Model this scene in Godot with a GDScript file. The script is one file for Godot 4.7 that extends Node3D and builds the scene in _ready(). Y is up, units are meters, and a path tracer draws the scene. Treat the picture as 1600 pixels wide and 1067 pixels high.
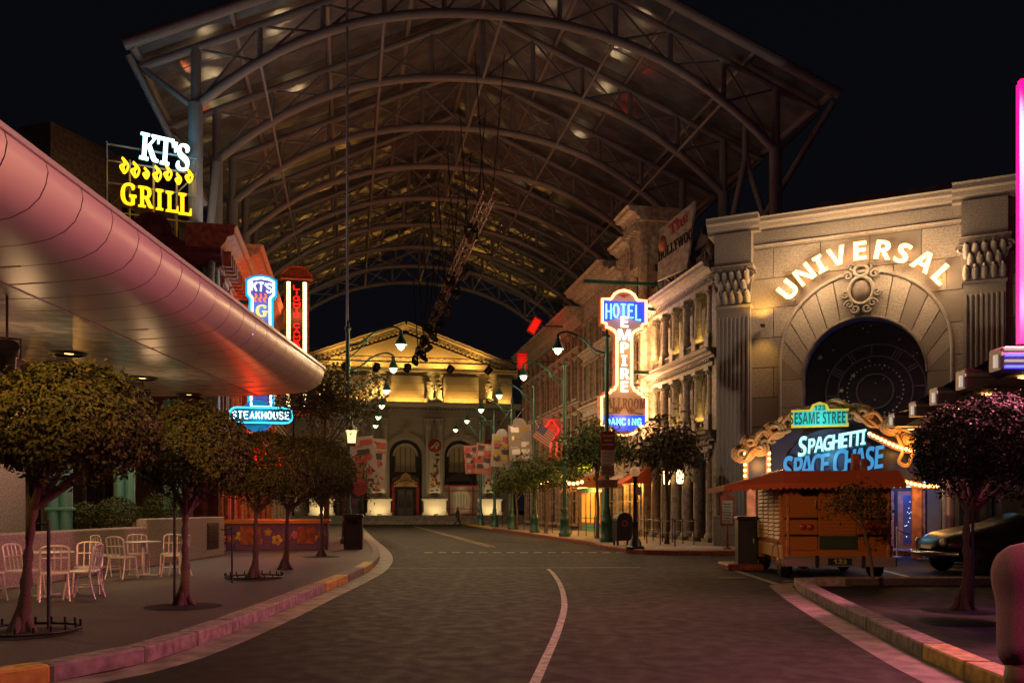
extends Node3D

# Street at night under a long steel canopy. World: camera at x 0, z 0, looking along -z; depth D means -z.
# The street runs off to the left of the camera axis; S(e, s, h) turns street co-ordinates into the world.
const TH := 0.18003
const F := 1400.0
const EYE := 1.6
const UP := Vector3.UP
var rng := RandomNumberGenerator.new()
var mats := {}
var tex := {}
var shared := {}


class B:
	var st := SurfaceTool.new()
	var x := Transform3D()
	func _init():
		st.begin(Mesh.PRIMITIVE_TRIANGLES)
	func v(p, n):
		st.set_normal((x.basis * n).normalized())
		st.add_vertex(x * p)
	func tri(a, b, c, na, nb, nc):
		var g = (b - a).cross(c - a) * signf(x.basis.determinant())
		if g.dot(na + nb + nc) > 0.0:
			v(a, na); v(c, nc); v(b, nb)
		else:
			v(a, na); v(b, nb); v(c, nc)
	func q(a, b, c, d, n):
		tri(a, b, c, n, n, n)
		tri(a, c, d, n, n, n)
	func qs(a, b, c, d, na, nb, nc, nd):
		tri(a, b, c, na, nb, nc)
		tri(a, c, d, na, nc, nd)
	func box(c: Vector3, s: Vector3):
		var h = s * 0.5
		for i in 3:
			for sg in [-1.0, 1.0]:
				var n = Vector3(); n[i] = sg
				var a = Vector3(); a[(i + 1) % 3] = h[(i + 1) % 3]
				var b = Vector3(); b[(i + 2) % 3] = h[(i + 2) % 3]
				var m = c + n * h[i]
				q(m - a - b, m + a - b, m + a + b, m - a + b, n)
		return self
	# box with chamfered vertical and top edges
	func cbox(c: Vector3, s: Vector3, r := 0.02):
		var h = s * 0.5
		var p = PackedVector2Array([Vector2(-h.x + r, -h.z), Vector2(h.x - r, -h.z), Vector2(h.x, -h.z + r), Vector2(h.x, h.z - r), Vector2(h.x - r, h.z), Vector2(-h.x + r, h.z), Vector2(-h.x, h.z - r), Vector2(-h.x, -h.z + r)])
		var rings = [[-h.y, 0.0], [h.y - r, 0.0], [h.y, r]]
		var k = p.size()
		for j in 2:
			for i in k:
				var a = p[i]; var b = p[(i + 1) % k]
				var s0 = 1.0; var a1 = a - a.normalized() * rings[j + 1][1]; var b1 = b - b.normalized() * rings[j + 1][1]
				var n2 = (b - a).orthogonal().normalized()
				if n2.dot(a + b) < 0: n2 = -n2
				var n = Vector3(n2.x, 0.0 if j == 0 else 0.8, n2.y).normalized()
				q(c + Vector3(a.x, rings[j][0], a.y), c + Vector3(b.x, rings[j][0], b.y), c + Vector3(b1.x, rings[j + 1][0], b1.y), c + Vector3(a1.x, rings[j + 1][0], a1.y), n)
		for i in range(1, k - 1):
			var a = p[0] - p[0].normalized() * r; var b = p[i] - p[i].normalized() * r; var d = p[i + 1] - p[i + 1].normalized() * r
			tri(c + Vector3(a.x, h.y, a.y), c + Vector3(b.x, h.y, b.y), c + Vector3(d.x, h.y, d.y), UP, UP, UP)
			tri(c + Vector3(p[0].x, -h.y, p[0].y), c + Vector3(p[i].x, -h.y, p[i].y), c + Vector3(p[i + 1].x, -h.y, p[i + 1].y), -UP, -UP, -UP)
		return self
	func tube(pts, r, n := 8, closed := false):
		var k = pts.size()
		var rings = []
		var prev = Vector3()
		for i in k:
			var t
			if closed:
				t = (pts[(i + 1) % k] - pts[(i - 1 + k) % k]).normalized()
			else:
				t = (pts[mini(i + 1, k - 1)] - pts[maxi(i - 1, 0)]).normalized()
			if prev == Vector3():
				prev = t.cross(Vector3(0.31, 0.2, 0.93) if absf(t.z) < 0.8 else Vector3(0.2, 0.93, 0.1)).normalized()
			prev = (prev - t * prev.dot(t)).normalized()
			var w = t.cross(prev)
			var rr = r[i] if r is Array else r
			var ring = []
			for j in n:
				var d = prev * cos(TAU * j / n) + w * sin(TAU * j / n)
				ring.append([pts[i] + d * rr, d])
			rings.append(ring)
		for i in (k if closed else k - 1):
			var a = rings[i]; var b = rings[(i + 1) % k]
			for j in n:
				var l = (j + 1) % n
				qs(a[j][0], a[l][0], b[l][0], b[j][0], a[j][1], a[l][1], b[l][1], b[j][1])
		if not closed:
			for e in [0, k - 1]:
				var t = (pts[0] - pts[1]).normalized() if e == 0 else (pts[k - 1] - pts[k - 2]).normalized()
				for j in range(1, n - 1):
					tri(rings[e][0][0], rings[e][j][0], rings[e][j + 1][0], t, t, t)
		return self
	func lathe(prof, n := 14, sharp := false, at := Vector3.ZERO):
		for i in prof.size() - 1:
			var a = prof[i]; var b = prof[i + 1]
			var d = (b - a)
			if d.length() < 1e-6: continue
			var na = Vector2(d.y, -d.x).normalized(); var nb = na
			if not sharp:
				if i > 0:
					var d0 = a - prof[i - 1]; var n0 = Vector2(d0.y, -d0.x).normalized()
					if n0.dot(na) > 0.5: na = (na + n0).normalized()
				if i < prof.size() - 2:
					var d1 = prof[i + 2] - b; var n1 = Vector2(d1.y, -d1.x).normalized()
					var base = Vector2(d.y, -d.x).normalized()
					if n1.dot(base) > 0.5: nb = (base + n1).normalized()
			for j in n:
				var c0 = Vector3(cos(TAU * j / n), 0, sin(TAU * j / n)); var c1 = Vector3(cos(TAU * (j + 1) / n), 0, sin(TAU * (j + 1) / n))
				qs(at + c0 * a.x + UP * a.y, at + c1 * a.x + UP * a.y, at + c1 * b.x + UP * b.y, at + c0 * b.x + UP * b.y, c0 * na.x + UP * na.y, c1 * na.x + UP * na.y, c1 * nb.x + UP * nb.y, c0 * nb.x + UP * nb.y)
		return self
	func sph(c, r, n := 10):
		var s = r if r is Vector3 else Vector3(r, r, r)
		for i in n / 2:
			for j in n:
				var ps = []
				for o in [[0, 0], [0, 1], [1, 1], [1, 0]]:
					var la = PI * (i + o[0]) / (n / 2); var lo = TAU * (j + o[1]) / n
					ps.append(Vector3(sin(la) * cos(lo), cos(la), sin(la) * sin(lo)))
				qs(c + ps[0] * s, c + ps[1] * s, c + ps[2] * s, c + ps[3] * s, ps[0], ps[1], ps[2], ps[3])
		return self
	func prism(poly, z0, z1):
		var k = poly.size()
		if k < 3: return self
		var cw = Geometry2D.is_polygon_clockwise(poly)
		for i in k:
			var a = poly[i]; var b = poly[(i + 1) % k]
			var d = b - a
			var n = Vector3(d.y, -d.x, 0).normalized()
			if cw: n = -n
			q(Vector3(a.x, a.y, z0), Vector3(b.x, b.y, z0), Vector3(b.x, b.y, z1), Vector3(a.x, a.y, z1), n)
		var t = Geometry2D.triangulate_polygon(poly)
		for i in range(0, t.size(), 3):
			for z in [z0, z1]:
				var n = Vector3(0, 0, -1 if z == minf(z0, z1) else 1)
				tri(Vector3(poly[t[i]].x, poly[t[i]].y, z), Vector3(poly[t[i + 1]].x, poly[t[i + 1]].y, z), Vector3(poly[t[i + 2]].x, poly[t[i + 2]].y, z), n, n, n)
		return self
	# moulding: profile (out, up) carried along x from x0 to x1, ends closed; out is +z
	func mould(prof, x0, x1, y, z, back := 0.0):
		var poly = PackedVector2Array()
		for p in prof: poly.append(p)
		poly.append(Vector2(-back, prof[-1].y)); poly.append(Vector2(-back, prof[0].y))
		var keep = x
		x = x * Transform3D(Basis(Vector3(0, 0, 1), Vector3(0, 1, 0), Vector3(1, 0, 0)), Vector3(0, y, z))
		prism(poly, x0, x1)
		x = keep
		return self
	func done():
		return st.commit()


func lin(r, g, b, a := 1.0):
	var c = Color(r, g, b).linear_to_srgb()
	c.a = a
	return c

func noise_tex(freq, lo, hi, oct := 4, size := 512, kind := FastNoiseLite.TYPE_SIMPLEX_SMOOTH, mid := 0.5):
	var n = FastNoiseLite.new()
	n.seed = 7 + tex.size(); n.frequency = freq; n.noise_type = kind; n.fractal_octaves = oct
	var t = NoiseTexture2D.new()
	t.width = size; t.height = size; t.seamless = true; t.noise = n
	var g = Gradient.new()
	g.set_color(0, Color(lo, lo, lo)); g.set_color(1, Color(hi, hi, hi)); g.set_offset(0, mid - 0.32); g.set_offset(1, mid + 0.32)
	t.color_ramp = g
	return t

func mat(key, col, rough := 0.8, metal := 0.0, t := "grain", scale := 0.6, bump := 0.0, bt := ""):
	if mats.has(key): return mats[key]
	var m = StandardMaterial3D.new()
	m.resource_name = key
	m.albedo_color = col; m.roughness = rough; m.metallic = metal
	if t != "":
		m.albedo_texture = tex[t]
		m.uv1_triplanar = true; m.uv1_world_triplanar = true; m.uv1_scale = Vector3.ONE * scale
	if bump > 0.0:
		m.heightmap_enabled = true
		m.heightmap_texture = tex[bt if bt != "" else t]; m.heightmap_scale = bump
	mats[key] = m
	return m

func em(key, col, energy, base := Color(0.1, 0.1, 0.1)):
	if mats.has(key): return mats[key]
	var m = StandardMaterial3D.new()
	m.resource_name = key
	m.albedo_color = base; m.roughness = 0.4
	m.emission_enabled = true; m.emission = col; m.emission_energy_multiplier = energy
	mats[key] = m
	return m

func glass(key, col, alpha):
	if mats.has(key): return mats[key]
	var m = StandardMaterial3D.new()
	m.resource_name = key
	m.transparency = BaseMaterial3D.TRANSPARENCY_ALPHA
	m.albedo_color = Color(col.r, col.g, col.b, alpha); m.roughness = 0.05
	mats[key] = m
	return m

func P(px, py, D): return Vector3((px - 800.0) / F * D, EYE + (795.0 - py) / F * D, -D)
func S(e, s, h := 0.0): return Vector3(e * cos(TH) - s * sin(TH), h, -(e * sin(TH) + s * cos(TH)))

func tag(o, label, category = "", group = "", kind = ""):
	if label != "": o.set_meta("label", label)
	if category != "": o.set_meta("category", category)
	if group != "": o.set_meta("group", group)
	if kind != "": o.set_meta("kind", kind)
	return o

var taken := {}
func fresh(called):
	if not taken.has(called):
		taken[called] = 0
		return called
	taken[called] += 1
	return "%s_%03d" % [called, taken[called]]

func thing(called, label, category, at := Vector3.ZERO, turn := 0.0, group := ""):
	var o = Node3D.new()
	o.name = fresh(called)
	add_child(o)
	o.position = at; o.rotation.y = turn
	return tag(o, label, category, group)

# part: a mesh of its own under a thing, a part or (structure) the root
func part(parent, called, mesh, m, xf := Transform3D()):
	var o = MeshInstance3D.new()
	o.mesh = mesh.done() if mesh is B else mesh
	o.material_override = m
	if parent == self:
		o.name = fresh(called)
	else:
		var key = "n_" + called
		var k = parent.get_meta(key, 0) if parent.has_meta(key) else 0
		o.name = called if k == 0 else "%s_%03d" % [called, k]
		parent.set_meta(key, k + 1)
	parent.add_child(o)
	o.transform = xf
	return o

func struct(called, mesh, m, xf := Transform3D()):
	var o = part(self, called, mesh, m, xf)
	o.set_meta("kind", "structure")
	return o

func copy_of(o, label, at, turn := 0.0):
	var base = str(o.name)
	var c = o.duplicate()
	while base.length() > 4 and base[-4] == "_" and base.right(3).is_valid_int(): base = base.left(base.length() - 4)
	c.name = fresh(base)
	add_child(c)
	c.position = at; c.rotation.y = turn
	c.set_meta("label", label)
	return c

func at(p, turn := 0.0, sc := Vector3.ONE): return Transform3D(Basis(UP, turn).scaled_local(sc), p)

func omni(parent, p, col, energy, size := 0.1, rng_ := 60.0):
	var l = OmniLight3D.new()
	l.name = "lamp_light"
	l.light_color = col; l.light_energy = energy; l.light_size = size; l.omni_range = rng_; l.omni_attenuation = 2.0; l.shadow_enabled = true
	parent.add_child(l, true)
	l.position = p
	return l

func spot(parent, p, to, col, energy, angle := 45.0, size := 0.1):
	var l = SpotLight3D.new()
	l.name = "spot_light"
	l.light_color = col; l.light_energy = energy; l.light_size = size; l.spot_range = 90.0; l.spot_attenuation = 2.0; l.spot_angle = angle; l.spot_angle_attenuation = 0.8; l.shadow_enabled = true
	parent.add_child(l, true)
	var up = UP if absf((to - p).normalized().y) < 0.98 else Vector3.RIGHT
	l.transform = Transform3D(Basis.looking_at(to - p, up), p)
	return l

func area(parent, p, to, col, energy, w, h):
	var l = AreaLight3D.new()
	l.name = "area_light"
	l.light_color = col; l.light_energy = energy; l.area_size = Vector2(w, h); l.shadow_enabled = true
	l.set("area_range", 90.0)
	l.set("area_normalize_energy", true)
	parent.add_child(l, true)
	var up = UP if absf((to - p).normalized().y) < 0.98 else Vector3.RIGHT
	l.transform = Transform3D(Basis.looking_at(to - p, up), p)
	return l

func bx(c, s): return B.new().box(c, s)

func v2(flat):
	var o = PackedVector2Array()
	for i in range(0, flat.size(), 2): o.append(Vector2(flat[i], flat[i + 1]))
	return o

func smooth(pts, n := 6):
	var o = []
	for i in pts.size() - 1:
		var a = pts[maxi(i - 1, 0)]; var b = pts[i]; var c = pts[i + 1]; var d = pts[mini(i + 2, pts.size() - 1)]
		for k in n:
			var t = float(k) / n
			o.append(0.5 * ((2.0 * b) + (c - a) * t + (2.0 * a - 5.0 * b + 4.0 * c - d) * t * t + (3.0 * b - a - 3.0 * c + d) * t * t * t))
	o.append(pts[-1])
	return o

# resample a 2-D or 3-D line at even steps
func even(pts, step):
	var o = [pts[0]]
	var left = step
	for i in pts.size() - 1:
		var a = pts[i]; var b = pts[i + 1]
		var l = (b - a).length()
		var d = left
		while d <= l:
			o.append(a.lerp(b, d / l))
			d += step
		left = d - l
	return o

func flat(poly, y, thick := 0.0):
	# horizontal sheet or slab from a polygon of (x, D)
	var b = B.new()
	if thick > 0.0:
		b.x = Transform3D(Basis(Vector3(1, 0, 0), Vector3(0, 0, -1), Vector3(0, 1, 0)), Vector3(0, y - thick, 0))
		b.prism(poly, 0.0, thick)
	else:
		var t = Geometry2D.triangulate_polygon(poly)
		for i in range(0, t.size(), 3):
			var c = []
			for k in 3: c.append(Vector3(poly[t[i + k]].x, y, -poly[t[i + k]].y))
			b.tri(c[0], c[1], c[2], UP, UP, UP)
	return b

const GLYPH := {
	"A": [[0, 0, .5, 1, 1, 0], [.2, .38, .8, .38]], "B": [[0, .53, .7, .53, .95, .66, .95, .86, .7, 1, 0, 1, 0, 0, .75, 0, 1, .15, 1, .38, .7, .53]],
	"C": [[1, .8, .8, 1, .25, 1, 0, .75, 0, .25, .25, 0, .8, 0, 1, .2]], "D": [[0, 0, 0, 1, .6, 1, 1, .7, 1, .3, .6, 0, 0, 0]], "E": [[1, 1, 0, 1, 0, 0, 1, 0], [0, .52, .8, .52]],
	"G": [[1, .8, .8, 1, .25, 1, 0, .75, 0, .25, .25, 0, .8, 0, 1, .2, 1, .48, .6, .48]], "H": [[0, 0, 0, 1], [1, 0, 1, 1], [0, .5, 1, .5]], "I": [[.5, 0, .5, 1]],
	"K": [[0, 0, 0, 1], [1, 1, .05, .42], [.4, .62, 1, 0]], "L": [[0, 1, 0, 0, 1, 0]], "M": [[0, 0, 0, 1, .5, .35, 1, 1, 1, 0]], "N": [[0, 0, 0, 1, 1, 0, 1, 1]],
	"O": [[.3, 0, 0, .3, 0, .7, .3, 1, .7, 1, 1, .7, 1, .3, .7, 0, .3, 0]], "P": [[0, 0, 0, 1, .7, 1, 1, .85, 1, .6, .7, .45, 0, .45]], "R": [[0, 0, 0, 1, .7, 1, 1, .85, 1, .6, .7, .45, 0, .45], [.55, .45, 1, 0]],
	"S": [[1, .82, .75, 1, .25, 1, 0, .8, .05, .62, .3, .53, .7, .47, .95, .38, 1, .2, .75, 0, .25, 0, 0, .18]], "T": [[0, 1, 1, 1], [.5, 1, .5, 0]], "U": [[0, 1, 0, .25, .25, 0, .75, 0, 1, .25, 1, 1]], "'": [[.5, 1, .4, .72]],
}

func strokes(ch, w, h):
	var o = []
	for g in GLYPH[ch]:
		var l = PackedVector2Array()
		for i in range(0, g.size(), 2): l.append(Vector2(g[i] * w, g[i + 1] * h))
		o.append(l)
	return o

# one letter as neon: single tube, or the outline of a fat letter
func neon(ch, w, h, r, fat := 0.0, rn := 6):
	var key = "neon%s%.3f%.3f%.3f%.3f" % [ch, w, h, r, fat]
	if shared.has(key): return shared[key]
	var b = B.new()
	if fat > 0.0:
		var polys = []
		for l in strokes(ch, w, h):
			for p in Geometry2D.offset_polyline(l, fat, Geometry2D.JOIN_MITER, Geometry2D.END_SQUARE):
				polys.append(p)
		var acc = [polys[0]]
		for i in range(1, polys.size()):
			acc = Geometry2D.merge_polygons(acc[0], polys[i]) + acc.slice(1)
		for p in acc:
			var pts = []
			for q in p: pts.append(Vector3(q.x, q.y, 0))
			b.tube(pts, r, rn, true)
	else:
		for l in strokes(ch, w, h):
			var pts = []
			for q in l: pts.append(Vector3(q.x, q.y, 0))
			b.tube(pts, r, rn)
	shared[key] = b.done()
	return shared[key]

func text_mesh(s, size_m, depth, serif := false, bold := true):
	var key = "t" + s + str(size_m) + str(depth) + str(serif) + str(bold)
	if shared.has(key): return shared[key]
	var f = SystemFont.new()
	f.font_names = PackedStringArray(["Droid Serif" if serif else "Droid Sans"])
	f.font_weight = 700 if bold else 400
	var t = TextMesh.new()
	t.font = f; t.text = s; t.font_size = 64; t.pixel_size = size_m / 46.0; t.depth = depth; t.curve_step = 3.0
	shared[key] = t
	return t

# unit cylinder between two points, as a part
func rod(parent, called, a, b, r, m, n := 8):
	var key = "rod%d" % n
	if not shared.has(key):
		shared[key] = B.new().tube([Vector3(0, -0.5, 0), Vector3(0, 0.5, 0)], 1.0, n).done()
	var d = b - a
	var y = d.normalized()
	var xx = y.cross(Vector3(0.3, 0.1, 0.95) if absf(y.z) < 0.85 else Vector3(0.1, 0.95, 0.2)).normalized()
	return part(parent, called, shared[key], m, Transform3D(Basis(xx * r, d, xx.cross(y) * r), (a + b) * 0.5))

func circle(c, r, n := 20, a0 := 0.0, a1 := TAU):
	var o = PackedVector2Array()
	for i in n + (0 if absf(a1 - a0 - TAU) < 0.01 else 1):
		var a = a0 + (a1 - a0) * i / n
		o.append(c + Vector2(cos(a), sin(a)) * r)
	return o

func many(parent, called, mesh, m, xfs, cols = null):
	var mm = MultiMesh.new()
	mm.transform_format = MultiMesh.TRANSFORM_3D
	mm.use_colors = cols != null
	mm.mesh = mesh
	mm.instance_count = xfs.size()
	for i in xfs.size():
		mm.set_instance_transform(i, xfs[i])
		if cols != null: mm.set_instance_color(i, cols[i])
	var o = MultiMeshInstance3D.new()
	o.multimesh = mm
	o.material_override = m
	o.name = called
	parent.add_child(o, true)
	o.set_meta("kind", "stuff")
	return o

func leaf_mesh(l, w):
	var key = "leaf%.3f%.3f" % [l, w]
	if shared.has(key): return shared[key]
	var st = SurfaceTool.new()
	st.begin(Mesh.PRIMITIVE_TRIANGLES)
	var r = [Vector3(0, 0, 0), Vector3(0, 0.02 * l, l * 0.55), Vector3(0, -0.08 * l, l)]
	for s in [-1.0, 1.0]:
		var e = Vector3(s * w * 0.5, 0.22 * w, l * 0.45)
		for t in [[r[0], e, r[1]], [r[1], e, r[2]]]:
			var n = (t[1] - t[0]).cross(t[2] - t[0]).normalized()
			if n.y < 0: n = -n
			for k in (t if (t[1] - t[0]).cross(t[2] - t[0]).dot(n) < 0 else [t[0], t[2], t[1]]):
				st.set_normal(n); st.add_vertex(k)
	shared[key] = st.commit()
	return shared[key]

func leaf_mat():
	if mats.has("leaf"): return mats.leaf
	var m = StandardMaterial3D.new()
	m.resource_name = "leaf"; m.vertex_color_use_as_albedo = true; m.roughness = 0.55; m.metallic_specular = 0.35; m.albedo_color = Color.WHITE
	m.backlight_enabled = true; m.backlight = Color(0.25, 0.3, 0.1)
	mats.leaf = m
	return m

# leaves over an uneven closed crown: ellipsoid radii r, flat-ish underside
func crown(parent, called, c, r, n, l, w, hue, seed_, loose := 0.12, lumps := 0.12):
	rng.seed = seed_
	var ns = FastNoiseLite.new()
	ns.seed = seed_; ns.frequency = 1.0
	var xf = []
	var cols = []
	for i in n:
		var d = Vector3(rng.randfn(), rng.randfn(), rng.randfn()).normalized()
		if d.y < -0.55: d.y = -0.55 * rng.randf(); d = d.normalized()
		var bump = 1.0 + lumps * 2.0 * ns.get_noise_3dv(d * 1.6 + Vector3(seed_ % 17, 0, 0)) + lumps * ns.get_noise_3dv(d * 4.5)
		var deep = 1.0 - absf(rng.randfn()) * loose
		if rng.randf() < 0.07: deep = 1.0 + rng.randf() * 0.13
		var p = c + d * r * bump * deep
		var out = (d / r).normalized()
		var face = (out * 0.9 + Vector3(rng.randfn(), rng.randfn() + 0.4, rng.randfn()) * 0.42).normalized()
		var along = (face.cross(Vector3(rng.randfn(), rng.randfn(), rng.randfn()))).normalized()
		along = (along + out * 0.35 - UP * 0.15).normalized()
		var xx = face.cross(along).normalized()
		var k = rng.randf_range(0.7, 1.2)
		xf.append(Transform3D(Basis(xx, along.cross(xx), along) * k, p))
		var t = rng.randf()
		var cc = hue * (0.65 + 0.7 * t)
		if rng.randf() < 0.12: cc = Color(cc.r * 1.7, cc.g * 1.35, cc.b)
		cc.a = 1.0
		cols.append(cc)
	return many(parent, called, leaf_mesh(l, w), leaf_mat(), xf, cols)

# smooth-joined bones meshed by surface nets: bones = [[a, b, ra, rb], ...]
func flesh(bones, cell, k := 0.04):
	var lo = Vector3(1e9, 1e9, 1e9); var hi = -lo
	for b in bones:
		var rr = maxf(b[2], b[3]) + k + cell * 2.0
		for p in [b[0], b[1]]:
			lo = lo.min(p - Vector3(rr, rr, rr)); hi = hi.max(p + Vector3(rr, rr, rr))
	var n = Vector3i(((hi - lo) / cell).ceil()) + Vector3i.ONE
	var val = PackedFloat32Array()
	val.resize(n.x * n.y * n.z); val.fill(1.0)
	for b in bones:
		var rr = maxf(b[2], b[3]) + k + cell * 2.0
		var l3 = Vector3i(((b[0].min(b[1]) - Vector3(rr, rr, rr) - lo) / cell).floor()).max(Vector3i.ZERO)
		var h3 = Vector3i(((b[0].max(b[1]) + Vector3(rr, rr, rr) - lo) / cell).ceil()).min(n - Vector3i.ONE)
		var ab = b[1] - b[0]
		var ll = maxf(ab.length_squared(), 1e-9)
		for z in range(l3.z, h3.z + 1):
			for y in range(l3.y, h3.y + 1):
				var row = (z * n.y + y) * n.x
				for x in range(l3.x, h3.x + 1):
					var p = lo + Vector3(x, y, z) * cell
					var t = clampf((p - b[0]).dot(ab) / ll, 0.0, 1.0)
					var d = (p - b[0] - ab * t).length() - lerpf(b[2], b[3], t)
					var o = val[row + x]
					var hh = maxf(k - absf(d - o), 0.0) / k
					val[row + x] = minf(d, o) - hh * hh * k * 0.25
	var idx = {}
	var vs = []
	var ns = []
	for z in n.z - 1:
		for y in n.y - 1:
			for x in n.x - 1:
				var base = (z * n.y + y) * n.x + x
				var cs = [base, base + 1, base + n.x, base + n.x + 1, base + n.x * n.y, base + n.x * n.y + 1, base + n.x * n.y + n.x, base + n.x * n.y + n.x + 1]
				var inside = 0
				for c in cs:
					if val[c] < 0.0: inside += 1
				if inside == 0 or inside == 8: continue
				var sum = Vector3(); var cnt = 0
				for e in [[0, 1], [2, 3], [4, 5], [6, 7], [0, 2], [1, 3], [4, 6], [5, 7], [0, 4], [1, 5], [2, 6], [3, 7]]:
					var a = val[cs[e[0]]]; var c = val[cs[e[1]]]
					if (a < 0.0) != (c < 0.0):
						var t = a / (a - c)
						var pa = Vector3(e[0] & 1, (e[0] >> 1) & 1, e[0] >> 2); var pb = Vector3(e[1] & 1, (e[1] >> 1) & 1, e[1] >> 2)
						sum += pa.lerp(pb, t); cnt += 1
				idx[base] = vs.size()
				vs.append(lo + (Vector3(x, y, z) + sum / cnt) * cell)
				ns.append(Vector3(val[cs[1]] + val[cs[3]] + val[cs[5]] + val[cs[7]] - val[cs[0]] - val[cs[2]] - val[cs[4]] - val[cs[6]], val[cs[2]] + val[cs[3]] + val[cs[6]] + val[cs[7]] - val[cs[0]] - val[cs[1]] - val[cs[4]] - val[cs[5]], val[cs[4]] + val[cs[5]] + val[cs[6]] + val[cs[7]] - val[cs[0]] - val[cs[1]] - val[cs[2]] - val[cs[3]]).normalized())
	var out = B.new()
	var step = [1, n.x, n.x * n.y]
	for base in idx:
		for ax in 3:
			var a = val[base]; var c = val[base + step[ax]]
			if (a < 0.0) == (c < 0.0): continue
			var u = step[(ax + 1) % 3]; var w = step[(ax + 2) % 3]
			if not (idx.has(base - u) and idx.has(base - w) and idx.has(base - u - w)): continue
			var i0 = idx[base]; var i1 = idx[base - u]; var i2 = idx[base - u - w]; var i3 = idx[base - w]
			out.qs(vs[i0], vs[i1], vs[i2], vs[i3], ns[i0], ns[i1], ns[i2], ns[i3])
	return out


func _ready():
	var cam = Camera3D.new()
	cam.name = "camera"
	add_child(cam)
	cam.position = Vector3(0, EYE, 0)
	cam.projection = Camera3D.PROJECTION_FRUSTUM
	cam.near = 0.1; cam.far = 900.0
	cam.size = 2.0 * 0.1 * 533.5 / F
	cam.frustum_offset = Vector2(0, 0.1 * 261.5 / F)
	cam.current = true
	var env = Environment.new()
	env.background_mode = Environment.BG_SKY
	var sm = ProceduralSkyMaterial.new()
	sm.sky_top_color = Color(0.02, 0.022, 0.036); sm.sky_horizon_color = Color(0.042, 0.036, 0.045); sm.sky_curve = 0.12
	sm.ground_bottom_color = Color(0.02, 0.02, 0.03); sm.ground_horizon_color = Color(0.045, 0.04, 0.06)
	var sky = Sky.new()
	sky.sky_material = sm
	env.sky = sky
	env.background_energy_multiplier = 1.0
	env.tonemap_mode = Environment.TONE_MAPPER_LINEAR
	env.tonemap_exposure = 1.4
	env.sdfgi_enabled = true; env.ssao_enabled = true; env.ssil_enabled = true
	var we = WorldEnvironment.new()
	we.name = "world_environment"
	we.environment = env
	add_child(we)
	textures()
	setting()
	big_roof()
	library()
	column_building()
	right_street()
	gate_building()
	left_street()
	swoop()
	terrace()
	blade_signs()
	roof_sign()
	noodle_marquee()
	diner()
	snack_van()
	street_lamps()
	trees()
	right_props()
	left_props()
	people()

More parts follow.
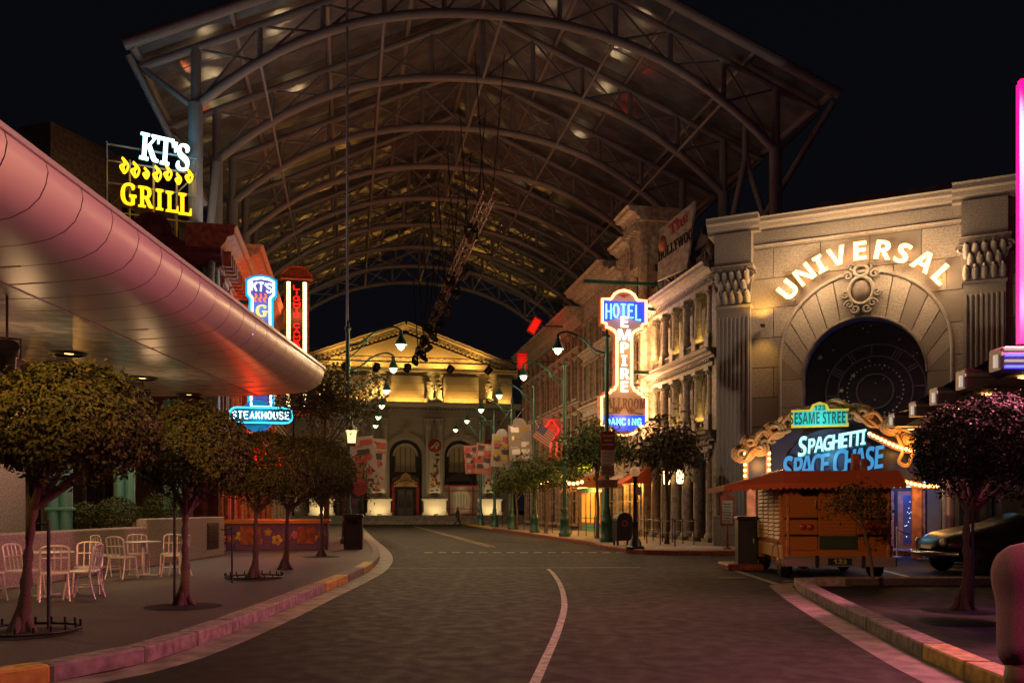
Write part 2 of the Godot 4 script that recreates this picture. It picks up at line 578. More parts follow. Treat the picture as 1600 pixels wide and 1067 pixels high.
func textures():
	tex.grain = noise_tex(0.06, 0.72, 1.0, 4)
	tex.fine = noise_tex(0.22, 0.55, 1.0, 2)
	tex.blotch = noise_tex(0.012, 0.72, 1.0, 5)
	tex.wear = noise_tex(0.02, 0.66, 1.0, 6, 512, FastNoiseLite.TYPE_SIMPLEX_SMOOTH, 0.45)
	tex.cells = noise_tex(0.09, 0.6, 1.0, 2, 512, FastNoiseLite.TYPE_CELLULAR, 0.3)
	tex.speck = noise_tex(0.3, 0.35, 1.0, 3)
	tex.worn = noise_tex(0.05, 0.68, 1.0, 8, 1024)
	tex.sheen = noise_tex(0.012, 0.8, 1.0, 6)
	tex.patch = noise_tex(0.012, 0.55, 1.0, 5)
	# palette: real-world base colours
	var rd = mat("asphalt", lin(0.024, 0.022, 0.0215), 0.5, 0.0, "worn", 0.42)
	rd.roughness = 0.9; rd.metallic_specular = 0.38; rd.roughness_texture = tex.sheen; rd.roughness_texture_channel = BaseMaterial3D.TEXTURE_CHANNEL_RED
	rd.detail_enabled = true; rd.detail_albedo = tex.patch; rd.detail_blend_mode = BaseMaterial3D.BLEND_MODE_MUL; rd.detail_uv_layer = BaseMaterial3D.DETAIL_UV_2; rd.uv2_triplanar = true; rd.uv2_world_triplanar = true; rd.uv2_scale = Vector3.ONE * 0.06
	var ra = mat("asphalt_new", lin(0.0135, 0.0125, 0.012), 0.7, 0.0, "worn", 0.42)
	ra.metallic_specular = 0.36; ra.roughness = 0.86; ra.roughness_texture = tex.sheen; ra.roughness_texture_channel = BaseMaterial3D.TEXTURE_CHANNEL_RED
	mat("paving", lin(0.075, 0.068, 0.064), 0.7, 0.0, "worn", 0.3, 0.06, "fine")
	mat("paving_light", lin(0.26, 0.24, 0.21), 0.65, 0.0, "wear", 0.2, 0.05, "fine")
	mat("kerb", lin(0.27, 0.24, 0.22), 0.75, 0.0, "wear", 0.5, 0.25, "fine")
	mat("kerb_yellow", lin(0.6, 0.4, 0.06), 0.6, 0.0, "wear", 0.5, 0.25, "fine")
	mat("kerb_red", lin(0.32, 0.09, 0.03), 0.6, 0.0, "wear", 0.5, 0.25, "fine")
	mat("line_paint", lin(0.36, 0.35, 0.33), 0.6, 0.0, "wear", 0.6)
	mat("line_yellow", lin(0.28, 0.18, 0.05), 0.6, 0.0, "wear", 0.6)
	mat("steel", lin(0.3, 0.305, 0.325), 0.45, 0.0, "grain", 0.8)
	mat("limestone", lin(0.44, 0.4, 0.33), 0.8, 0.0, "grain", 0.35, 0.20, "grain")
	mat("sandstone", lin(0.42, 0.385, 0.345), 0.8, 0.0, "grain", 0.5, 0.24, "grain")
	mat("sandstone_b", lin(0.385, 0.35, 0.315), 0.82, 0.0, "fine", 0.7, 0.24, "grain")
	mat("sandstone_c", lin(0.45, 0.41, 0.37), 0.8, 0.0, "grain", 0.37, 0.24, "grain")
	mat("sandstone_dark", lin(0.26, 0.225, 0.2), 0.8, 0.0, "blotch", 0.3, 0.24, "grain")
	mat("cream", lin(0.5, 0.43, 0.34), 0.75, 0.0, "wear", 0.25, 0.12, "grain")
	mat("buff", lin(0.36, 0.29, 0.22), 0.75, 0.0, "wear", 0.25, 0.12, "grain")
	mat("brownstone", lin(0.22, 0.13, 0.09), 0.85, 0.0, "wear", 0.25, 0.20, "grain")
	mat("maroon", lin(0.17, 0.055, 0.06), 0.8, 0.0, "wear", 0.25, 0.16, "grain")
	mat("brick_red", lin(0.32, 0.08, 0.04), 0.8, 0.0, "wear", 0.3, 0.20, "grain")
	mat("orange_trim", lin(0.55, 0.2, 0.1), 0.7, 0.0, "wear", 0.3, 0.12, "grain")
	mat("verdigris", lin(0.28, 0.36, 0.32), 0.7, 0.0, "wear", 0.5, 0.24, "grain")
	mat("castiron", lin(0.24, 0.215, 0.18), 0.6, 0.0, "wear", 0.4, 0.12, "grain")
	mat("dark_ornament", lin(0.09, 0.07, 0.06), 0.7, 0.0, "wear", 0.5, 0.20, "grain")
	mat("dark_wall", lin(0.05, 0.04, 0.04), 0.85, 0.0, "blotch", 0.2)
	mat("teal", lin(0.1, 0.36, 0.33), 0.4, 0.0, "grain", 1.2)
	mat("lamp_green", lin(0.02, 0.11, 0.085), 0.4, 0.0, "grain", 1.2)
	mat("black_metal", lin(0.012, 0.012, 0.013), 0.45, 0.0, "grain", 2.0)
	mat("dark_metal", lin(0.04, 0.04, 0.042), 0.45, 0.3, "grain", 2.0)
	mat("alu", lin(0.74, 0.74, 0.74), 0.38, 0.35, "grain", 3.0)
	mat("truss_alu", lin(0.42, 0.36, 0.36), 0.4, 0.5, "grain", 2.0)
	mat("white_wall", lin(0.4, 0.37, 0.35), 0.8, 0.0, "grain", 0.5, 0.12, "grain")
	mat("bark", lin(0.16, 0.11, 0.09), 0.9, 0.0, "wear", 3.0, 2.5, "grain")
	mat("soil", lin(0.02, 0.018, 0.014), 0.95, 0.0, "cells", 1.5, 1.5, "fine")
	mat("orange_paint", lin(0.43, 0.14, 0.024), 0.4, 0.0, "grain", 0.8)
	mat("yellow_slat", lin(0.6, 0.36, 0.1), 0.55, 0.0, "grain", 2.0)
	mat("awning_red", lin(0.5, 0.1, 0.035), 0.8, 0.0, "grain", 2.0)
	mat("noodle", lin(0.46, 0.25, 0.09), 0.5, 0.0, "grain", 2.0)
	mat("window_dark", lin(0.012, 0.012, 0.015), 0.12, 0.0, "")
	mat("green_box", lin(0.03, 0.05, 0.042), 0.5, 0.0, "grain", 1.0)
	glass("pane", Color(0.03, 0.03, 0.035), 0.55)
	em("globe", Color(1.0, 0.88, 0.68), 3.2)
	em("warm_bulb", Color(1.0, 0.72, 0.36), 6.0)
	em("flood_lens", Color(1.0, 0.8, 0.5), 5.0)
	em("neon_warm", Color(1.0, 0.68, 0.38), 4.5)
	em("neon_white", Color(0.85, 0.97, 1.0), 3.2)
	em("neon_blue", Color(0.35, 0.8, 1.0), 4.5)
	em("neon_cyan", Color(0.2, 0.85, 1.0), 2.2)
	em("neon_yellow", Color(1.0, 0.72, 0.06), 2.0)
	em("neon_red", Color(1.0, 0.06, 0.03), 2.6)

# --- the setting ---------------------------------------------------------------------------------
var kerb_left = [Vector2(-9.0, 5.2), Vector2(-7.0, 6.1), Vector2(-5.4, 7.0), Vector2(-4.7, 7.6), Vector2(-4.25, 8.24), Vector2(-3.88, 9.0), Vector2(-3.68, 10.2), Vector2(-3.6, 12.66), Vector2(-3.6, 16.0), Vector2(-3.6, 20.4), Vector2(-3.75, 24.1), Vector2(-4.3, 29.1), Vector2(-5.4, 35.6), Vector2(-7.2, 44.8), Vector2(-9.9, 59.0), Vector2(-12.8, 74.7), Vector2(-15.0, 87.0)]
var kerb_island = [Vector2(4.5, 5.0), Vector2(4.2, 7.0), Vector2(4.27, 8.6), Vector2(4.45, 10.1), Vector2(4.9, 13.3), Vector2(5.35, 16.2), Vector2(5.68, 18.0), Vector2(5.8, 18.5), Vector2(6.1, 18.8), Vector2(7.0, 18.9), Vector2(8.5, 18.95), Vector2(30.0, 19.3)]

func st2(e, s):
	var p = S(e, s)
	return Vector2(p.x, -p.z)

# a kerb of single stones laid along a line, its body on the left or right side of the line
func kerb(called, line, width, height, side, yellow, m = "kerb"):
	var o = Node3D.new()
	o.name = fresh(called)
	add_child(o)
	o.set_meta("kind", "structure")
	var pts = even(smooth(line, 8), 1.15)
	for i in pts.size() - 1:
		var a = pts[i]; var b = pts[i + 1]
		var d = (b - a).normalized()
		var n = Vector2(d.y, -d.x) * side
		var c = (a + b) * 0.5 + n * width * 0.5
		var L = (b - a).length() - 0.012
		var bb = B.new().cbox(Vector3(0, height * 0.5, 0), Vector3(width, height, L), 0.022)
		var yel = false
		for y in yellow:
			if c.y > y.x and c.y < y.y: yel = true
		part(o, "kerb_stone", bb, mats["kerb_yellow" if yel else m], Transform3D(Basis(UP, atan2(d.x, -d.y) + rng.randf_range(-0.006, 0.006)), Vector3(c.x, 0.004, -c.y)))
	return o

func inset(line, d, side):
	var o = []
	for i in line.size():
		var t = (line[mini(i + 1, line.size() - 1)] - line[maxi(i - 1, 0)]).normalized()
		o.append(line[i] + Vector2(t.y, -t.x) * side * d)
	return o

func ribbon(line, w0, w1, y):
	# flat strip between two offsets of a line of (x, D)
	var b = B.new()
	var l = inset(line, w0, 1.0); var r = inset(line, w1, 1.0)
	for i in line.size() - 1:
		b.q(Vector3(l[i].x, y, -l[i].y), Vector3(l[i + 1].x, y, -l[i + 1].y), Vector3(r[i + 1].x, y, -r[i + 1].y), Vector3(r[i].x, y, -r[i].y), UP)
	return b

func setting():
	rng.seed = 3
	struct("ground", flat(v2([-400, -60, 400, -60, 400, 600, -400, 600]), -0.004), mats.dark_wall)
	struct("road", flat(v2([-60, -20, 60, -20, 60, 110, -60, 110]), 0.0), mats.asphalt)
	# left pavement
	var kl = smooth(kerb_left, 8)
	var edge = inset(kl, 0.27, -1.0)
	var poly = PackedVector2Array()
	for p in edge: poly.append(p)
	poly.append(st2(-30, 87)); poly.append(Vector2(-40, 40)); poly.append(Vector2(-40, 4)); 
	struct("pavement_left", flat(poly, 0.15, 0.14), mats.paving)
	kerb("kerb_left", kerb_left, 0.26, 0.165, -1.0, [Vector2(4, 8.2), Vector2(17.4, 20.0), Vector2(22.3, 24.0)])
	struct("gutter_left", ribbon(kl, 0.0, 0.42, 0.004), mats.paving_light)
	# near right island
	var ki = smooth(kerb_island, 8)
	poly = PackedVector2Array()
	for p in inset(ki, 0.27, 1.0): poly.append(p)
	poly.append(Vector2(30, 5))
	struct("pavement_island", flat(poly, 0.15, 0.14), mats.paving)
	kerb("kerb_island", kerb_island, 0.26, 0.165, 1.0, [Vector2(4, 9.6)])
	struct("gutter_island", ribbon(ki, -0.45, 0.0, 0.004), mats.paving_light)
	# street pavement, right
	var kr = [Vector2(40, 30.9), Vector2(20, 30.8), Vector2(9, 30.7), Vector2(6.2, 30.75), Vector2(5.0, 31.1), Vector2(4.35, 32.0), Vector2(3.95, 33.5), Vector2(3.5, 36.5)]
	for s in [38.0, 44.0, 55.0, 66.0, 77.0, 88.0]: kr.append(st2(10.45 + (s - 38.0) * 0.012, s))
	var ks = smooth(kr, 6)
	poly = PackedVector2Array()
	for p in inset(ks, 0.22, 1.0): poly.append(p)
	poly.append(st2(40, 88)); poly.append(Vector2(60, 60))
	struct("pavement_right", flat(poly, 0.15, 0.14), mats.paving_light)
	kerb("kerb_right", kr, 0.22, 0.16, 1.0, [Vector2(69, 92)], "kerb_red")
	# pale disc let into the corner pavement
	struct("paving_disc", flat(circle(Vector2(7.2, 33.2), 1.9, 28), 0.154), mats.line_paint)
	# plaza and steps before the library
	for i in 5:
		var b = B.new().box(Vector3(6.6, 0.085 + 0.17 * i, -(92.0 + i * 1.3 + 15)), Vector3(44, 0.17, 30))
		struct("plaza_step", b, mats.paving_light, Transform3D(Basis(UP, TH), Vector3.ZERO))
	# painted lines
	var mid = []
	for q in [[825, 1090], [848, 1040], [872, 985], [882, 945], [876, 915], [864, 896], [856, 889]]:
		var D = F * EYE / (q[1] - 795.0)
		mid.append(Vector2((q[0] - 800.0) / F * D, D))
	struct("road_line", ribbon(smooth(mid, 6), -0.05, 0.05, 0.004), mats.line_paint)
	var lane = PackedVector2Array()
	for p in inset(smooth(mid, 6), -0.2, 1.0): lane.append(p)
	lane.append_array(v2([0.9, 24.0, -3.15, 24.0, -3.1, 20.4, -3.1, 16.0, -3.1, 12.6, -3.2, 10.2, -3.4, 9.0, -3.75, 8.2, -4.0, 7.6]))
	struct("road_patch", flat(lane, 0.002), mats.asphalt_new)
	struct("stop_line", flat(v2([-3.4, 24.1, 3.5, 24.35, 3.5, 24.43, -3.4, 24.18]), 0.004), mats.line_paint)
	for i in 16:
		struct("crossing_dash", flat(v2([-3.2 + i * 0.5, 32.6, -2.9 + i * 0.5, 32.6, -2.9 + i * 0.5, 32.9, -3.2 + i * 0.5, 32.9]), 0.004), mats.line_paint)
	var far = []
	for s in [37.0, 46.0, 58.0, 70.0, 84.0]: far.append(st2(5.9, s))
	for o in [-0.12, 0.12]:
		struct("lane_line", ribbon(far, o - 0.05, o + 0.05, 0.004), mats.line_yellow)
	struct("bay_line", flat(v2([9.1, 19.9, 9.25, 19.9, 9.9, 24.6, 9.75, 24.6]), 0.004), mats.line_paint)
	struct("bay_line", flat(v2([6.0, 19.75, 9.1, 19.9, 9.1, 20.05, 6.0, 19.9]), 0.004), mats.line_paint)
	struct("bay_line", flat(v2([5.55, 19.0, 5.7, 19.0, 5.9, 24.2, 5.75, 24.2]), 0.004), mats.line_paint)
	struct("drain_cover", B.new().lathe([Vector2(0.001, 0.0), Vector2(0.34, 0.0), Vector2(0.34, 0.012), Vector2(0.3, 0.012), Vector2(0.001, 0.009)], 20), mats.dark_metal, Transform3D(Basis(), Vector3(5.1, 0.003, -20.6)))


# --- the long canopy over the street --------------------------------------------------------------
const RE := 6.75
func roof_h(e): return 27.2 - absf(e - RE) * (27.2 - (20.1 if e < RE else 20.7)) / 15.5
func chord_h(e):
	var t = absf(e - RE) / 13.1
	return 23.6 - 5.1 * t * t * (0.55 + 0.45 * t)

func big_roof():
	rng.seed = 11
	var t = thing("street_canopy", "giant steel gable canopy of arched trusses roofing the whole street", "canopy")
	var sm = mats.steel
	var film = mat("roof_film", lin(0.19, 0.215, 0.25), 0.11, 0.0, "blotch", 0.12)
	film.metallic_specular = 0.5
	var ss = []
	for k in 9: ss.append(39.4 + 6.0 * k)
	# membrane panels, each bay in four strips a side
	for k in 8:
		for side in [-1.0, 1.0]:
			for j in 4:
				var e0 = RE + side * (15.4 * j / 4.0 + (0.015 if j else 0.05)); var e1 = RE + side * (15.4 * (j + 1) / 4.0 - 0.015)
				var s0 = ss[k] + (0.015 if k else -1.0); var s1 = ss[k + 1] - 0.015
				var b = B.new()
				var lift = 0.32
				for n in 6:
					var f0 = n / 6.0; var f1 = (n + 1) / 6.0
					var sag0 = -0.16 * sin(PI * f0); var sag1 = -0.16 * sin(PI * f1)
					var p = [S(e0, lerpf(s0, s1, f0), roof_h(e0) + lift + sag0), S(e1, lerpf(s0, s1, f0), roof_h(e1) + lift + sag0), S(e1, lerpf(s0, s1, f1), roof_h(e1) + lift + sag1), S(e0, lerpf(s0, s1, f1), roof_h(e0) + lift + sag1)]
					var nn = (p[1] - p[0]).cross(p[3] - p[0]).normalized()
					if nn.y > 0: nn = -nn
					var al = (S(e0, s1, 0) - S(e0, s0, 0)).normalized()
					var n0 = (nn + al * 0.16 * PI / 6.0 * (cos(PI * (f0 + f1) * 0.5) - cos(PI * f0)) * -1.0).normalized(); var n1 = (nn + al * 0.16 * PI / 6.0 * (cos(PI * (f0 + f1) * 0.5) - cos(PI * f1)) * -1.0).normalized()
					b.qs(p[0], p[1], p[2], p[3], n0, n0, n1, n1)
				part(t, "roof_panel", b, film)
	# purlins along the street and gutters at the eaves
	for side in [-1.0, 1.0]:
		for j in 5:
			var e = RE + side * 15.4 * j / 4.0
			if j == 0 and side > 0: continue
			rod(t, "purlin", S(e, 38.3, roof_h(e) + 0.2), S(e, 87.6, roof_h(e) + 0.2), 0.2 if j == 4 else 0.13, sm)
		rod(t, "edge_beam", S(RE, 38.3, roof_h(RE) + 0.3), S(RE + side * 15.7, 38.3, roof_h(RE + side * 15.7) + 0.3), 0.24, sm, 10)
	for k in 9:
		var tr = Node3D.new()
		tr.name = "truss" if k == 0 else "truss_%03d" % k
		t.add_child(tr)
		var s = ss[k]
		var near = k < 3
		for side in [-1.0, 1.0]:
			rod(tr, "top_chord", S(RE, s, roof_h(RE) - 0.25), S(RE + side * 15.3, s, roof_h(RE + side * 15.3) - 0.25), 0.17, sm)
			var pts = []
			for i in 13:
				var e = RE + side * 13.1 * i / 12.0
				pts.append(S(e, s, chord_h(e)))
			part(tr, "bottom_chord", B.new().tube(pts, 0.2, 8), sm)
			for i in range(0, 6):
				var e = RE + side * 13.1 * i / 5.0
				if i == 5: e = RE + side * 13.0
				if i > 0 or side > 0:
					rod(tr, "post", S(e, s, chord_h(e)), S(e, s, roof_h(e) - 0.3), 0.16 if i == 0 else 0.12, sm)
				if i < 5:
					var e2 = RE + side * 13.1 * (i + 1) / 5.0
					rod(tr, "brace", S(e, s, chord_h(e)), S(e2, s, roof_h(e2) - 0.3), 0.06, sm, 6)
					rod(tr, "brace", S(e, s, roof_h(e) - 0.3), S(e2, s, chord_h(e2)), 0.06, sm, 6)
			# column, eave strut and brackets
			var c = RE + side * 13.1
			rod(tr, "column", S(c, s, 0.0), S(c, s, chord_h(c) + 0.1), 0.3, sm, 12)
			rod(tr, "column_head", S(c, s, chord_h(c)), S(c, s, roof_h(c) - 0.2), 0.2, sm)
			rod(tr, "eave_strut", S(c, s, chord_h(c) - 0.1), S(c + side * 2.3, s, roof_h(c + side * 2.3) - 0.1), 0.13, sm)
			if k == 0 or k == 8:
				rod(tr, "eave_strut", S(c, s + (2.6 if k == 0 else -2.6), 15.2), S(c + side * 2.5, s + (-0.8 if k == 0 else 0.8), roof_h(c + side * 2.5)), 0.15, sm)
			if k < 8:
				# between trusses: tie along the street and sloping wind braces in the roof plane
				for i in [0, 2, 4]:
					var e = RE + side * 13.1 * i / 5.0
					if i == 0 and side > 0: continue
					rod(tr, "tie", S(e, s, chord_h(e)), S(e, s + 6.0, chord_h(e)), 0.08, sm, 6)
	# V of props under the front right eave and beside the left column
	for q in [[20.0, 19.5, 20.0, 21.2], [20.0, 19.5, 18.0, 10.5], [20.0, 19.5, 23.2, 10.5]]:
		rod(t, "prop", S(q[0], 43.0, q[1]), S(q[2], 43.0, q[3]), 0.17, sm)
	rod(t, "prop", S(-5.9, 42.2, 17.2), S(-6.2, 40.6, 11.0), 0.18, sm)
	for k in 8:
		for side in [-1.0, 1.0]:
			for f in [0.33, 0.66]:
				rod(t, "roof_seam", S(RE + side * 0.3, ss[k] + 6.0 * f, roof_h(RE + side * 0.3) + 0.17), S(RE + side * 15.3, ss[k] + 6.0 * f, roof_h(RE + side * 15.3) + 0.17), 0.02, sm, 5)
	rod(t, "drop_pole", S(-0.08, 39.3, 9.3), S(-0.08, 39.3, roof_h(-0.08)), 0.06, sm)
	# lighting truss hung under the ridge
	var lt = thing("lighting_truss", "long red-lit lattice lighting truss hung along the street under the ridge", "truss")
	var e = 6.6; var h = 16.6
	var la = mats.truss_alu
	for o in [[-0.25, -0.25], [0.25, -0.25], [-0.25, 0.25], [0.25, 0.25]]:
		rod(lt, "chord", S(e + o[0], 42.5, h + o[1]), S(e + o[0], 89.0, h + o[1]), 0.035, la, 6)
	for i in 66:
		var s = 42.5 + i * 0.7
		if s > 88.0: break
		for o in [[-0.25, -0.25, -0.25, 0.25], [0.25, -0.25, 0.25, 0.25], [-0.25, -0.25, 0.25, -0.25]]:
			var up = i % 2 == 0
			rod(lt, "lacing", S(e + o[0], s if up else s + 0.7, h + o[1]), S(e + o[2], s + 0.7 if up else s, h + o[3]), 0.022, la, 4)
	# its hanging chains, in pairs from the truss above
	for k in 8:
		var s = 42.6 + 6.0 * k
		for d in [-0.55, 0.55]:
			var b = B.new()
			b.tube([S(e + d * 1.3, s - 0.4, 23.3), S(e + d * 0.4, s, h + 0.3)], 0.025 + 0.004 * k, 5)
			tag(part(self, "hanging_chain", b, mats.black_metal), "black rigging chain to the lighting truss, %s of %s pair from near end" % ["left" if d < 0 else "right", ["first", "second", "third", "fourth", "fifth", "sixth", "seventh", "eighth"][k]], "chain", "chains that hold the lighting truss")
	# moving heads along the far half of the truss
	var proto = null
	for k in 15:
		var s = 46.4 if k == 0 else 54.0 + (k - 1) * 2.55
		var pos = S(e + (0.35 if k % 2 else -0.3), s, h - 0.3)
		var label = "black moving-head spotlight on the lighting truss, %s from its near end" % ["nearest one,", "second", "third", "fourth", "fifth", "sixth", "seventh", "eighth", "ninth", "tenth", "eleventh", "twelfth", "thirteenth", "fourteenth", "fifteenth"][k]
		if proto == null:
			proto = thing("stage_light", label, "stage light", pos, 0.4, "moving heads on the long lighting truss")
			var b = B.new().cbox(Vector3(0, 0.05, 0), Vector3(0.42, 0.22, 0.3), 0.03)
			part(proto, "base", b, mats.black_metal)
			b = B.new()
			for sx in [-0.3, 0.3]: b.box(Vector3(sx, -0.32, 0), Vector3(0.08, 0.62, 0.16))
			b.box(Vector3(0, -0.06, 0), Vector3(0.66, 0.07, 0.16))
			part(proto, "yoke", b, mats.black_metal)
			b = B.new()
			b.x = Transform3D(Basis(Vector3.RIGHT, 0.9), Vector3(0, -0.5, 0))
			b.lathe([Vector2(0.01, -0.4), Vector2(0.15, -0.38), Vector2(0.22, -0.2), Vector2(0.23, 0.15), Vector2(0.19, 0.38), Vector2(0.01, 0.4)], 12)
			part(proto, "head", b, mats.black_metal)
		else:
			copy_of(proto, label, pos, k * 1.3)
	# cross truss before the library with fresnels
	var ct = thing("cross_truss", "lattice truss slung across the street in front of the library pediment", "truss")
	for o in [[-0.25, -0.25], [0.25, -0.25], [0.0, 0.22]]:
		rod(ct, "chord", S(-6.4, 88.0 + o[0], 16.2 + o[1]), S(18.6, 88.0 + o[0], 16.2 + o[1]), 0.04, la, 6)
	for i in 34:
		var x = -6.4 + i * 0.73
		rod(ct, "lacing", S(x, 88.25, 15.95), S(x + 0.36, 88.0, 16.42), 0.025, la, 4)
		rod(ct, "lacing", S(x + 0.36, 88.0, 16.42), S(x + 0.73, 88.25, 15.95), 0.025, la, 4)
	var p2 = null
	for k in 7:
		var x = [-3.2, -0.4, 2.6, 5.6, 9.8, 13.6, 17.4][k]
		var lb = "black stage lamp under the cross truss, %s from the left" % ["first", "second", "third", "fourth", "fifth", "sixth", "seventh"][k]
		if p2 == null:
			p2 = thing("fresnel_lamp", lb, "stage light", S(x, 87.8, 15.8), 0.2, "stage lamps on the cross truss")
			var b = B.new()
			b.x = Transform3D(Basis(Vector3.RIGHT, 0.7), Vector3(0, -0.5, 0))
			b.lathe([Vector2(0.01, -0.4), Vector2(0.3, -0.35), Vector2(0.36, 0.1), Vector2(0.28, 0.4), Vector2(0.01, 0.42)], 12)
			part(p2, "housing", b, mats.black_metal)
			b = B.new().box(Vector3(0, -0.1, 0), Vector3(0.5, 0.12, 0.2))
			for sx in [-0.38, 0.38]: b.box(Vector3(sx, -0.35, 0), Vector3(0.05, 0.55, 0.08))
			part(p2, "yoke", b, mats.black_metal)
		else:
			copy_of(p2, lb, S(x, 87.8, 15.8), 0.3 * k)


# --- buildings -------------------------------------------------------------------------------------
const CORNICE := [Vector2(0.0, 0.0), Vector2(0.08, 0.0), Vector2(0.1, 0.12), Vector2(0.22, 0.2), Vector2(0.3, 0.34), Vector2(0.5, 0.4), Vector2(0.52, 0.55), Vector2(0.6, 0.62)]

func cornice(out, high):
	var o = []
	for p in CORNICE: o.append(Vector2(p.x / 0.6 * out, p.y / 0.62 * high))
	return o

func arch_poly(c, r, y0, n := 14):
	# opening: straight jambs from y0, half circle on top (goes round anticlockwise)
	var o = PackedVector2Array([Vector2(c.x - r, y0), Vector2(c.x + r, y0)])
	for i in n + 1:
		o.append(c + Vector2(cos(PI * i / n), sin(PI * i / n)) * r)
	return o

func ring_arc(c, r0, r1, a0, a1, n := 6):
	var o = PackedVector2Array()
	for i in n + 1: o.append(c + Vector2(cos(lerpf(a0, a1, float(i) / n)), sin(lerpf(a0, a1, float(i) / n))) * r1)
	for i in n + 1: o.append(c + Vector2(cos(lerpf(a1, a0, float(i) / n)), sin(lerpf(a1, a0, float(i) / n))) * r0)
	return o

# a window: frame with bars, sill and head as one mesh, the pane as its sub-part
func window(parent, x, y, w, h, z, m, bars := Vector2i(2, 2), head := 0.18, lit = null):
	var key = "win%.2f%.2f%d%d%.2f" % [w, h, bars.x, bars.y, head]
	if not shared.has(key):
		var b = B.new()
		b.box(Vector3(0, -0.08, 0.08), Vector3(w + 0.3, 0.16, 0.3))
		b.box(Vector3(0, h + head * 0.5, 0.05), Vector3(w + 0.34, head, 0.22))
		b.box(Vector3(0, h + head + 0.04, 0.09), Vector3(w + 0.5, 0.08, 0.34))
		for sx in [-1, 1]: b.box(Vector3(sx * (w * 0.5 + 0.05), h * 0.5, 0.02), Vector3(0.1, h, 0.14))
		for i in range(0, bars.x + 1): b.box(Vector3(-w * 0.5 + w * i / bars.x, h * 0.5, -0.12), Vector3(0.06, h, 0.06))
		for i in range(0, bars.y + 1): b.box(Vector3(0, h * i / bars.y, -0.12), Vector3(w, 0.07, 0.07))
		shared[key] = b.done()
		shared[key + "p"] = B.new().box(Vector3(0, h * 0.5, -0.16), Vector3(w, h, 0.02)).done()
	var f = part(parent, "window", shared[key], m, at(Vector3(x, y, z)))
	part(f, "pane", shared[key + "p"], lit if lit else mats.window_dark)
	return f

# wall of storeys: bands and piers leave real openings; floors = [[y_bottom, y_top, n, w, h, sill_height], ...]
func storeys(parent, W, floors, y1, m, trim, bars := Vector2i(2, 2), x0 := 0.0):
	var b = B.new()
	var y = floors[0][0]
	for f in floors:
		var yb = f[0] + f[5]; var yt = yb + f[4]
		b.box(Vector3(x0 + W * 0.5, (f[0] + yb) * 0.5, -0.2), Vector3(W, yb - f[0], 0.4))
		b.box(Vector3(x0 + W * 0.5, (yt + f[1]) * 0.5, -0.2), Vector3(W, f[1] - yt, 0.4))
		var pw = (W - f[2] * f[3]) / (f[2] + 1.0)
		for i in f[2] + 1:
			b.box(Vector3(x0 + pw * 0.5 + i * (pw + f[3]), (yb + yt) * 0.5, -0.2), Vector3(pw, f[4], 0.4))
		for i in f[2]:
			window(parent, x0 + pw + f[3] * 0.5 + i * (pw + f[3]), yb, f[3], f[4], 0.0, trim, bars)
	part(parent, "wall", b, m)

func column(r, h, flutes := true, n := 12):
	var key = "col%.2f%.2f" % [r, h]
	if shared.has(key): return shared[key]
	var b = B.new()
	b.box(Vector3(0, 0.08, 0), Vector3(r * 2.7, 0.16, r * 2.7))
	b.lathe([Vector2(r * 1.3, 0.16), Vector2(r * 1.3, 0.26), Vector2(r * 1.08, 0.34), Vector2(r, 0.42), Vector2(r * 1.0, h * 0.4), Vector2(r * 0.86, h - r * 2.2), Vector2(r * 0.98, h - r * 2.1), Vector2(r * 0.9, h - r * 1.9), Vector2(r * 1.0, h - r * 1.2), Vector2(r * 1.35, h - 0.16)], n)
	for k in 8:
		var a = TAU * k / 8.0
		b.sph(Vector3(cos(a) * r * 1.12, h - r * 1.0, sin(a) * r * 1.12), Vector3(r * 0.28, r * 0.6, r * 0.28), 6)
		b.sph(Vector3(cos(a + 0.4) * r * 1.02, h - r * 1.6, sin(a + 0.4) * r * 1.02), Vector3(r * 0.25, r * 0.35, r * 0.25), 6)
	b.box(Vector3(0, h - 0.08, 0), Vector3(r * 2.8, 0.16, r * 2.8))
	shared[key] = b.done()
	return shared[key]

func poster(parent, called, w, h, seed_, xf, palette):
	# printed sheet: ground, blocks of colour, bars of print, each a thin layer of its own
	rng.seed = seed_
	var p = part(parent, called, bx(Vector3.ZERO, Vector3(w, h, 0.03)), palette[0], xf)
	for i in 18:
		var bw = w * rng.randf_range(0.1, 0.36); var bh = h * rng.randf_range(0.03, 0.13)
		var x = rng.randf_range(-0.5, 0.5) * (w - bw) * 0.94; var y = rng.randf_range(-0.5, 0.5) * (h - bh) * 0.94
		var b = B.new()
		var z1 = 0.019 + i * 0.0012
		if i % 5 == 2: b.prism(circle(Vector2(x, y), minf(bw, bh) * 0.8, 14), 0.015, z1)
		elif i % 5 == 1: b.prism(v2([x - bw / 2, y - bh / 2, x + bw / 2, y - bh / 3, x + bw / 3, y + bh / 2, x - bw / 2, y + bh / 3]), 0.015, z1)
		elif i % 5 == 3: b.tube(smooth([Vector3(x - bw / 2, y, z1), Vector3(x - bw / 5, y + bh / 2, z1), Vector3(x + bw / 5, y - bh / 2, z1), Vector3(x + bw / 2, y + bh / 3, z1)], 3), h * 0.008, 4)
		else: b.box(Vector3(x, y, z1 - 0.003), Vector3(bw, bh * 0.5, 0.006))
		part(p, "print", b, palette[1 + i % (palette.size() - 1)])
	return p

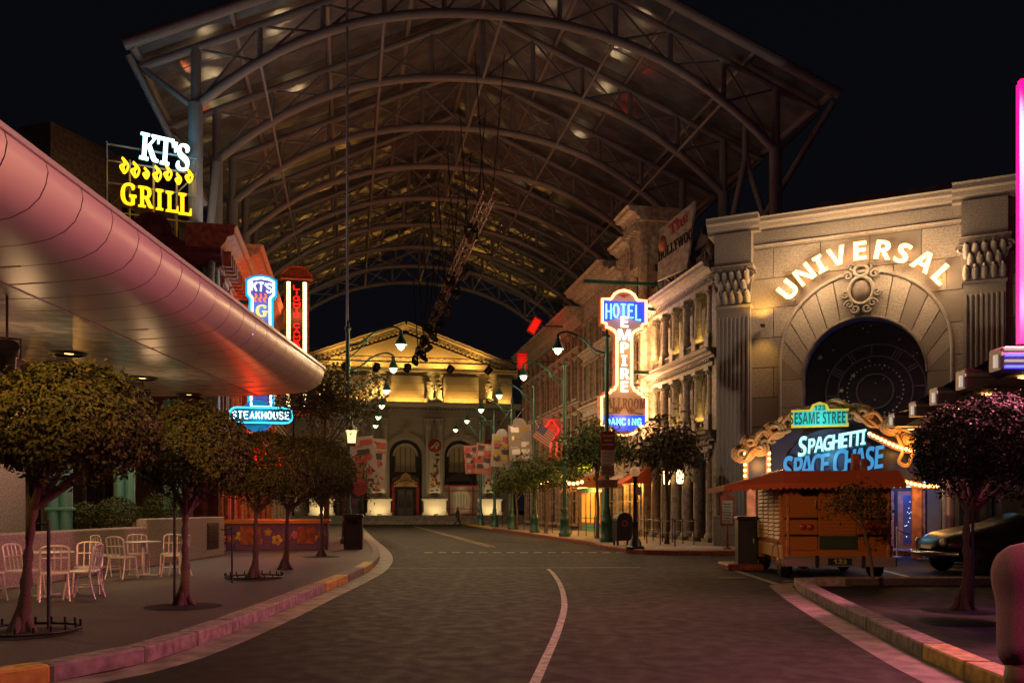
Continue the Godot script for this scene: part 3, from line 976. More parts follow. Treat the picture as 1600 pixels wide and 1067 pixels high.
func library():
	var t = thing("library", "floodlit pale stone library with pediment and arches closing the street", "building", S(6.6, 105.5), TH)
	var st = mats.limestone
	var W = 25.6
	part(t, "rear_block", bx(Vector3(0, 9.4, -6.7), Vector3(W, 17.2, 9.6)), mats.dark_wall)
	# ground storey with three arched openings
	var poly = PackedVector2Array([Vector2(-W / 2, 0.85)])
	for x in [-6.45, 0.0, 6.45]:
		poly.append(Vector2(x - 1.95, 0.85))
		for i in 17: poly.append(Vector2(x - cos(PI * i / 16.0) * 1.95, 7.9 + sin(PI * i / 16.0) * 1.95))
		poly.append(Vector2(x + 1.95, 0.85))
	poly.append_array([Vector2(W / 2, 0.85), Vector2(W / 2, 12.3), Vector2(-W / 2, 12.3)])
	part(t, "wall", B.new().prism(poly, -1.9, 0.0), st)
	# courses: long stones a little proud of the wall between the openings
	for side in [-1, 1]:
		for k in 9:
			var y = 3.0 + k * 0.92
			part(t, "stone_block", bx(Vector3(side * 11.6, y + 0.43, 0.012), Vector3(2.3, 0.88, 0.05)), st)
			if k < 6:
				part(t, "stone_block", bx(Vector3(side * 3.23, y + 0.43, 0.012), Vector3(1.9, 0.88, 0.05)), st)
				part(t, "stone_block", bx(Vector3(side * 9.3, y + 0.43, 0.012), Vector3(1.2, 0.88, 0.05)), st)
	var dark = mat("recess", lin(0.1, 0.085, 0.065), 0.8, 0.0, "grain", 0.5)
	var gold = mat("gilt", lin(0.55, 0.36, 0.1), 0.5, 0.1, "grain", 1.0)
	var red = mat("banner_red", lin(0.42, 0.03, 0.025), 0.7, 0.0, "grain", 1.0)
	var print_w = mat("print_white", lin(0.6, 0.56, 0.48), 0.7, 0.0, "grain", 1.0)
	var print_k = mat("print_black", lin(0.04, 0.035, 0.03), 0.7, 0.0, "grain", 1.0)
	for x in [-6.45, 0.0, 6.45]:
		part(t, "voussoir_ring", B.new().prism(ring_arc(Vector2(x, 7.9), 1.96, 2.55, 0.0, PI, 16), -0.1, 0.14), st)
		part(t, "keystone", B.new().prism(v2([x - 0.22, 9.7, x + 0.22, 9.7, x + 0.36, 11.1, x - 0.36, 11.1]), -0.1, 0.34), st)
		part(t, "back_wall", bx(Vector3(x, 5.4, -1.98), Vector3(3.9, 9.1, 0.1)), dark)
		var w = part(t, "arched_window", B.new().prism(ring_arc(Vector2(x, 7.9), 1.25, 1.5, 0.0, PI, 14), -1.9, -1.7), st)
		for i in 5:
			part(w, "mullion", bx(Vector3(x - 1.2 + i * 0.6, 7.4, -1.82), Vector3(0.07, 2.9 if absf(i - 2) < 2 else 1.9, 0.08)), mats.black_metal)
		part(w, "pane", B.new().prism(circle(Vector2(x, 7.9), 1.25, 14, 0.0, PI) + v2([x - 1.25, 6.0, x + 1.25, 6.0]), -1.92, -1.88), mat("lit_curtain", lin(0.34, 0.27, 0.16), 0.7, 0.0, "grain", 0.8))
		# inner porch with small pediment and doors
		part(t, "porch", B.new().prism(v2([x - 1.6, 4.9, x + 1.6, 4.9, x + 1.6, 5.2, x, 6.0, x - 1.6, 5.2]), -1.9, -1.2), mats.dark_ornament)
		for d in 2:
			var dr = part(t, "door", bx(Vector3(x - 0.48 + d * 0.96, 2.4, -1.86), Vector3(0.9, 3.1, 0.1)), mats.black_metal)
			part(dr, "pane", bx(Vector3(x - 0.48 + d * 0.96, 2.7, -1.8), Vector3(0.6, 1.9, 0.03)), mats.window_dark)
		for s in [-1.0, 1.0]:
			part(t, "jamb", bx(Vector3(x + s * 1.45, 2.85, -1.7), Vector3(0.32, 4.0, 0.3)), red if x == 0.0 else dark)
	part(t, "crest", B.new().prism(v2([-1.4, 4.2, 1.4, 4.2, 1.35, 4.75, 0.7, 5.1, 0.5, 5.6, 0.0, 5.9, -0.5, 5.6, -0.7, 5.1, -1.35, 4.75]), -1.2, -1.05), gold)
	for i in 9: part(t, "crest_boss", B.new().sph(Vector3(-1.2 + i * 0.3, 4.5 + 0.5 * sin(i * 0.39), -1.02), 0.13, 6), gold if i % 2 else red)
	# red framed hoarding in front of the right arch
	var hd = thing("hoarding", "red framed pale hoarding in the library's right arch", "hoarding", S(6.6, 105.5), TH)
	part(hd, "panel", bx(Vector3(6.4, 2.6, 0.3), Vector3(5.0, 3.3, 0.08)), mats.limestone)
	for q in [[6.4, 4.3, 5.2, 0.14], [6.4, 3.7, 5.2, 0.08], [6.4, 1.6, 5.2, 0.1], [6.4, 0.95, 5.2, 0.16]]: part(hd, "rail", bx(Vector3(q[0], q[1], 0.37), Vector3(q[2], q[3], 0.1)), red)
	for x in [3.9, 5.0, 7.8, 8.9]: part(hd, "stile", bx(Vector3(x, 2.6, 0.38), Vector3(0.12, 3.5, 0.13)), red)
	for i in 5: part(hd, "bar", bx(Vector3(5.7 + i * 0.35, 2.5, 0.36), Vector3(0.05, 2.0 - 0.3 * absf(i - 2), 0.06)), mats.black_metal)
	# paired columns on pedestals
	for x in [-9.7, -3.22, 3.22, 9.7]:
		var ped = B.new().cbox(Vector3(x, 1.75, 0.75), Vector3(2.7, 1.7, 1.5), 0.04)
		ped.box(Vector3(x, 1.0, 0.75), Vector3(3.0, 0.3, 1.8)); ped.box(Vector3(x, 2.65, 0.75), Vector3(3.0, 0.2, 1.8))
		part(t, "pedestal", ped, st)
		for d in [-0.62, 0.62]:
			part(t, "column", column(0.42, 9.4), st, at(Vector3(x + d, 2.75, 0.7)))
		spot(t, Vector3(x, 1.0, 3.0), Vector3(x, 4.6, 0.0), Color(1.0, 0.86, 0.6), 16.0, 80.0, 0.2)
		var fl = part(t, "flood_lamp", bx(Vector3(x, 0.95, 2.98), Vector3(0.5, 0.16, 0.2)), mats.black_metal)
		# hanging banner with round red head
		var bn = thing("library_banner", "tall printed banner with round red head on the library columns, %s" % ["far left pair", "left of the central door", "right of the central door", "far right pair"][int(round((x + 9.7) / 6.46))], "banner", S(6.6, 105.5), TH, "banners on the library columns")
		poster(bn, "sheet", 1.25, 4.9, 40 + int(x), at(Vector3(x, 5.9, 1.3)), [print_w, print_k, mats.line_yellow, red, print_k, gold])
		for k in 11:
			rng.seed = 100 + k + int(x) * 7
			part(bn, "print", bx(Vector3(x + rng.randf_range(-0.4, 0.4), 3.7 + k * 0.42, 1.318), Vector3(rng.randf_range(0.2, 0.5), rng.randf_range(0.14, 0.4), 0.02)), [print_k, gold, print_k, red, mats.limestone][k % 5])
		part(bn, "disc", B.new().prism(circle(Vector2(x, 8.95), 0.8, 20), 1.27, 1.32), red)
		part(bn, "disc_band", B.new().tube(smooth([Vector3(x - 0.5, 8.7, 1.32), Vector3(x - 0.1, 9.0, 1.32), Vector3(x + 0.2, 9.35, 1.32), Vector3(x + 0.45, 9.1, 1.32), Vector3(x + 0.15, 8.85, 1.32), Vector3(x + 0.3, 8.6, 1.32)], 5), 0.11, 6), print_w)
	# entablature, dentils, ledge
	part(t, "frieze", bx(Vector3(0, 12.75, -0.6), Vector3(W + 0.2, 0.9, 2.7)), st)
	var den = B.new()
	for i in 60: den.box(Vector3(-W / 2 + 0.2 + i * 0.43, 13.28, 0.86), Vector3(0.22, 0.18, 0.22))
	part(t, "dentil_row", den, st).set_meta("kind", "stuff")
	part(t, "ledge", B.new().mould(cornice(0.9, 0.6), -W / 2 - 0.7, W / 2 + 0.7, 13.35, 0.75, 3.0), st)
	# attic with panels
	part(t, "attic_wall", bx(Vector3(0, 15.6, -2.1), Vector3(W - 0.4, 3.4, 1.6)), st)
	for x in [-11.75, -6.46, 0.0, 6.46, 11.75]:
		for k in 4:
			part(t, "attic_block", bx(Vector3(x, 14.32 + k * 0.83, -0.65), Vector3(4.2 if absf(x) < 10.0 else 1.7, 0.8, 1.34)), st)
	part(t, "attic_cornice", B.new().mould(cornice(0.9, 0.9), -W / 2 - 0.5, W / 2 + 0.5, 17.2, -0.55, 1.4), st)
	# pediment
	var ph = 22.8
	part(t, "tympanum", B.new().prism(v2([-11.9, 18.1, 11.9, 18.1, 0, ph - 0.5]), -1.9, -1.0), st)
	for s in [-1.0, 1.0]:
		var L = Vector2(12.9, ph - 18.1).length()
		var a = atan2(ph - 18.1, 12.9)
		var b = B.new().mould(cornice(0.95, 0.75), -0.1 if s > 0 else 0.0, L + (0.12 if s < 0 else 0.0), 0.0, 0.0, 1.2)
		part(t, "raking_cornice", b, st, Transform3D(Basis(Vector3(0, 0, 1), a if s < 0 else -a), Vector3(-12.9 if s < 0 else 0.0, 18.1 if s < 0 else ph, -0.95)))
		var d2 = B.new()
		for i in 24: d2.box(Vector3(0.6 + i * 0.52, -0.12, 0.28), Vector3(0.26, 0.22, 0.5))
		var dn = part(t, "dentil_row", d2, st, Transform3D(Basis(Vector3(0, 0, 1), a if s < 0 else -a), Vector3(-12.9 if s < 0 else 0.0, 18.1 if s < 0 else ph, -0.95)))
		dn.set_meta("kind", "stuff")
	part(t, "roof", B.new().prism(v2([-12.8, 18.15, 12.8, 18.15, 0, ph + 0.1]), -11.0, -1.95), mats.dark_wall)
	# warm strip floods that wash the attic and the tympanum
	var amber = Color(1.0, 0.72, 0.3)
	for x in [-11.6, -6.7, 0.0, 6.5, 11.6]:
		var w = 4.2 if absf(x) < 10.0 else 1.6
		part(t, "flood_strip_lamp", bx(Vector3(x, 14.0, 0.62), Vector3(w, 0.08, 0.1)), em("amber_strip", amber, 1.6))
		area(t, Vector3(x, 14.06, 0.58), Vector3(x, 16.2, -0.1), amber, 2.6 * w, w, 0.1)
	for x in [-9.7, -3.75, -2.7, 2.7, 3.75, 9.7]:
		spot(t, Vector3(x + (0.7 if x > 0 else -0.7), 14.05, 1.5), Vector3(x, 15.5, 0.2), Color(1.0, 0.78, 0.4), 15.0, 30.0, 0.06)
	for i in 5:
		var x = -7.6 + i * 3.8
		part(t, "flood_strip_lamp", bx(Vector3(x, 18.2, 0.12), Vector3(1.2, 0.1, 0.12)), mats["amber_strip"])
		area(t, Vector3(x, 18.28, 0.08), Vector3(x, 19.8, -1.0), amber, 12.0, 2.4, 0.1)
	# robed statues on the ledge
	var bones = [[Vector3(0, 0.1, 0), Vector3(0.05, 1.5, 0), 0.46, 0.3], [Vector3(0.2, 0.1, 0.15), Vector3(0.15, 1.3, 0.1), 0.2, 0.2], [Vector3(0.05, 1.5, 0), Vector3(0.0, 2.2, 0), 0.3, 0.32], [Vector3(-0.3, 2.25, 0), Vector3(0.3, 2.25, 0), 0.17, 0.17], [Vector3(0, 2.3, 0), Vector3(0.03, 2.62, 0.03), 0.12, 0.11], [Vector3(0.03, 2.78, 0.05), Vector3(0.03, 2.9, 0.03), 0.17, 0.18], [Vector3(0.33, 2.2, 0), Vector3(0.48, 1.7, 0.12), 0.13, 0.11], [Vector3(0.48, 1.7, 0.12), Vector3(0.2, 1.55, 0.38), 0.11, 0.1], [Vector3(-0.33, 2.2, 0), Vector3(-0.45, 1.7, 0.02), 0.13, 0.11], [Vector3(-0.45, 1.7, 0.02), Vector3(-0.38, 1.2, 0.2), 0.11, 0.09], [Vector3(-0.35, 1.9, 0.1), Vector3(0.35, 1.1, 0.3), 0.12, 0.16], [Vector3(0.3, 1.2, 0.22), Vector3(0.38, 0.15, 0.1), 0.16, 0.1]]
	var body = flesh(bones, 0.075, 0.12).done()
	var n = 0
	for q in [[-9.7, 0.1], [-3.75, 0.3], [-2.7, -0.4], [2.7, 0.5], [3.75, -0.2], [9.7, 0.2]]:
		var o = thing("statue", "robed stone statue on the library ledge, %s from the left" % ["first", "second", "third", "fourth", "fifth", "sixth"][n], "statue", t.transform * Vector3(q[0], 13.95, 0.2), TH + q[1], "statues on the library ledge")
		part(o, "block", bx(Vector3(0, 0.3, 0), Vector3(1.0, 0.6, 0.9)), st)
		part(o, "figure", body, st, at(Vector3(0, 0.6, 0), 0.0, Vector3(0.85, 0.85, 0.85)))
		n += 1

# cast-iron front with rows of columns
func column_building():
	var t = thing("column_front_building", "ornate cream building with rows of uplit columns beside the lantern colonnade", "building", S(15.5, 44.4), TH - PI / 2)
	var W = 8.3
	var ci = mats.castiron
	part(t, "rear_block", bx(Vector3(W / 2, 5.9, -5.6), Vector3(W, 11.7, 9.0)), mats.dark_wall)
	part(t, "side_wall", bx(Vector3(W - 0.15, 5.9, -5.0), Vector3(0.34, 11.7, 10.2)), mats.brownstone)
	var levels = [[0.15, 4.2, 0.3], [5.0, 7.75, 0.18], [8.5, 11.2, 0.17]]
	for li in 3:
		var l = levels[li]
		var hh = l[1] - l[0]
		part(t, "back_wall", bx(Vector3(W / 2, (l[0] + l[1]) * 0.5, -1.0), Vector3(W, hh, 0.2)), mats.dark_ornament)
		var n = 6
		for i in n:
			var x = 0.55 + i * (W - 1.1) / (n - 1)
			if li == 0:
				part(t, "column", column(0.27, hh), ci, at(Vector3(x, l[0], 0.0)))
				continue
			part(t, "pedestal", B.new().cbox(Vector3(x, l[0] + 0.25, 0.05), Vector3(0.5, 0.5, 0.5), 0.03), ci)
			part(t, "column", column(l[2], hh - 0.5), ci, at(Vector3(x, l[0] + 0.5, 0.05)))
			part(t, "pier", bx(Vector3(x, (l[0] + l[1]) * 0.5, -0.45), Vector3(0.34, hh, 0.5)), ci)
			if i < n - 1:
				var xm = x + (W - 1.1) / (n - 1) * 0.5
				window(t, xm, l[0] + 0.55, 0.85, hh - 1.15, -0.62, ci, Vector2i(1, 2), 0.1)
				part(t, "arch", B.new().prism(ring_arc(Vector2(xm, l[1] - 0.62), 0.5, 0.66, 0.0, PI, 8), -0.4, -0.15), ci)
				var bal = B.new()
				for k in 5: bal.lathe([Vector2(0.02, 0.0), Vector2(0.05, 0.05), Vector2(0.065, 0.16), Vector2(0.03, 0.3), Vector2(0.04, 0.42)], 6, false, Vector3(xm - 0.4 + k * 0.2, l[0], 0.12))
				bal.box(Vector3(xm, l[0] + 0.45, 0.12), Vector3(1.0, 0.06, 0.14))
				part(t, "balustrade", bal, ci)
				part(t, "uplight_bulb", bx(Vector3(xm, l[0] + 0.5, -0.1), Vector3(0.12, 0.05, 0.1)), mats.warm_bulb)
				if i % 2 == 0: omni(t, Vector3(xm, l[0] + 0.62, -0.08), Color(1.0, 0.78, 0.35), 0.8, 0.06)
	# entablatures
	for q in [[4.2, 0.45, 0.34], [7.75, 0.4, 0.3], [11.2, 0.55, 0.3]]:
		part(t, "frieze", bx(Vector3(W / 2, q[0] + 0.15, -0.32), Vector3(W, q[2], 1.1)), ci)
		part(t, "cornice", B.new().mould(cornice(q[1] + 0.1, q[1]), -0.1, W + 0.35, q[0] + 0.3, 0.22, 1.0), ci)
		var d = B.new()
		for i in 34: d.box(Vector3(0.14 + i * 0.245, q[0] + 0.24, 0.3), Vector3(0.12, 0.14, 0.2))
		part(t, "dentil_row", d, ci).set_meta("kind", "stuff")
	part(t, "corner_pier", bx(Vector3(W + 0.02, 5.7, -0.3), Vector3(0.5, 11.1, 0.9)), ci)
	part(t, "doorway", bx(Vector3(2.4, 1.6, -0.85), Vector3(1.4, 2.9, 0.14)), mats.window_dark)
	for x in [4.2, 5.8, 7.2]: part(t, "doorway", bx(Vector3(x, 1.7, -0.85), Vector3(1.0, 3.0, 0.14)), mats.window_dark)
	# scrolled dormers and balusters above the top cornice, dark
	var dk = mats.dark_ornament
	for i in 4:
		var x = 1.0 + i * 2.05
		var b = B.new().cbox(Vector3(x, 12.5, -0.3), Vector3(1.1, 1.3, 0.8), 0.05)
		part(t, "dormer", b, dk)
		part(t, "dormer_gable", B.new().prism(v2([x - 0.75, 13.15, x + 0.75, 13.15, x + 0.5, 13.5, x + 0.15, 13.6, x, 14.0, x - 0.15, 13.6, x - 0.5, 13.5]), -0.7, 0.25), dk)
		for s in [-1, 1]:
			part(t, "scroll", B.new().tube(smooth([Vector3(x + s * 0.62, 13.0, 0.1), Vector3(x + s * 0.95, 12.7, 0.12), Vector3(x + s * 0.85, 12.2, 0.16), Vector3(x + s * 0.62, 12.3, 0.16), Vector3(x + s * 0.72, 12.5, 0.16)], 5), 0.12, 6), dk)
		part(t, "urn", B.new().lathe([Vector2(0.1, 12.0), Vector2(0.22, 12.1), Vector2(0.12, 12.3), Vector2(0.3, 12.7), Vector2(0.34, 12.95), Vector2(0.1, 13.15), Vector2(0.02, 13.5)], 10, false, Vector3(x + 1.02, 0, 0.1)), dk)
		var bal = B.new()
		for k in 4: bal.lathe([Vector2(0.05, 0.0), Vector2(0.1, 0.1), Vector2(0.13, 0.3), Vector2(0.06, 0.55), Vector2(0.09, 0.75)], 8, false, Vector3(x - 0.45 + k * 0.3, 12.0, 0.24))
		part(t, "balustrade", bal, ci)
	# lanterns between the street columns
	for i in 3:
		var lit = i < 2
		var o = thing("hanging_lantern", ["lit white cylinder lantern hanging nearer the sign in the colonnade", "lit white cylinder lantern, middle of the three in the colonnade", "unlit cylinder lantern at the near end of the colonnade"][i], "lantern", t.transform * Vector3(3.6 + i * 1.75, 3.1, 0.55), TH, "lanterns in the colonnade")
		part(o, "hood", B.new().lathe([Vector2(0.2, 0.3), Vector2(0.2, 0.42), Vector2(0.12, 0.55), Vector2(0.14, 0.7), Vector2(0.03, 0.8), Vector2(0.02, 1.15)], 12), mats.black_metal)
		part(o, "lamp_glass", B.new().lathe([Vector2(0.01, -0.35), Vector2(0.12, -0.33), Vector2(0.16, -0.2), Vector2(0.17, 0.3), Vector2(0.01, 0.31)], 12), em("lantern_glow", Color(1.0, 0.78, 0.5), 4.0) if lit else mats.limestone)
		if lit: omni(o, Vector3(0, 0, 0), Color(1.0, 0.76, 0.45), 3.5, 0.15)


func right_street():
	# tall building of three stepped bays
	var t = thing("stepped_cornice_building", "tall cream building with three stepped bracketed cornices behind the hotel sign", "building", S(15.5, 50.6), TH - PI / 2)
	part(t, "rear_block", bx(Vector3(3.1, 7.4, -5.5), Vector3(6.2, 14.7, 10)), mats.dark_wall)
	for i in 3:
		var x0 = i * 2.06; var top = 14.6 + i * 1.0
		var pz = 0.25 * i
		var b = Node3D.new()
		b.name = "bay" if i == 0 else "bay_%03d" % i
		t.add_child(b)
		b.position = Vector3(x0, 0, pz)
		storeys(b, 2.06, [[0.15, 4.2, 1, 1.3, 2.9, 0.4], [4.2, 7.6, 1, 1.0, 2.2, 0.7], [7.6, 11.0, 1, 1.0, 2.2, 0.7], [11.0, top - 1.0, 1, 1.0, 1.6 + i * 0.4, 0.6]], top, mats.cream, mats.cream, Vector2i(2, 2))
		part(b, "side_wall", bx(Vector3(2.06 - 0.1, top * 0.5 - 0.5, -1.4), Vector3(0.2, top - 1.0, 2.4)), mats.cream)
		for k in [4.2, 7.6, 11.0]:
			part(b, "string_course", B.new().mould(cornice(0.35, 0.3), -0.05, 2.15, k, 0.0, 0.5), mats.cream)
		part(b, "frieze", bx(Vector3(1.03, top - 0.55, -0.9), Vector3(2.06, 0.9, 2.0)), mats.cream)
		var br = B.new()
		for k in 5: br.box(Vector3(0.16 + k * 0.43, top - 0.35, 0.28), Vector3(0.16, 0.5, 0.42))
		part(b, "bracket_row", br, mats.cream).set_meta("kind", "stuff")
		part(b, "cornice", B.new().mould(cornice(0.85, 0.7), -0.15, 2.3, top - 0.1, 0.1, 2.0), mats.cream)
		part(b, "pilaster", bx(Vector3(0.14, top * 0.5 + 1.5, 0.06), Vector3(0.26, top - 4.6, 0.16)), mats.cream)
		part(b, "pilaster", bx(Vector3(1.92, top * 0.5 + 1.5, 0.06), Vector3(0.26, top - 4.6, 0.16)), mats.cream)
	# pale building with a deep cornice
	t = thing("deep_cornice_building", "pale narrow building with a deep overhanging cornice left of the hotel sign top", "building", S(15.5, 58.6), TH - PI / 2)
	part(t, "rear_block", bx(Vector3(4, 7.0, -5.6), Vector3(8, 14, 10)), mats.dark_wall)
	storeys(t, 8.0, [[0.15, 4.4, 4, 1.4, 3.0, 0.4], [4.4, 8.0, 5, 0.85, 2.3, 0.7], [8.0, 11.6, 5, 0.85, 2.3, 0.7], [11.6, 14.4, 5, 0.85, 1.6, 0.5]], 14.4, mats.cream, mats.buff)
	for k in [4.3, 8.0, 11.6]: part(t, "string_course", B.new().mould(cornice(0.4, 0.35), -0.05, 8.1, k, 0.0, 0.4), mats.cream)
	part(t, "side_wall", bx(Vector3(7.95, 8.0, -2.2), Vector3(0.16, 13.0, 4.2)), mats.buff)
	part(t, "frieze", bx(Vector3(4, 14.8, -1.2), Vector3(8, 0.9, 2.4)), mats.cream)
	part(t, "cornice", B.new().mould(cornice(1.3, 0.9), -0.1, 8.25, 15.2, 0.0, 2.4), mats.cream)
	# brown brick row further down
	t = thing("brick_row", "brown brick row with tall arched windows at the far right of the street", "building", S(15.5, 79.0), TH - PI / 2)
	part(t, "rear_block", bx(Vector3(10.2, 7.0, -5.6), Vector3(20.4, 14.0, 10)), mats.dark_wall)
	storeys(t, 20.4, [[0.15, 4.6, 6, 1.9, 3.2, 0.4], [4.6, 8.6, 10, 0.9, 2.7, 0.7], [8.6, 12.4, 10, 0.9, 2.6, 0.6], [12.4, 14.0, 10, 0.7, 0.8, 0.3]], 14.0, mats.brownstone, mats.buff)
	for k in [4.5, 8.6, 12.3]: part(t, "string_course", B.new().mould(cornice(0.35, 0.3), -0.05, 20.5, k, 0.0, 0.4), mats.buff)
	for i in 11: part(t, "pilaster", bx(Vector3(0.2 + i * 2.0, 9.2, 0.1), Vector3(0.4, 9.0, 0.24)), mats.brownstone)
	part(t, "cornice", B.new().mould(cornice(1.2, 1.2), -0.2, 20.6, 14.0, 0.0, 2.4), mats.buff)
	part(t, "side_wall", bx(Vector3(20.36, 9.0, -1.2), Vector3(0.16, 11.0, 2.2)), mats.brownstone)
	part(t, "lit_window", bx(Vector3(12.6, 6.6, 0.03), Vector3(4.0, 2.6, 0.06)), em("red_window", Color(1.0, 0.07, 0.03), 0.6, lin(0.3, 0.05, 0.03)))
	omni(t, Vector3(12.6, 6.6, 1.2), Color(1.0, 0.1, 0.05), 1.5, 0.3)
	# red neon signs up on the brick row
	for q in [[S(12.9, 62.0, 14.55), 0.42, 1.05, "small slanted red neon sign high on the brick row", -0.5], [S(12.7, 65.5, 12.6), 0.62, 1.15, "square red louvred neon sign below the slanted one on the brick row", 0.0]]:
		var o = thing("red_neon_sign", q[3], "neon sign", q[0], TH, "red neon signs on the brick row")
		part(o, "box", bx(Vector3(0, 0, -0.06), Vector3(q[1] + 0.2, q[2] + 0.2, 0.12)), mats.maroon, Transform3D(Basis(Vector3(0, 0, 1), q[4]), Vector3.ZERO))
		for k in 6:
			part(o, "neon_tube", bx(Vector3(0, -q[2] * 0.42 + k * q[2] * 0.168, 0.03), Vector3(q[1], 0.05, 0.05)), mats.neon_red if q[4] < 0.0 else em("neon_dim_red", Color(1.0, 0.05, 0.03), 0.8), Transform3D(Basis(Vector3(0, 0, 1), q[4]), Vector3.ZERO))
		part(o, "bracket", bx(Vector3(1.4, 0, -0.05), Vector3(2.2, 0.08, 0.08)), mats.black_metal)
		omni(o, Vector3(0, 0, 0.5), Color(1.0, 0.08, 0.04), 0.9, 0.2)
	# roof billboard on its frame
	t = thing("roof_billboard", "tilted cream roof billboard reading Hollywood above the dark dormers", "billboard", S(14.6, 38.6, 12.2), TH - 1.24)
	var bw = 2.6; var bh = 2.9
	part(t, "panel", B.new().prism(v2([-bw / 2, 0, bw / 2 - 0.5, 0.1, bw / 2, bh * 1.02, -bw / 2 + 0.2, bh * 0.82]), -0.06, 0.06), mats.cream)
	part(t, "script", text_mesh("The", 0.5, 0.03, true), mat("sign_red", lin(0.5, 0.06, 0.04), 0.6), Transform3D(Basis(Vector3(0, 0, 1), 0.25).scaled(Vector3(1, 1, 1)), Vector3(0.25, 2.25, 0.08)))
	part(t, "lettering", text_mesh("HOLLYWOOD", 0.33, 0.03, true), mats.black_metal, Transform3D(Basis(Vector3(0, 0, 1), 0.12).scaled(Vector3(0.85, 1.4, 1)), Vector3(0.15, 1.35, 0.08)))
	for s in [-1, 1]: part(t, "prop", B.new().tube([Vector3(s * 0.9, 0.1, -0.1), Vector3(s * 0.9, -0.3, -1.5)], 0.06), mats.black_metal)
	part(t, "ball", B.new().sph(Vector3(-0.9, 1.6, 0.06), Vector3(0.3, 0.42, 0.06), 12), mats.orange_trim)

	# floodlight on the roof behind the dormers, washing the canopy
	t = thing("roof_floodlight", "black roof floodlight hidden behind the dark dormers of the column building", "floodlight", S(20.5, 46.0, 12.2), TH)
	part(t, "housing", B.new().cbox(Vector3.ZERO, Vector3(0.5, 0.4, 0.4), 0.05), mats.black_metal)
	part(t, "lamp_lens", bx(Vector3(-0.05, 0.22, 0), Vector3(0.36, 0.02, 0.3)), mats.flood_lens)
	part(t, "bracket", bx(Vector3(0, -0.3, 0), Vector3(0.1, 0.3, 0.1)), mats.black_metal)
	spot(t, Vector3(-0.05, 0.4, 0), Vector3(-7.0, 9.0, 0.0), Color(1.0, 0.93, 0.85), 11.0, 72.0, 0.2)

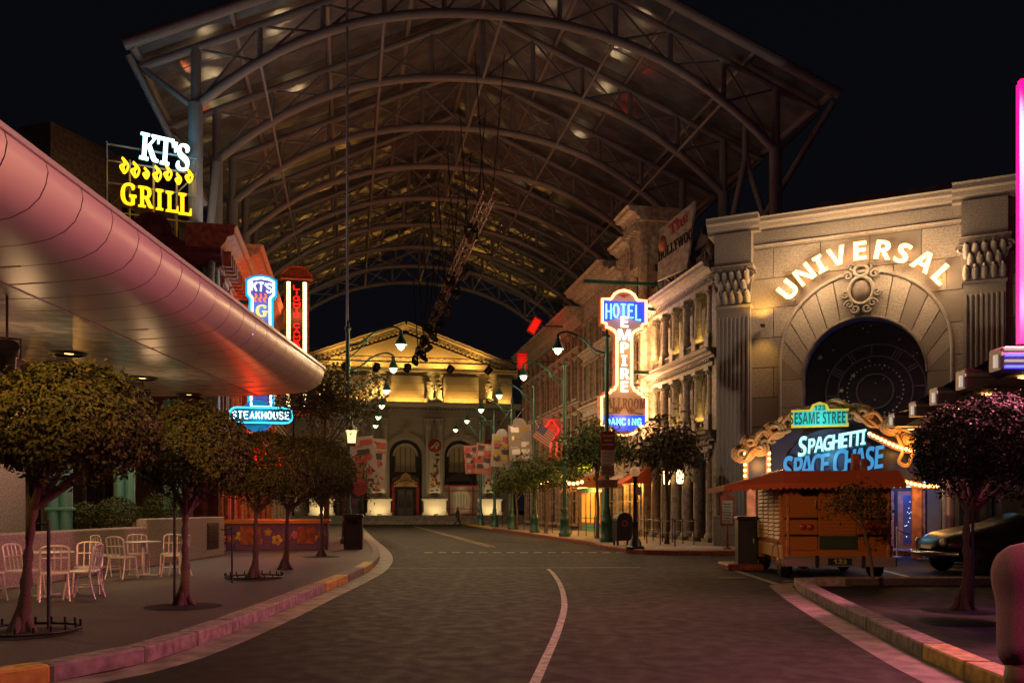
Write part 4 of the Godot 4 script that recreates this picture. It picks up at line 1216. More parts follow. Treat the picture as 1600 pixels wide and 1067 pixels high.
# the gate building with the big arch
func gate_building():
	rng.seed = 21
	var at0 = Vector3(12.375, 0, -33.2); var turn = -0.4666
	var t = thing("arched_gate_building", "sandstone corner building with huge arch, fluted piers and lit lettering", "building", at0, turn)
	var ss = [mats.sandstone, mats.sandstone_b, mats.sandstone_c]
	var ax = 0.6
	var ci = Vector2(ax, 6.5); var ri = 2.15
	var co = Vector2(ax, 7.35); var ro = 2.95
	part(t, "rear_block", bx(Vector3(2.5, 6.2, -6.2), Vector3(15.0, 12.4, 9.6)), mats.dark_wall)
	var poly = PackedVector2Array([Vector2(-4.7, 0.15), Vector2(ax - ri, 0.15)])
	for i in 19: poly.append(ci + Vector2(-cos(PI * i / 18.0), sin(PI * i / 18.0)) * ri)
	poly.append_array([Vector2(ax + ri, 0.15), Vector2(9.5, 0.15), Vector2(9.5, 12.3), Vector2(-4.7, 12.3)])
	part(t, "wall", B.new().prism(poly, -1.3, 0.0), mats.sandstone_dark)
	# ashlar blocks
	var hole = arch_poly(co, ro + 0.02, -1.0, 24)
	for row in 10:
		var y0 = 0.2 + row * 1.14; var y1 = y0 + 1.112
		var x = -3.5 - (0.8 if row % 2 else 0.0)
		while x < 9.4:
			var x1 = x + 1.72
			for p in Geometry2D.clip_polygons(v2([maxf(x, -3.5), y0, minf(x1, 9.4) - 0.028, y0, minf(x1, 9.4) - 0.028, y1, maxf(x, -3.5), y1]), hole):
				if p.size() > 2: part(t, "stone_block", B.new().prism(p, -0.02, 0.06 + rng.randf() * 0.008), ss[rng.randi() % 3])
			x = x1
	# voussoirs: joints fan from the inner to the outer curve
	var nv = 13
	for i in nv:
		var a0 = PI * i / nv + 0.008; var a1 = PI * (i + 1) / nv - 0.008
		var p = PackedVector2Array()
		for k in 5:
			var a = lerpf(a0, a1, k / 4.0)
			p.append(ci + Vector2(cos(a), sin(a)) * ri)
		for k in 5:
			var a = lerpf(a1, a0, k / 4.0)
			p.append(co + Vector2(cos(a), sin(a)) * ro)
		part(t, "voussoir", B.new().prism(p, -0.25, 0.06 + rng.randf() * 0.006), ss[rng.randi() % 3])
	for k in 6:
		for s in [-1.0, 1.0]:
			var y = 0.2 + k * 1.05
			part(t, "jamb_stone", bx(Vector3(ax + s * (ri + (ro - ri) * 0.5), y + 0.52, -0.08), Vector3(ro - ri - 0.012, 1.035, 0.34)), ss[rng.randi() % 3])
	for s in [-1.0, 1.0]: part(t, "springer", B.new().prism(v2([ax + s * ri, ci.y + 0.01, ax + s * (ro - 0.01), ci.y + 0.01, ax + s * (ro - 0.01), co.y - 0.02]), -0.25, 0.062), ss[1])
	var ringpts = []
	ringpts.append(Vector3(ax + ro, 0.2, 0.08))
	for i in 25: ringpts.append(Vector3(co.x + cos(PI * i / 24.0) * ro, co.y + sin(PI * i / 24.0) * ro, 0.08))
	ringpts.append(Vector3(ax - ro, 0.2, 0.08))
	part(t, "arch_moulding", B.new().tube(ringpts, 0.07, 8), mats.sandstone)
	ringpts = []
	for i in 25: ringpts.append(Vector3(ci.x + cos(PI * i / 24.0) * ri, ci.y + sin(PI * i / 24.0) * ri, 0.07))
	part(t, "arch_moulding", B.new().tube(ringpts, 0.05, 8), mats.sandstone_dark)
	# frieze and cornice
	part(t, "frieze", bx(Vector3(2.4, 11.95, -0.55), Vector3(14.2, 0.66, 1.3)), mats.sandstone)
	part(t, "frieze_band", B.new().mould(cornice(0.16, 0.14), -4.6, 9.5, 11.6, 0.0, 0.3), mats.sandstone_c)
	part(t, "cornice", B.new().mould(cornice(0.34, 0.5), -4.6, 9.6, 12.28, 0.02, 1.4), mats.sandstone)
	part(t, "parapet", bx(Vector3(4.4, 13.2, -1.9), Vector3(11.6, 0.9, 0.4)), mats.sandstone_dark)
	# fluted piers with leafy capitals
	for x in [-4.06, 4.55]:
		var pr = Node3D.new()
		pr.name = "pier" if x < 0 else "pier_001"
		t.add_child(pr)
		pr.position = Vector3(x, 0, 0)
		part(pr, "base", B.new().cbox(Vector3(0, 0.75, 0.26), Vector3(1.56, 1.2, 0.62), 0.05), mats.sandstone)
		part(pr, "shaft", bx(Vector3(0, 5.4, 0.2), Vector3(1.3, 8.2, 0.44)), mats.sandstone_b)
		for i in 8:
			part(pr, "flute", B.new().cbox(Vector3(-0.56 + i * 0.16, 5.2, 0.44), Vector3(0.085, 7.6, 0.07), 0.015), mats.sandstone_b)
		part(pr, "neck", B.new().mould(cornice(0.1, 0.1), -0.7, 0.7, 9.35, 0.42, 0.4), mats.sandstone)
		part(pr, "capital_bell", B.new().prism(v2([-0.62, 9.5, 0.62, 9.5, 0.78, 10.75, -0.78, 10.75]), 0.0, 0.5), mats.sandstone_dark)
		for r in 3:
			for i in 5:
				var b = B.new()
				var lx = -0.56 + i * 0.28 + (0.14 if r == 1 else 0.0)
				if lx > 0.62: continue
				b.tube(smooth([Vector3(lx, 9.52 + r * 0.36, 0.46), Vector3(lx, 9.75 + r * 0.38, 0.54 + r * 0.03), Vector3(lx, 9.93 + r * 0.38, 0.66 + r * 0.04), Vector3(lx, 9.86 + r * 0.38, 0.74 + r * 0.04)], 4), [0.08, 0.1, 0.12, 0.13, 0.13, 0.12, 0.11, 0.1, 0.09, 0.08, 0.07, 0.06, 0.05], 6)
				part(pr, "acanthus_leaf", b, mats.sandstone)
		for s in [-1, 1]:
			var pts = []
			for k in 16: pts.append(Vector3(s * (0.72 + cos(k * 0.55) * (0.2 - k * 0.011)), 10.55 + sin(k * 0.55) * (0.2 - k * 0.011), 0.6))
			part(pr, "volute", B.new().tube(pts, 0.055, 6), mats.sandstone)
		part(pr, "abacus", B.new().mould(cornice(0.24, 0.22), -0.8, 0.8, 10.75, 0.4, 0.6), mats.sandstone)
		part(pr, "block", bx(Vector3(0, 11.6, 0.16), Vector3(1.42, 1.3, 0.66)), mats.sandstone)
		part(pr, "top_cornice", B.new().mould(cornice(0.34, 0.62), -1.0, 1.0, 12.25, 0.36, 1.2), mats.sandstone)
		part(pr, "side_face", bx(Vector3(0, 11.9, -0.5), Vector3(1.5, 1.9, 0.8)), mats.sandstone_b)
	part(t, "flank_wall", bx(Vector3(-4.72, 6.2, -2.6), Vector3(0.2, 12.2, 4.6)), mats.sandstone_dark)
	# cartouche over the arch
	var ca = Node3D.new()
	ca.name = "cartouche"
	t.add_child(ca)
	ca.position = Vector3(ax - 0.05, 9.6, 0.12)
	var oval = []
	for i in 22: oval.append(Vector3(cos(TAU * i / 22.0) * 0.42, sin(TAU * i / 22.0) * 0.5, 0.04))
	part(ca, "rim", B.new().tube(oval, 0.07, 6, true), mats.sandstone)
	part(ca, "field", B.new().sph(Vector3(0, 0, -0.05), Vector3(0.4, 0.48, 0.12), 14), mats.sandstone_dark)
	oval = []
	for i in 16: oval.append(Vector3(cos(TAU * i / 16.0) * 0.24, 0.72 + sin(TAU * i / 16.0) * 0.2, 0.06))
	part(ca, "rim", B.new().tube(oval, 0.06, 6, true), mats.sandstone)
	for s in [-1, 1]:
		for q in [[0.45, 0.55, 1.0], [0.55, -0.1, -1.0], [0.4, -0.5, 1.0], [0.2, -0.68, -1.0], [0.3, 0.85, 1.0]]:
			var pts = []
			for k in 14: pts.append(Vector3(s * (q[0] + cos(k * 0.6 * q[2]) * (0.17 - k * 0.01)), q[1] + sin(k * 0.6 * q[2]) * (0.17 - k * 0.01), 0.06))
			part(ca, "scroll", B.new().tube(pts, 0.05, 6), mats.sandstone_b)
	# arch backdrop: night sky wheel
	var navy = mat("backdrop_navy", lin(0.022, 0.022, 0.035), 0.5, 0.0, "blotch", 0.6)
	var ink = mat("dial_grey", lin(0.2, 0.19, 0.2), 0.5, 0.2, "grain", 1.0)
	part(t, "backdrop", B.new().prism(arch_poly(ci, ri - 0.03, 3.6, 18), -0.95, -0.8), navy)
	var dial = Node3D.new()
	dial.name = "dial"
	t.add_child(dial)
	dial.position = Vector3(ax + 0.35, 6.0, -0.78)
	for r in [1.72, 1.28, 0.62]:
		part(dial, "ring", B.new().prism(ring_arc(Vector2.ZERO, r, r + 0.05, 0, TAU - 0.001, 40), 0.0, 0.03), ink)
	for i in 12:
		var a = TAU * i / 12.0
		for k in [1, 2, 3][i % 3]:
			var rot = Basis(Vector3(0, 0, 1), a - PI / 2)
			part(dial, "numeral_bar", bx(Vector3.ZERO, Vector3(0.05, 0.34, 0.04)), ink, Transform3D(rot, rot * Vector3((k - 1) * 0.11, 1.52, 0.02)))
	for i in 36:
		var a = TAU * i / 36.0
		part(dial, "stud", B.new().sph(Vector3(cos(a) * 0.98, sin(a) * 0.98, 0.0), 0.035, 6), mats.alu)
	for i in 34:
		var p = Vector2(rng.randf_range(-1.9, 2.0), rng.randf_range(-1.6, 2.4))
		if (p + Vector2(ax, 6.2) - ci).length() > ri - 0.15: continue
		var star = PackedVector2Array()
		var sr = rng.randf_range(0.02, 0.05) if i % 7 else 0.11
		for k in 10: star.append(Vector2(cos(TAU * k / 10.0), sin(TAU * k / 10.0)) * sr * (1.0 if k % 2 == 0 else 0.42))
		part(t, "star", B.new().prism(star, -0.8, -0.76), mats.alu, at(Vector3(ax + p.x, 6.2 + p.y, 0)))
	# letters, standing off the wall on an arc
	var sg = thing("arc_lettering", "glowing white bulb letters spelling UNIVERSAL in an arc over the great arch", "sign letters", at0, turn)
	var word = "UNIVERSAL"
	var R = 3.5; var cy = 7.45
	var pos = [-47.5, -35.0, -24.5, -14.0, -1.5, 11.0, 23.0, 35.5, 48.0]
	for i in 9:
		var a = deg_to_rad(pos[i])
		var pt = Vector3(ax + 0.02 + sin(a) * R, cy + cos(a) * R, 0.5)
		part(sg, "letter", text_mesh(word[i], 0.66, 0.1), em("letter_face", Color(1.0, 0.76, 0.45), 3.4), Transform3D(Basis(Vector3(0, 0, 1), -a).scaled_local(Vector3(1.14, 1.0, 1)), pt))
		part(sg, "letter_can", text_mesh(word[i], 0.66, 0.14), mats.sandstone_dark, Transform3D(Basis(Vector3(0, 0, 1), -a).scaled_local(Vector3(1.16, 1.015, 1)), pt + Vector3(0, 0, -0.11)))
		part(sg, "standoff", B.new().tube([Vector3(0, 0, -0.42), Vector3(0, 0, -0.1)], 0.03), mats.black_metal, Transform3D(Basis(), pt))
		omni(sg, pt + Vector3(0, 0, 0.4), Color(1.0, 0.8, 0.58), 1.5, 0.25)
		omni(sg, pt + Vector3(0, 0, -0.3), Color(1.0, 0.6, 0.25), 0.16, 0.1)
	# little uplight that grazes the left pier
	part(t, "uplight_lamp", bx(Vector3(-2.95, 8.6, 0.34), Vector3(0.14, 0.08, 0.3)), mats.black_metal)
	spot(t, Vector3(-2.9, 8.7, 0.55), Vector3(-3.4, 12.2, 0.3), Color(1.0, 0.72, 0.28), 3.0, 60.0, 0.08)
	spot(t, Vector3(-2.9, 8.5, 0.55), Vector3(-3.4, 3.0, 0.3), Color(1.0, 0.72, 0.28), 1.2, 50.0, 0.08)


func left_street():
	rng.seed = 31
	# steakhouse building: street front along +s, south side faces the camera
	var t = thing("steakhouse_building", "dark maroon building with round medallion parapet under the yellow roof sign", "building", S(-5.1, 37.0), TH + PI / 2)
	var W = 7.6
	part(t, "rear_block", bx(Vector3(W / 2, 5.6, -6.6), Vector3(W - 0.8, 11.2, 11.6)), mats.dark_wall)
	storeys(t, W, [[0.15, 4.6, 3, 1.7, 3.4, 0.3], [4.6, 8.2, 4, 0.95, 2.3, 0.7], [8.2, 11.2, 4, 0.95, 1.9, 0.6]], 11.2, mats.maroon, mats.orange_trim)
	part(t, "frieze", bx(Vector3(W / 2, 11.5, -0.5), Vector3(W, 0.7, 1.1)), mats.orange_trim)
	part(t, "cornice", B.new().mould(cornice(0.75, 1.1), -0.3, W + 0.2, 11.7, 0.0, 1.2), mats.orange_trim)
	var br = B.new()
	for i in 12: br.box(Vector3(0.4 + i * 0.62, 11.6, 0.24), Vector3(0.22, 0.6, 0.42))
	part(t, "bracket_row", br, mats.orange_trim).set_meta("kind", "stuff")
	# south side, in a frame turned to face it
	var so = Transform3D(Basis(UP, -PI / 2), Vector3.ZERO)
	var b = B.new(); b.box(Vector3(-6, 5.7, -0.2), Vector3(12, 11.3, 0.4))
	part(t, "south_wall", b, mats.maroon, so)
	b = B.new().mould(cornice(0.5, 0.6), -12, 0.15, 11.2, 0.0, 0.5)
	part(t, "south_cornice", b, mats.maroon, so)
	var par = PackedVector2Array([Vector2(-12, 11.8), Vector2(-0.1, 11.8), Vector2(-0.1, 12.3), Vector2(-0.7, 12.3), Vector2(-0.7, 12.1), Vector2(-1.4, 12.15), Vector2(-1.75, 12.4)])
	for i in 13: par.append(Vector2(-2.5 + cos(PI * i / 12.0) * 0.75, 12.5 + sin(PI * i / 12.0) * 0.7))
	par.append_array([Vector2(-3.3, 12.3), Vector2(-3.8, 12.1), Vector2(-5.0, 12.1), Vector2(-5.2, 12.3), Vector2(-12, 12.3)])
	part(t, "parapet", B.new().prism(par, -0.3, 0.05), mats.maroon, so)
	b = B.new(); b.x = Transform3D(Basis(Vector3.RIGHT, PI / 2), Vector3(-2.5, 12.5, 0.04))
	b.lathe([Vector2(0.66, 0.0), Vector2(0.66, 0.12), Vector2(0.52, 0.1), Vector2(0.5, 0.04), Vector2(0.4, 0.06), Vector2(0.2, 0.16), Vector2(0.01, 0.18)], 20)
	part(t, "medallion", b, mats.maroon, so)
	for x in [-1.0, -4.4, -6.5]:
		part(t, "bracket", B.new().cbox(Vector3(x, 10.7, 0.16), Vector3(0.34, 1.0, 0.32), 0.04), mats.maroon, so)
	for x in [-3.0, -6.0]:
		window(t, 0, 0, 1.0, 2.3, 0.0, mats.maroon).transform = so * at(Vector3(x, 8.0, 0.21))
	part(t, "corner_quoin", B.new().cbox(Vector3(-0.26, 6.9, 0.1), Vector3(0.6, 8.4, 0.5), 0.05), mats.verdigris, so)
	part(t, "corner_console", B.new().tube(smooth([Vector3(-0.2, 11.2, 0.5), Vector3(-0.2, 10.6, 0.75), Vector3(-0.2, 9.8, 0.5), Vector3(-0.2, 9.2, 0.55), Vector3(-0.2, 9.0, 0.3)], 5), 0.15, 8), mats.verdigris, so)
	# shop front glow
	for i in 3:
		part(t, "shop_window_light", bx(Vector3(1.2 + i * 2.4, 1.9, -0.3), Vector3(1.6, 2.9, 0.05)), em("shop_glow", Color(1.0, 0.16, 0.06), 0.35, lin(0.2, 0.05, 0.03)))
	omni(t, Vector3(2.4, 2.6, 1.4), Color(1.0, 0.25, 0.1), 1.4, 0.3)
	omni(t, Vector3(4.0, 9.4, 1.8), Color(1.0, 0.3, 0.14), 3.2, 0.3)
	# red building behind
	t = thing("red_building", "red building with heavy orange cornice next to the vertical bulb sign", "building", S(-5.1, 44.9), TH + PI / 2)
	W = 17.2
	part(t, "rear_block", bx(Vector3(W / 2, 6.2, -6.6), Vector3(W - 0.8, 12.4, 11.6)), mats.dark_wall)
	storeys(t, W, [[0.15, 4.8, 5, 2.2, 3.5, 0.3], [4.8, 8.6, 7, 1.1, 2.5, 0.7], [8.6, 12.4, 7, 1.1, 2.4, 0.7]], 12.4, mats.brick_red, mats.orange_trim)
	part(t, "side_wall", bx(Vector3(0.1, 8.0, -3.0), Vector3(0.22, 9.6, 5.2)), mats.brick_red)
	for i in 8: part(t, "pilaster", B.new().cbox(Vector3(0.3 + i * 2.36, 8.8, 0.1), Vector3(0.42, 7.4, 0.26), 0.04), mats.brick_red)
	part(t, "frieze", bx(Vector3(W / 2, 12.7, -0.5), Vector3(W, 0.8, 1.2)), mats.brick_red)
	part(t, "cornice", B.new().mould(cornice(1.05, 1.25), -0.6, W + 0.3, 13.0, 0.0, 3.5), mats.orange_trim)
	for i in 4: part(t, "shop_window_light", bx(Vector3(2.0 + i * 3.6, 2.0, -0.3), Vector3(2.0, 2.6, 0.05)), mats.shop_glow)
	omni(t, Vector3(3.0, 10.0, 2.0), Color(1.0, 0.2, 0.08), 3.6, 0.3)
	omni(t, Vector3(3.0, 4.6, 2.4), Color(1.0, 0.18, 0.08), 1.8, 0.3)
	omni(t, Vector3(11.0, 7.0, 2.6), Color(1.0, 0.2, 0.08), 2.0, 0.3)
	# red neon script and tubes over the shops
	var n = thing("red_shop_neon", "red neon lettering strip over the shop front below the steakhouse sign", "neon sign", S(-4.2, 42.0, 3.9), TH)
	part(n, "panel", bx(Vector3(0.2, 0, -0.08), Vector3(3.6, 1.0, 0.1)), mats.maroon)
	var x = -1.4
	for c in "GRILL":
		part(n, "neon_letter", neon(c, 0.42, 0.6, 0.035), mats.neon_red, at(Vector3(x, -0.3, 0.02)))
		x += 0.62
	part(n, "neon_tube", bx(Vector3(0.2, -0.44, 0.0), Vector3(3.4, 0.05, 0.05)), mats.neon_red)
	omni(n, Vector3(0.2, 0, 0.8), Color(1.0, 0.08, 0.04), 1.6, 0.2)
	n = thing("orange_flame_neon", "upright orange and red neon panel between the two left blade signs", "neon sign", S(-4.1, 48.5, 8.6), TH)
	part(n, "panel", bx(Vector3(0, 0, -0.08), Vector3(1.0, 2.6, 0.1)), mats.maroon)
	for k in 4:
		part(n, "neon_tube", B.new().tube(smooth([Vector3(-0.3 + k * 0.2, -1.1, 0.02), Vector3(-0.2 + k * 0.2, -0.5, 0.02), Vector3(-0.36 + k * 0.2, 0.1, 0.02), Vector3(-0.2 + k * 0.2, 0.9, 0.02)], 4), 0.035, 6), em("neon_orange", Color(1.0, 0.35, 0.05), 2.4) if k % 2 else mats.neon_red)
	omni(n, Vector3(0, 0, 0.8), Color(1.0, 0.2, 0.06), 1.5, 0.2)
	# lower buff block beyond
	t = thing("low_buff_building", "low dim buff building beyond the vertical bulb sign", "building", S(-5.3, 62.4), TH + PI / 2)
	W = 24.0
	part(t, "rear_block", bx(Vector3(W / 2, 5.0, -6.6), Vector3(W - 0.8, 10.0, 11.6)), mats.dark_wall)
	storeys(t, W, [[0.15, 4.4, 7, 2.0, 3.2, 0.3], [4.4, 8.0, 11, 0.9, 2.2, 0.7]], 8.0, mats.buff, mats.buff)
	part(t, "frieze", bx(Vector3(W / 2, 9.0, -0.5), Vector3(W, 2.0, 1.2)), mats.brownstone)
	part(t, "cornice", B.new().mould(cornice(0.8, 0.8), -0.2, W + 0.2, 9.9, 0.0, 1.6), mats.brownstone)
	# dark block at the far left
	t = thing("dark_block", "dark flat-roofed block against the night sky at the far left", "building", Vector3(-36.0, 0, -58.0), -0.35)
	part(t, "wall", bx(Vector3(0, 11.6, -7), Vector3(16.0, 23.2, 14)), mats.buff)
	part(t, "stair_tower", bx(Vector3(6.9, 12.7, -5.8), Vector3(2.6, 25.4, 12)), mats.buff)
	for i in 5:
		for k in 3:
			part(t, "window", bx(Vector3(8.22, 21.0 - k * 3.2, -1.8 - i * 2.2), Vector3(0.06, 2.0, 1.1)), mats.window_dark)
			part(t, "window", bx(Vector3(-6.0 + i * 2.3, 22.0 - k * 3.2, 0.02), Vector3(1.1, 2.0, 0.06)), mats.window_dark)
	# floodlight on the steakhouse roof edge
	t = thing("roof_floodlight", "black roof floodlight glowing beside the medallion parapet", "floodlight", P(311, 357, 36.0), 0.6)
	b = B.new(); b.x = Transform3D(Basis(Vector3.BACK, -PI / 2), Vector3.ZERO)
	b.lathe([Vector2(0.02, -0.55), Vector2(0.2, -0.5), Vector2(0.26, -0.2), Vector2(0.26, 0.4), Vector2(0.3, 0.42), Vector2(0.3, 0.5)], 14)
	part(t, "housing", b, mats.black_metal)
	b = B.new(); b.x = Transform3D(Basis(Vector3.BACK, -PI / 2), Vector3(0.44, 0, 0))
	b.lathe([Vector2(0.01, 0.0), Vector2(0.24, -0.02)], 14)
	part(t, "lamp_lens", b, mats.flood_lens)
	part(t, "bracket", bx(Vector3(0, -0.42, 0), Vector3(0.12, 0.5, 0.12)), mats.black_metal)
	spot(t, Vector3(0.6, 0, 0), Vector3(9.0, 9.0, -5.0), Color(1.0, 0.9, 0.8), 9.0, 70.0, 0.25)

# sweeping white canopy over the cafe terrace
func swoop():
	var t = thing("terrace_canopy", "sweeping pale canopy with rounded pink-lit nose over the cafe terrace", "canopy")
	var nose = mat("canopy_paint", lin(0.6, 0.55, 0.53), 0.33, 0.0, "")
	nose.metallic_specular = 0.6
	var soffit = mat("soffit_panel", lin(0.6, 0.58, 0.56), 0.3, 0.0, "blotch", 0.3)
	var prof = [Vector2(-5.96, 6.02), Vector2(-5.93, 5.9), Vector2(-5.96, 5.74), Vector2(-6.04, 5.57), Vector2(-6.18, 5.43), Vector2(-6.4, 5.32), Vector2(-6.75, 5.245), Vector2(-7.3, 5.2), Vector2(-8.0, 5.16)]
	var ds = []
	var d = 4.0
	while d < 28.5:
		ds.append(d); d += 0.93
	for i in ds.size() - 1:
		var z0 = -(ds[i] + 0.012); var z1 = -(ds[i + 1] - 0.012)
		var b = B.new()
		for k in prof.size() - 1:
			var a = prof[k]; var c = prof[k + 1]
			var n0 = (prof[mini(k + 1, 8)] - prof[maxi(k - 1, 0)]).normalized(); var n1 = (prof[mini(k + 2, 8)] - prof[k]).normalized()
			var na = Vector3(-n0.y, n0.x, 0); var nb = Vector3(-n1.y, n1.x, 0)
			if na.y > 0.3: na = -na
			if nb.y > 0.3: nb = -nb
			b.qs(Vector3(a.x, a.y, z0), Vector3(c.x, c.y, z0), Vector3(c.x, c.y, z1), Vector3(a.x, a.y, z1), na, nb, nb, na)
		part(t, "nose_panel", b, nose)
		var x = -8.02
		for w in [2.4, 2.4, 2.6]:
			b = B.new()
			b.q(Vector3(x, 5.158, z0), Vector3(x - w + 0.02, 5.14, z0), Vector3(x - w + 0.02, 5.14, z1), Vector3(x, 5.158, z1), -UP)
			part(t, "soffit_panel", b, soffit)
			x -= w
	for d0 in ds:
		var ln = [Vector3(-7.3, 5.196, -d0), Vector3(-8.0, 5.156, -d0), Vector3(-15.4, 5.136, -d0)]
		part(t, "joint_strip", B.new().tube(ln, 0.009, 5), nose)
	for x in [-8.02, -10.42, -12.82]: part(t, "joint_strip", B.new().tube([Vector3(x, 5.145, -4.0), Vector3(x, 5.145, -28.3)], 0.009, 5), nose)
	# deck above the panels, lip, end trim
	part(t, "deck", B.new().box(Vector3(-11.1, 5.74, -16.2), Vector3(9.1, 0.5, 24.3)), mats.dark_wall)
	part(t, "lip", B.new().box(Vector3(-6.0, 6.06, -16.2), Vector3(0.16, 0.07, 24.5)), mats.alu)
	var e = PackedVector2Array()
	for p in prof: e.append(p)
	e.append_array([Vector2(-15.6, 5.13), Vector2(-15.6, 6.02)])
	var dd = ds[-1]
	part(t, "end_fascia", B.new().prism(e, -dd - 0.06, -dd + 0.0), nose)
	for i in 4:
		var c = [Vector3(-9.6, 5.12, -13.2), Vector3(-10.1, 5.12, -20.4), Vector3(-10.0, 5.12, -24.2), Vector3(-10.0, 5.12, -27.7)][i]
		part(t, "downlight_ring", B.new().lathe([Vector2(0.3, -0.03), Vector2(0.4, 0.0), Vector2(0.3, 0.03)], 18, false, c), mats.dark_metal)
		part(t, "downlight_lamp", B.new().lathe([Vector2(0.01, 0.0), Vector2(0.1, 0.01)], 10, false, c), mats.warm_bulb)
		spot(t, c + Vector3(0, -0.1, 0), c + Vector3(0, -5, 0), Color(1.0, 0.82, 0.62), 4.5, 74.0, 0.12)
	for z in [-11.5, -17.5, -23.5]: omni(t, Vector3(-9.4, 4.1, z), Color(1.0, 0.78, 0.55), 0.4, 0.3)
	# black spotlights clamped under the canopy
	for q in [[P(10, 560, 15.0), "black spotlight under the pale canopy at the far left edge"], [P(222, 628, 25.0), "black spotlight under the pale canopy beside the middle teal columns"]]:
		var o = thing("canopy_spotlight", q[1], "spotlight", q[0], 0.5, "spotlights under the pale canopy")
		var b = B.new(); b.x = Transform3D(Basis(Vector3.RIGHT, 0.8), Vector3.ZERO)
		b.lathe([Vector2(0.01, -0.26), Vector2(0.13, -0.25), Vector2(0.15, 0.1), Vector2(0.19, 0.14), Vector2(0.19, 0.26), Vector2(0.01, 0.2)], 12)
		part(o, "housing", b, mats.black_metal)
		part(o, "yoke", B.new().tube([Vector3(-0.2, 0, 0), Vector3(-0.2, 0.34, 0), Vector3(0.2, 0.34, 0), Vector3(0.2, 0, 0)], 0.02, 6), mats.black_metal)
		part(o, "stem", bx(Vector3(0, (5.14 - q[0].y + 0.34) * 0.5, 0), Vector3(0.04, absf(5.14 - q[0].y) - 0.3, 0.04)), mats.black_metal)

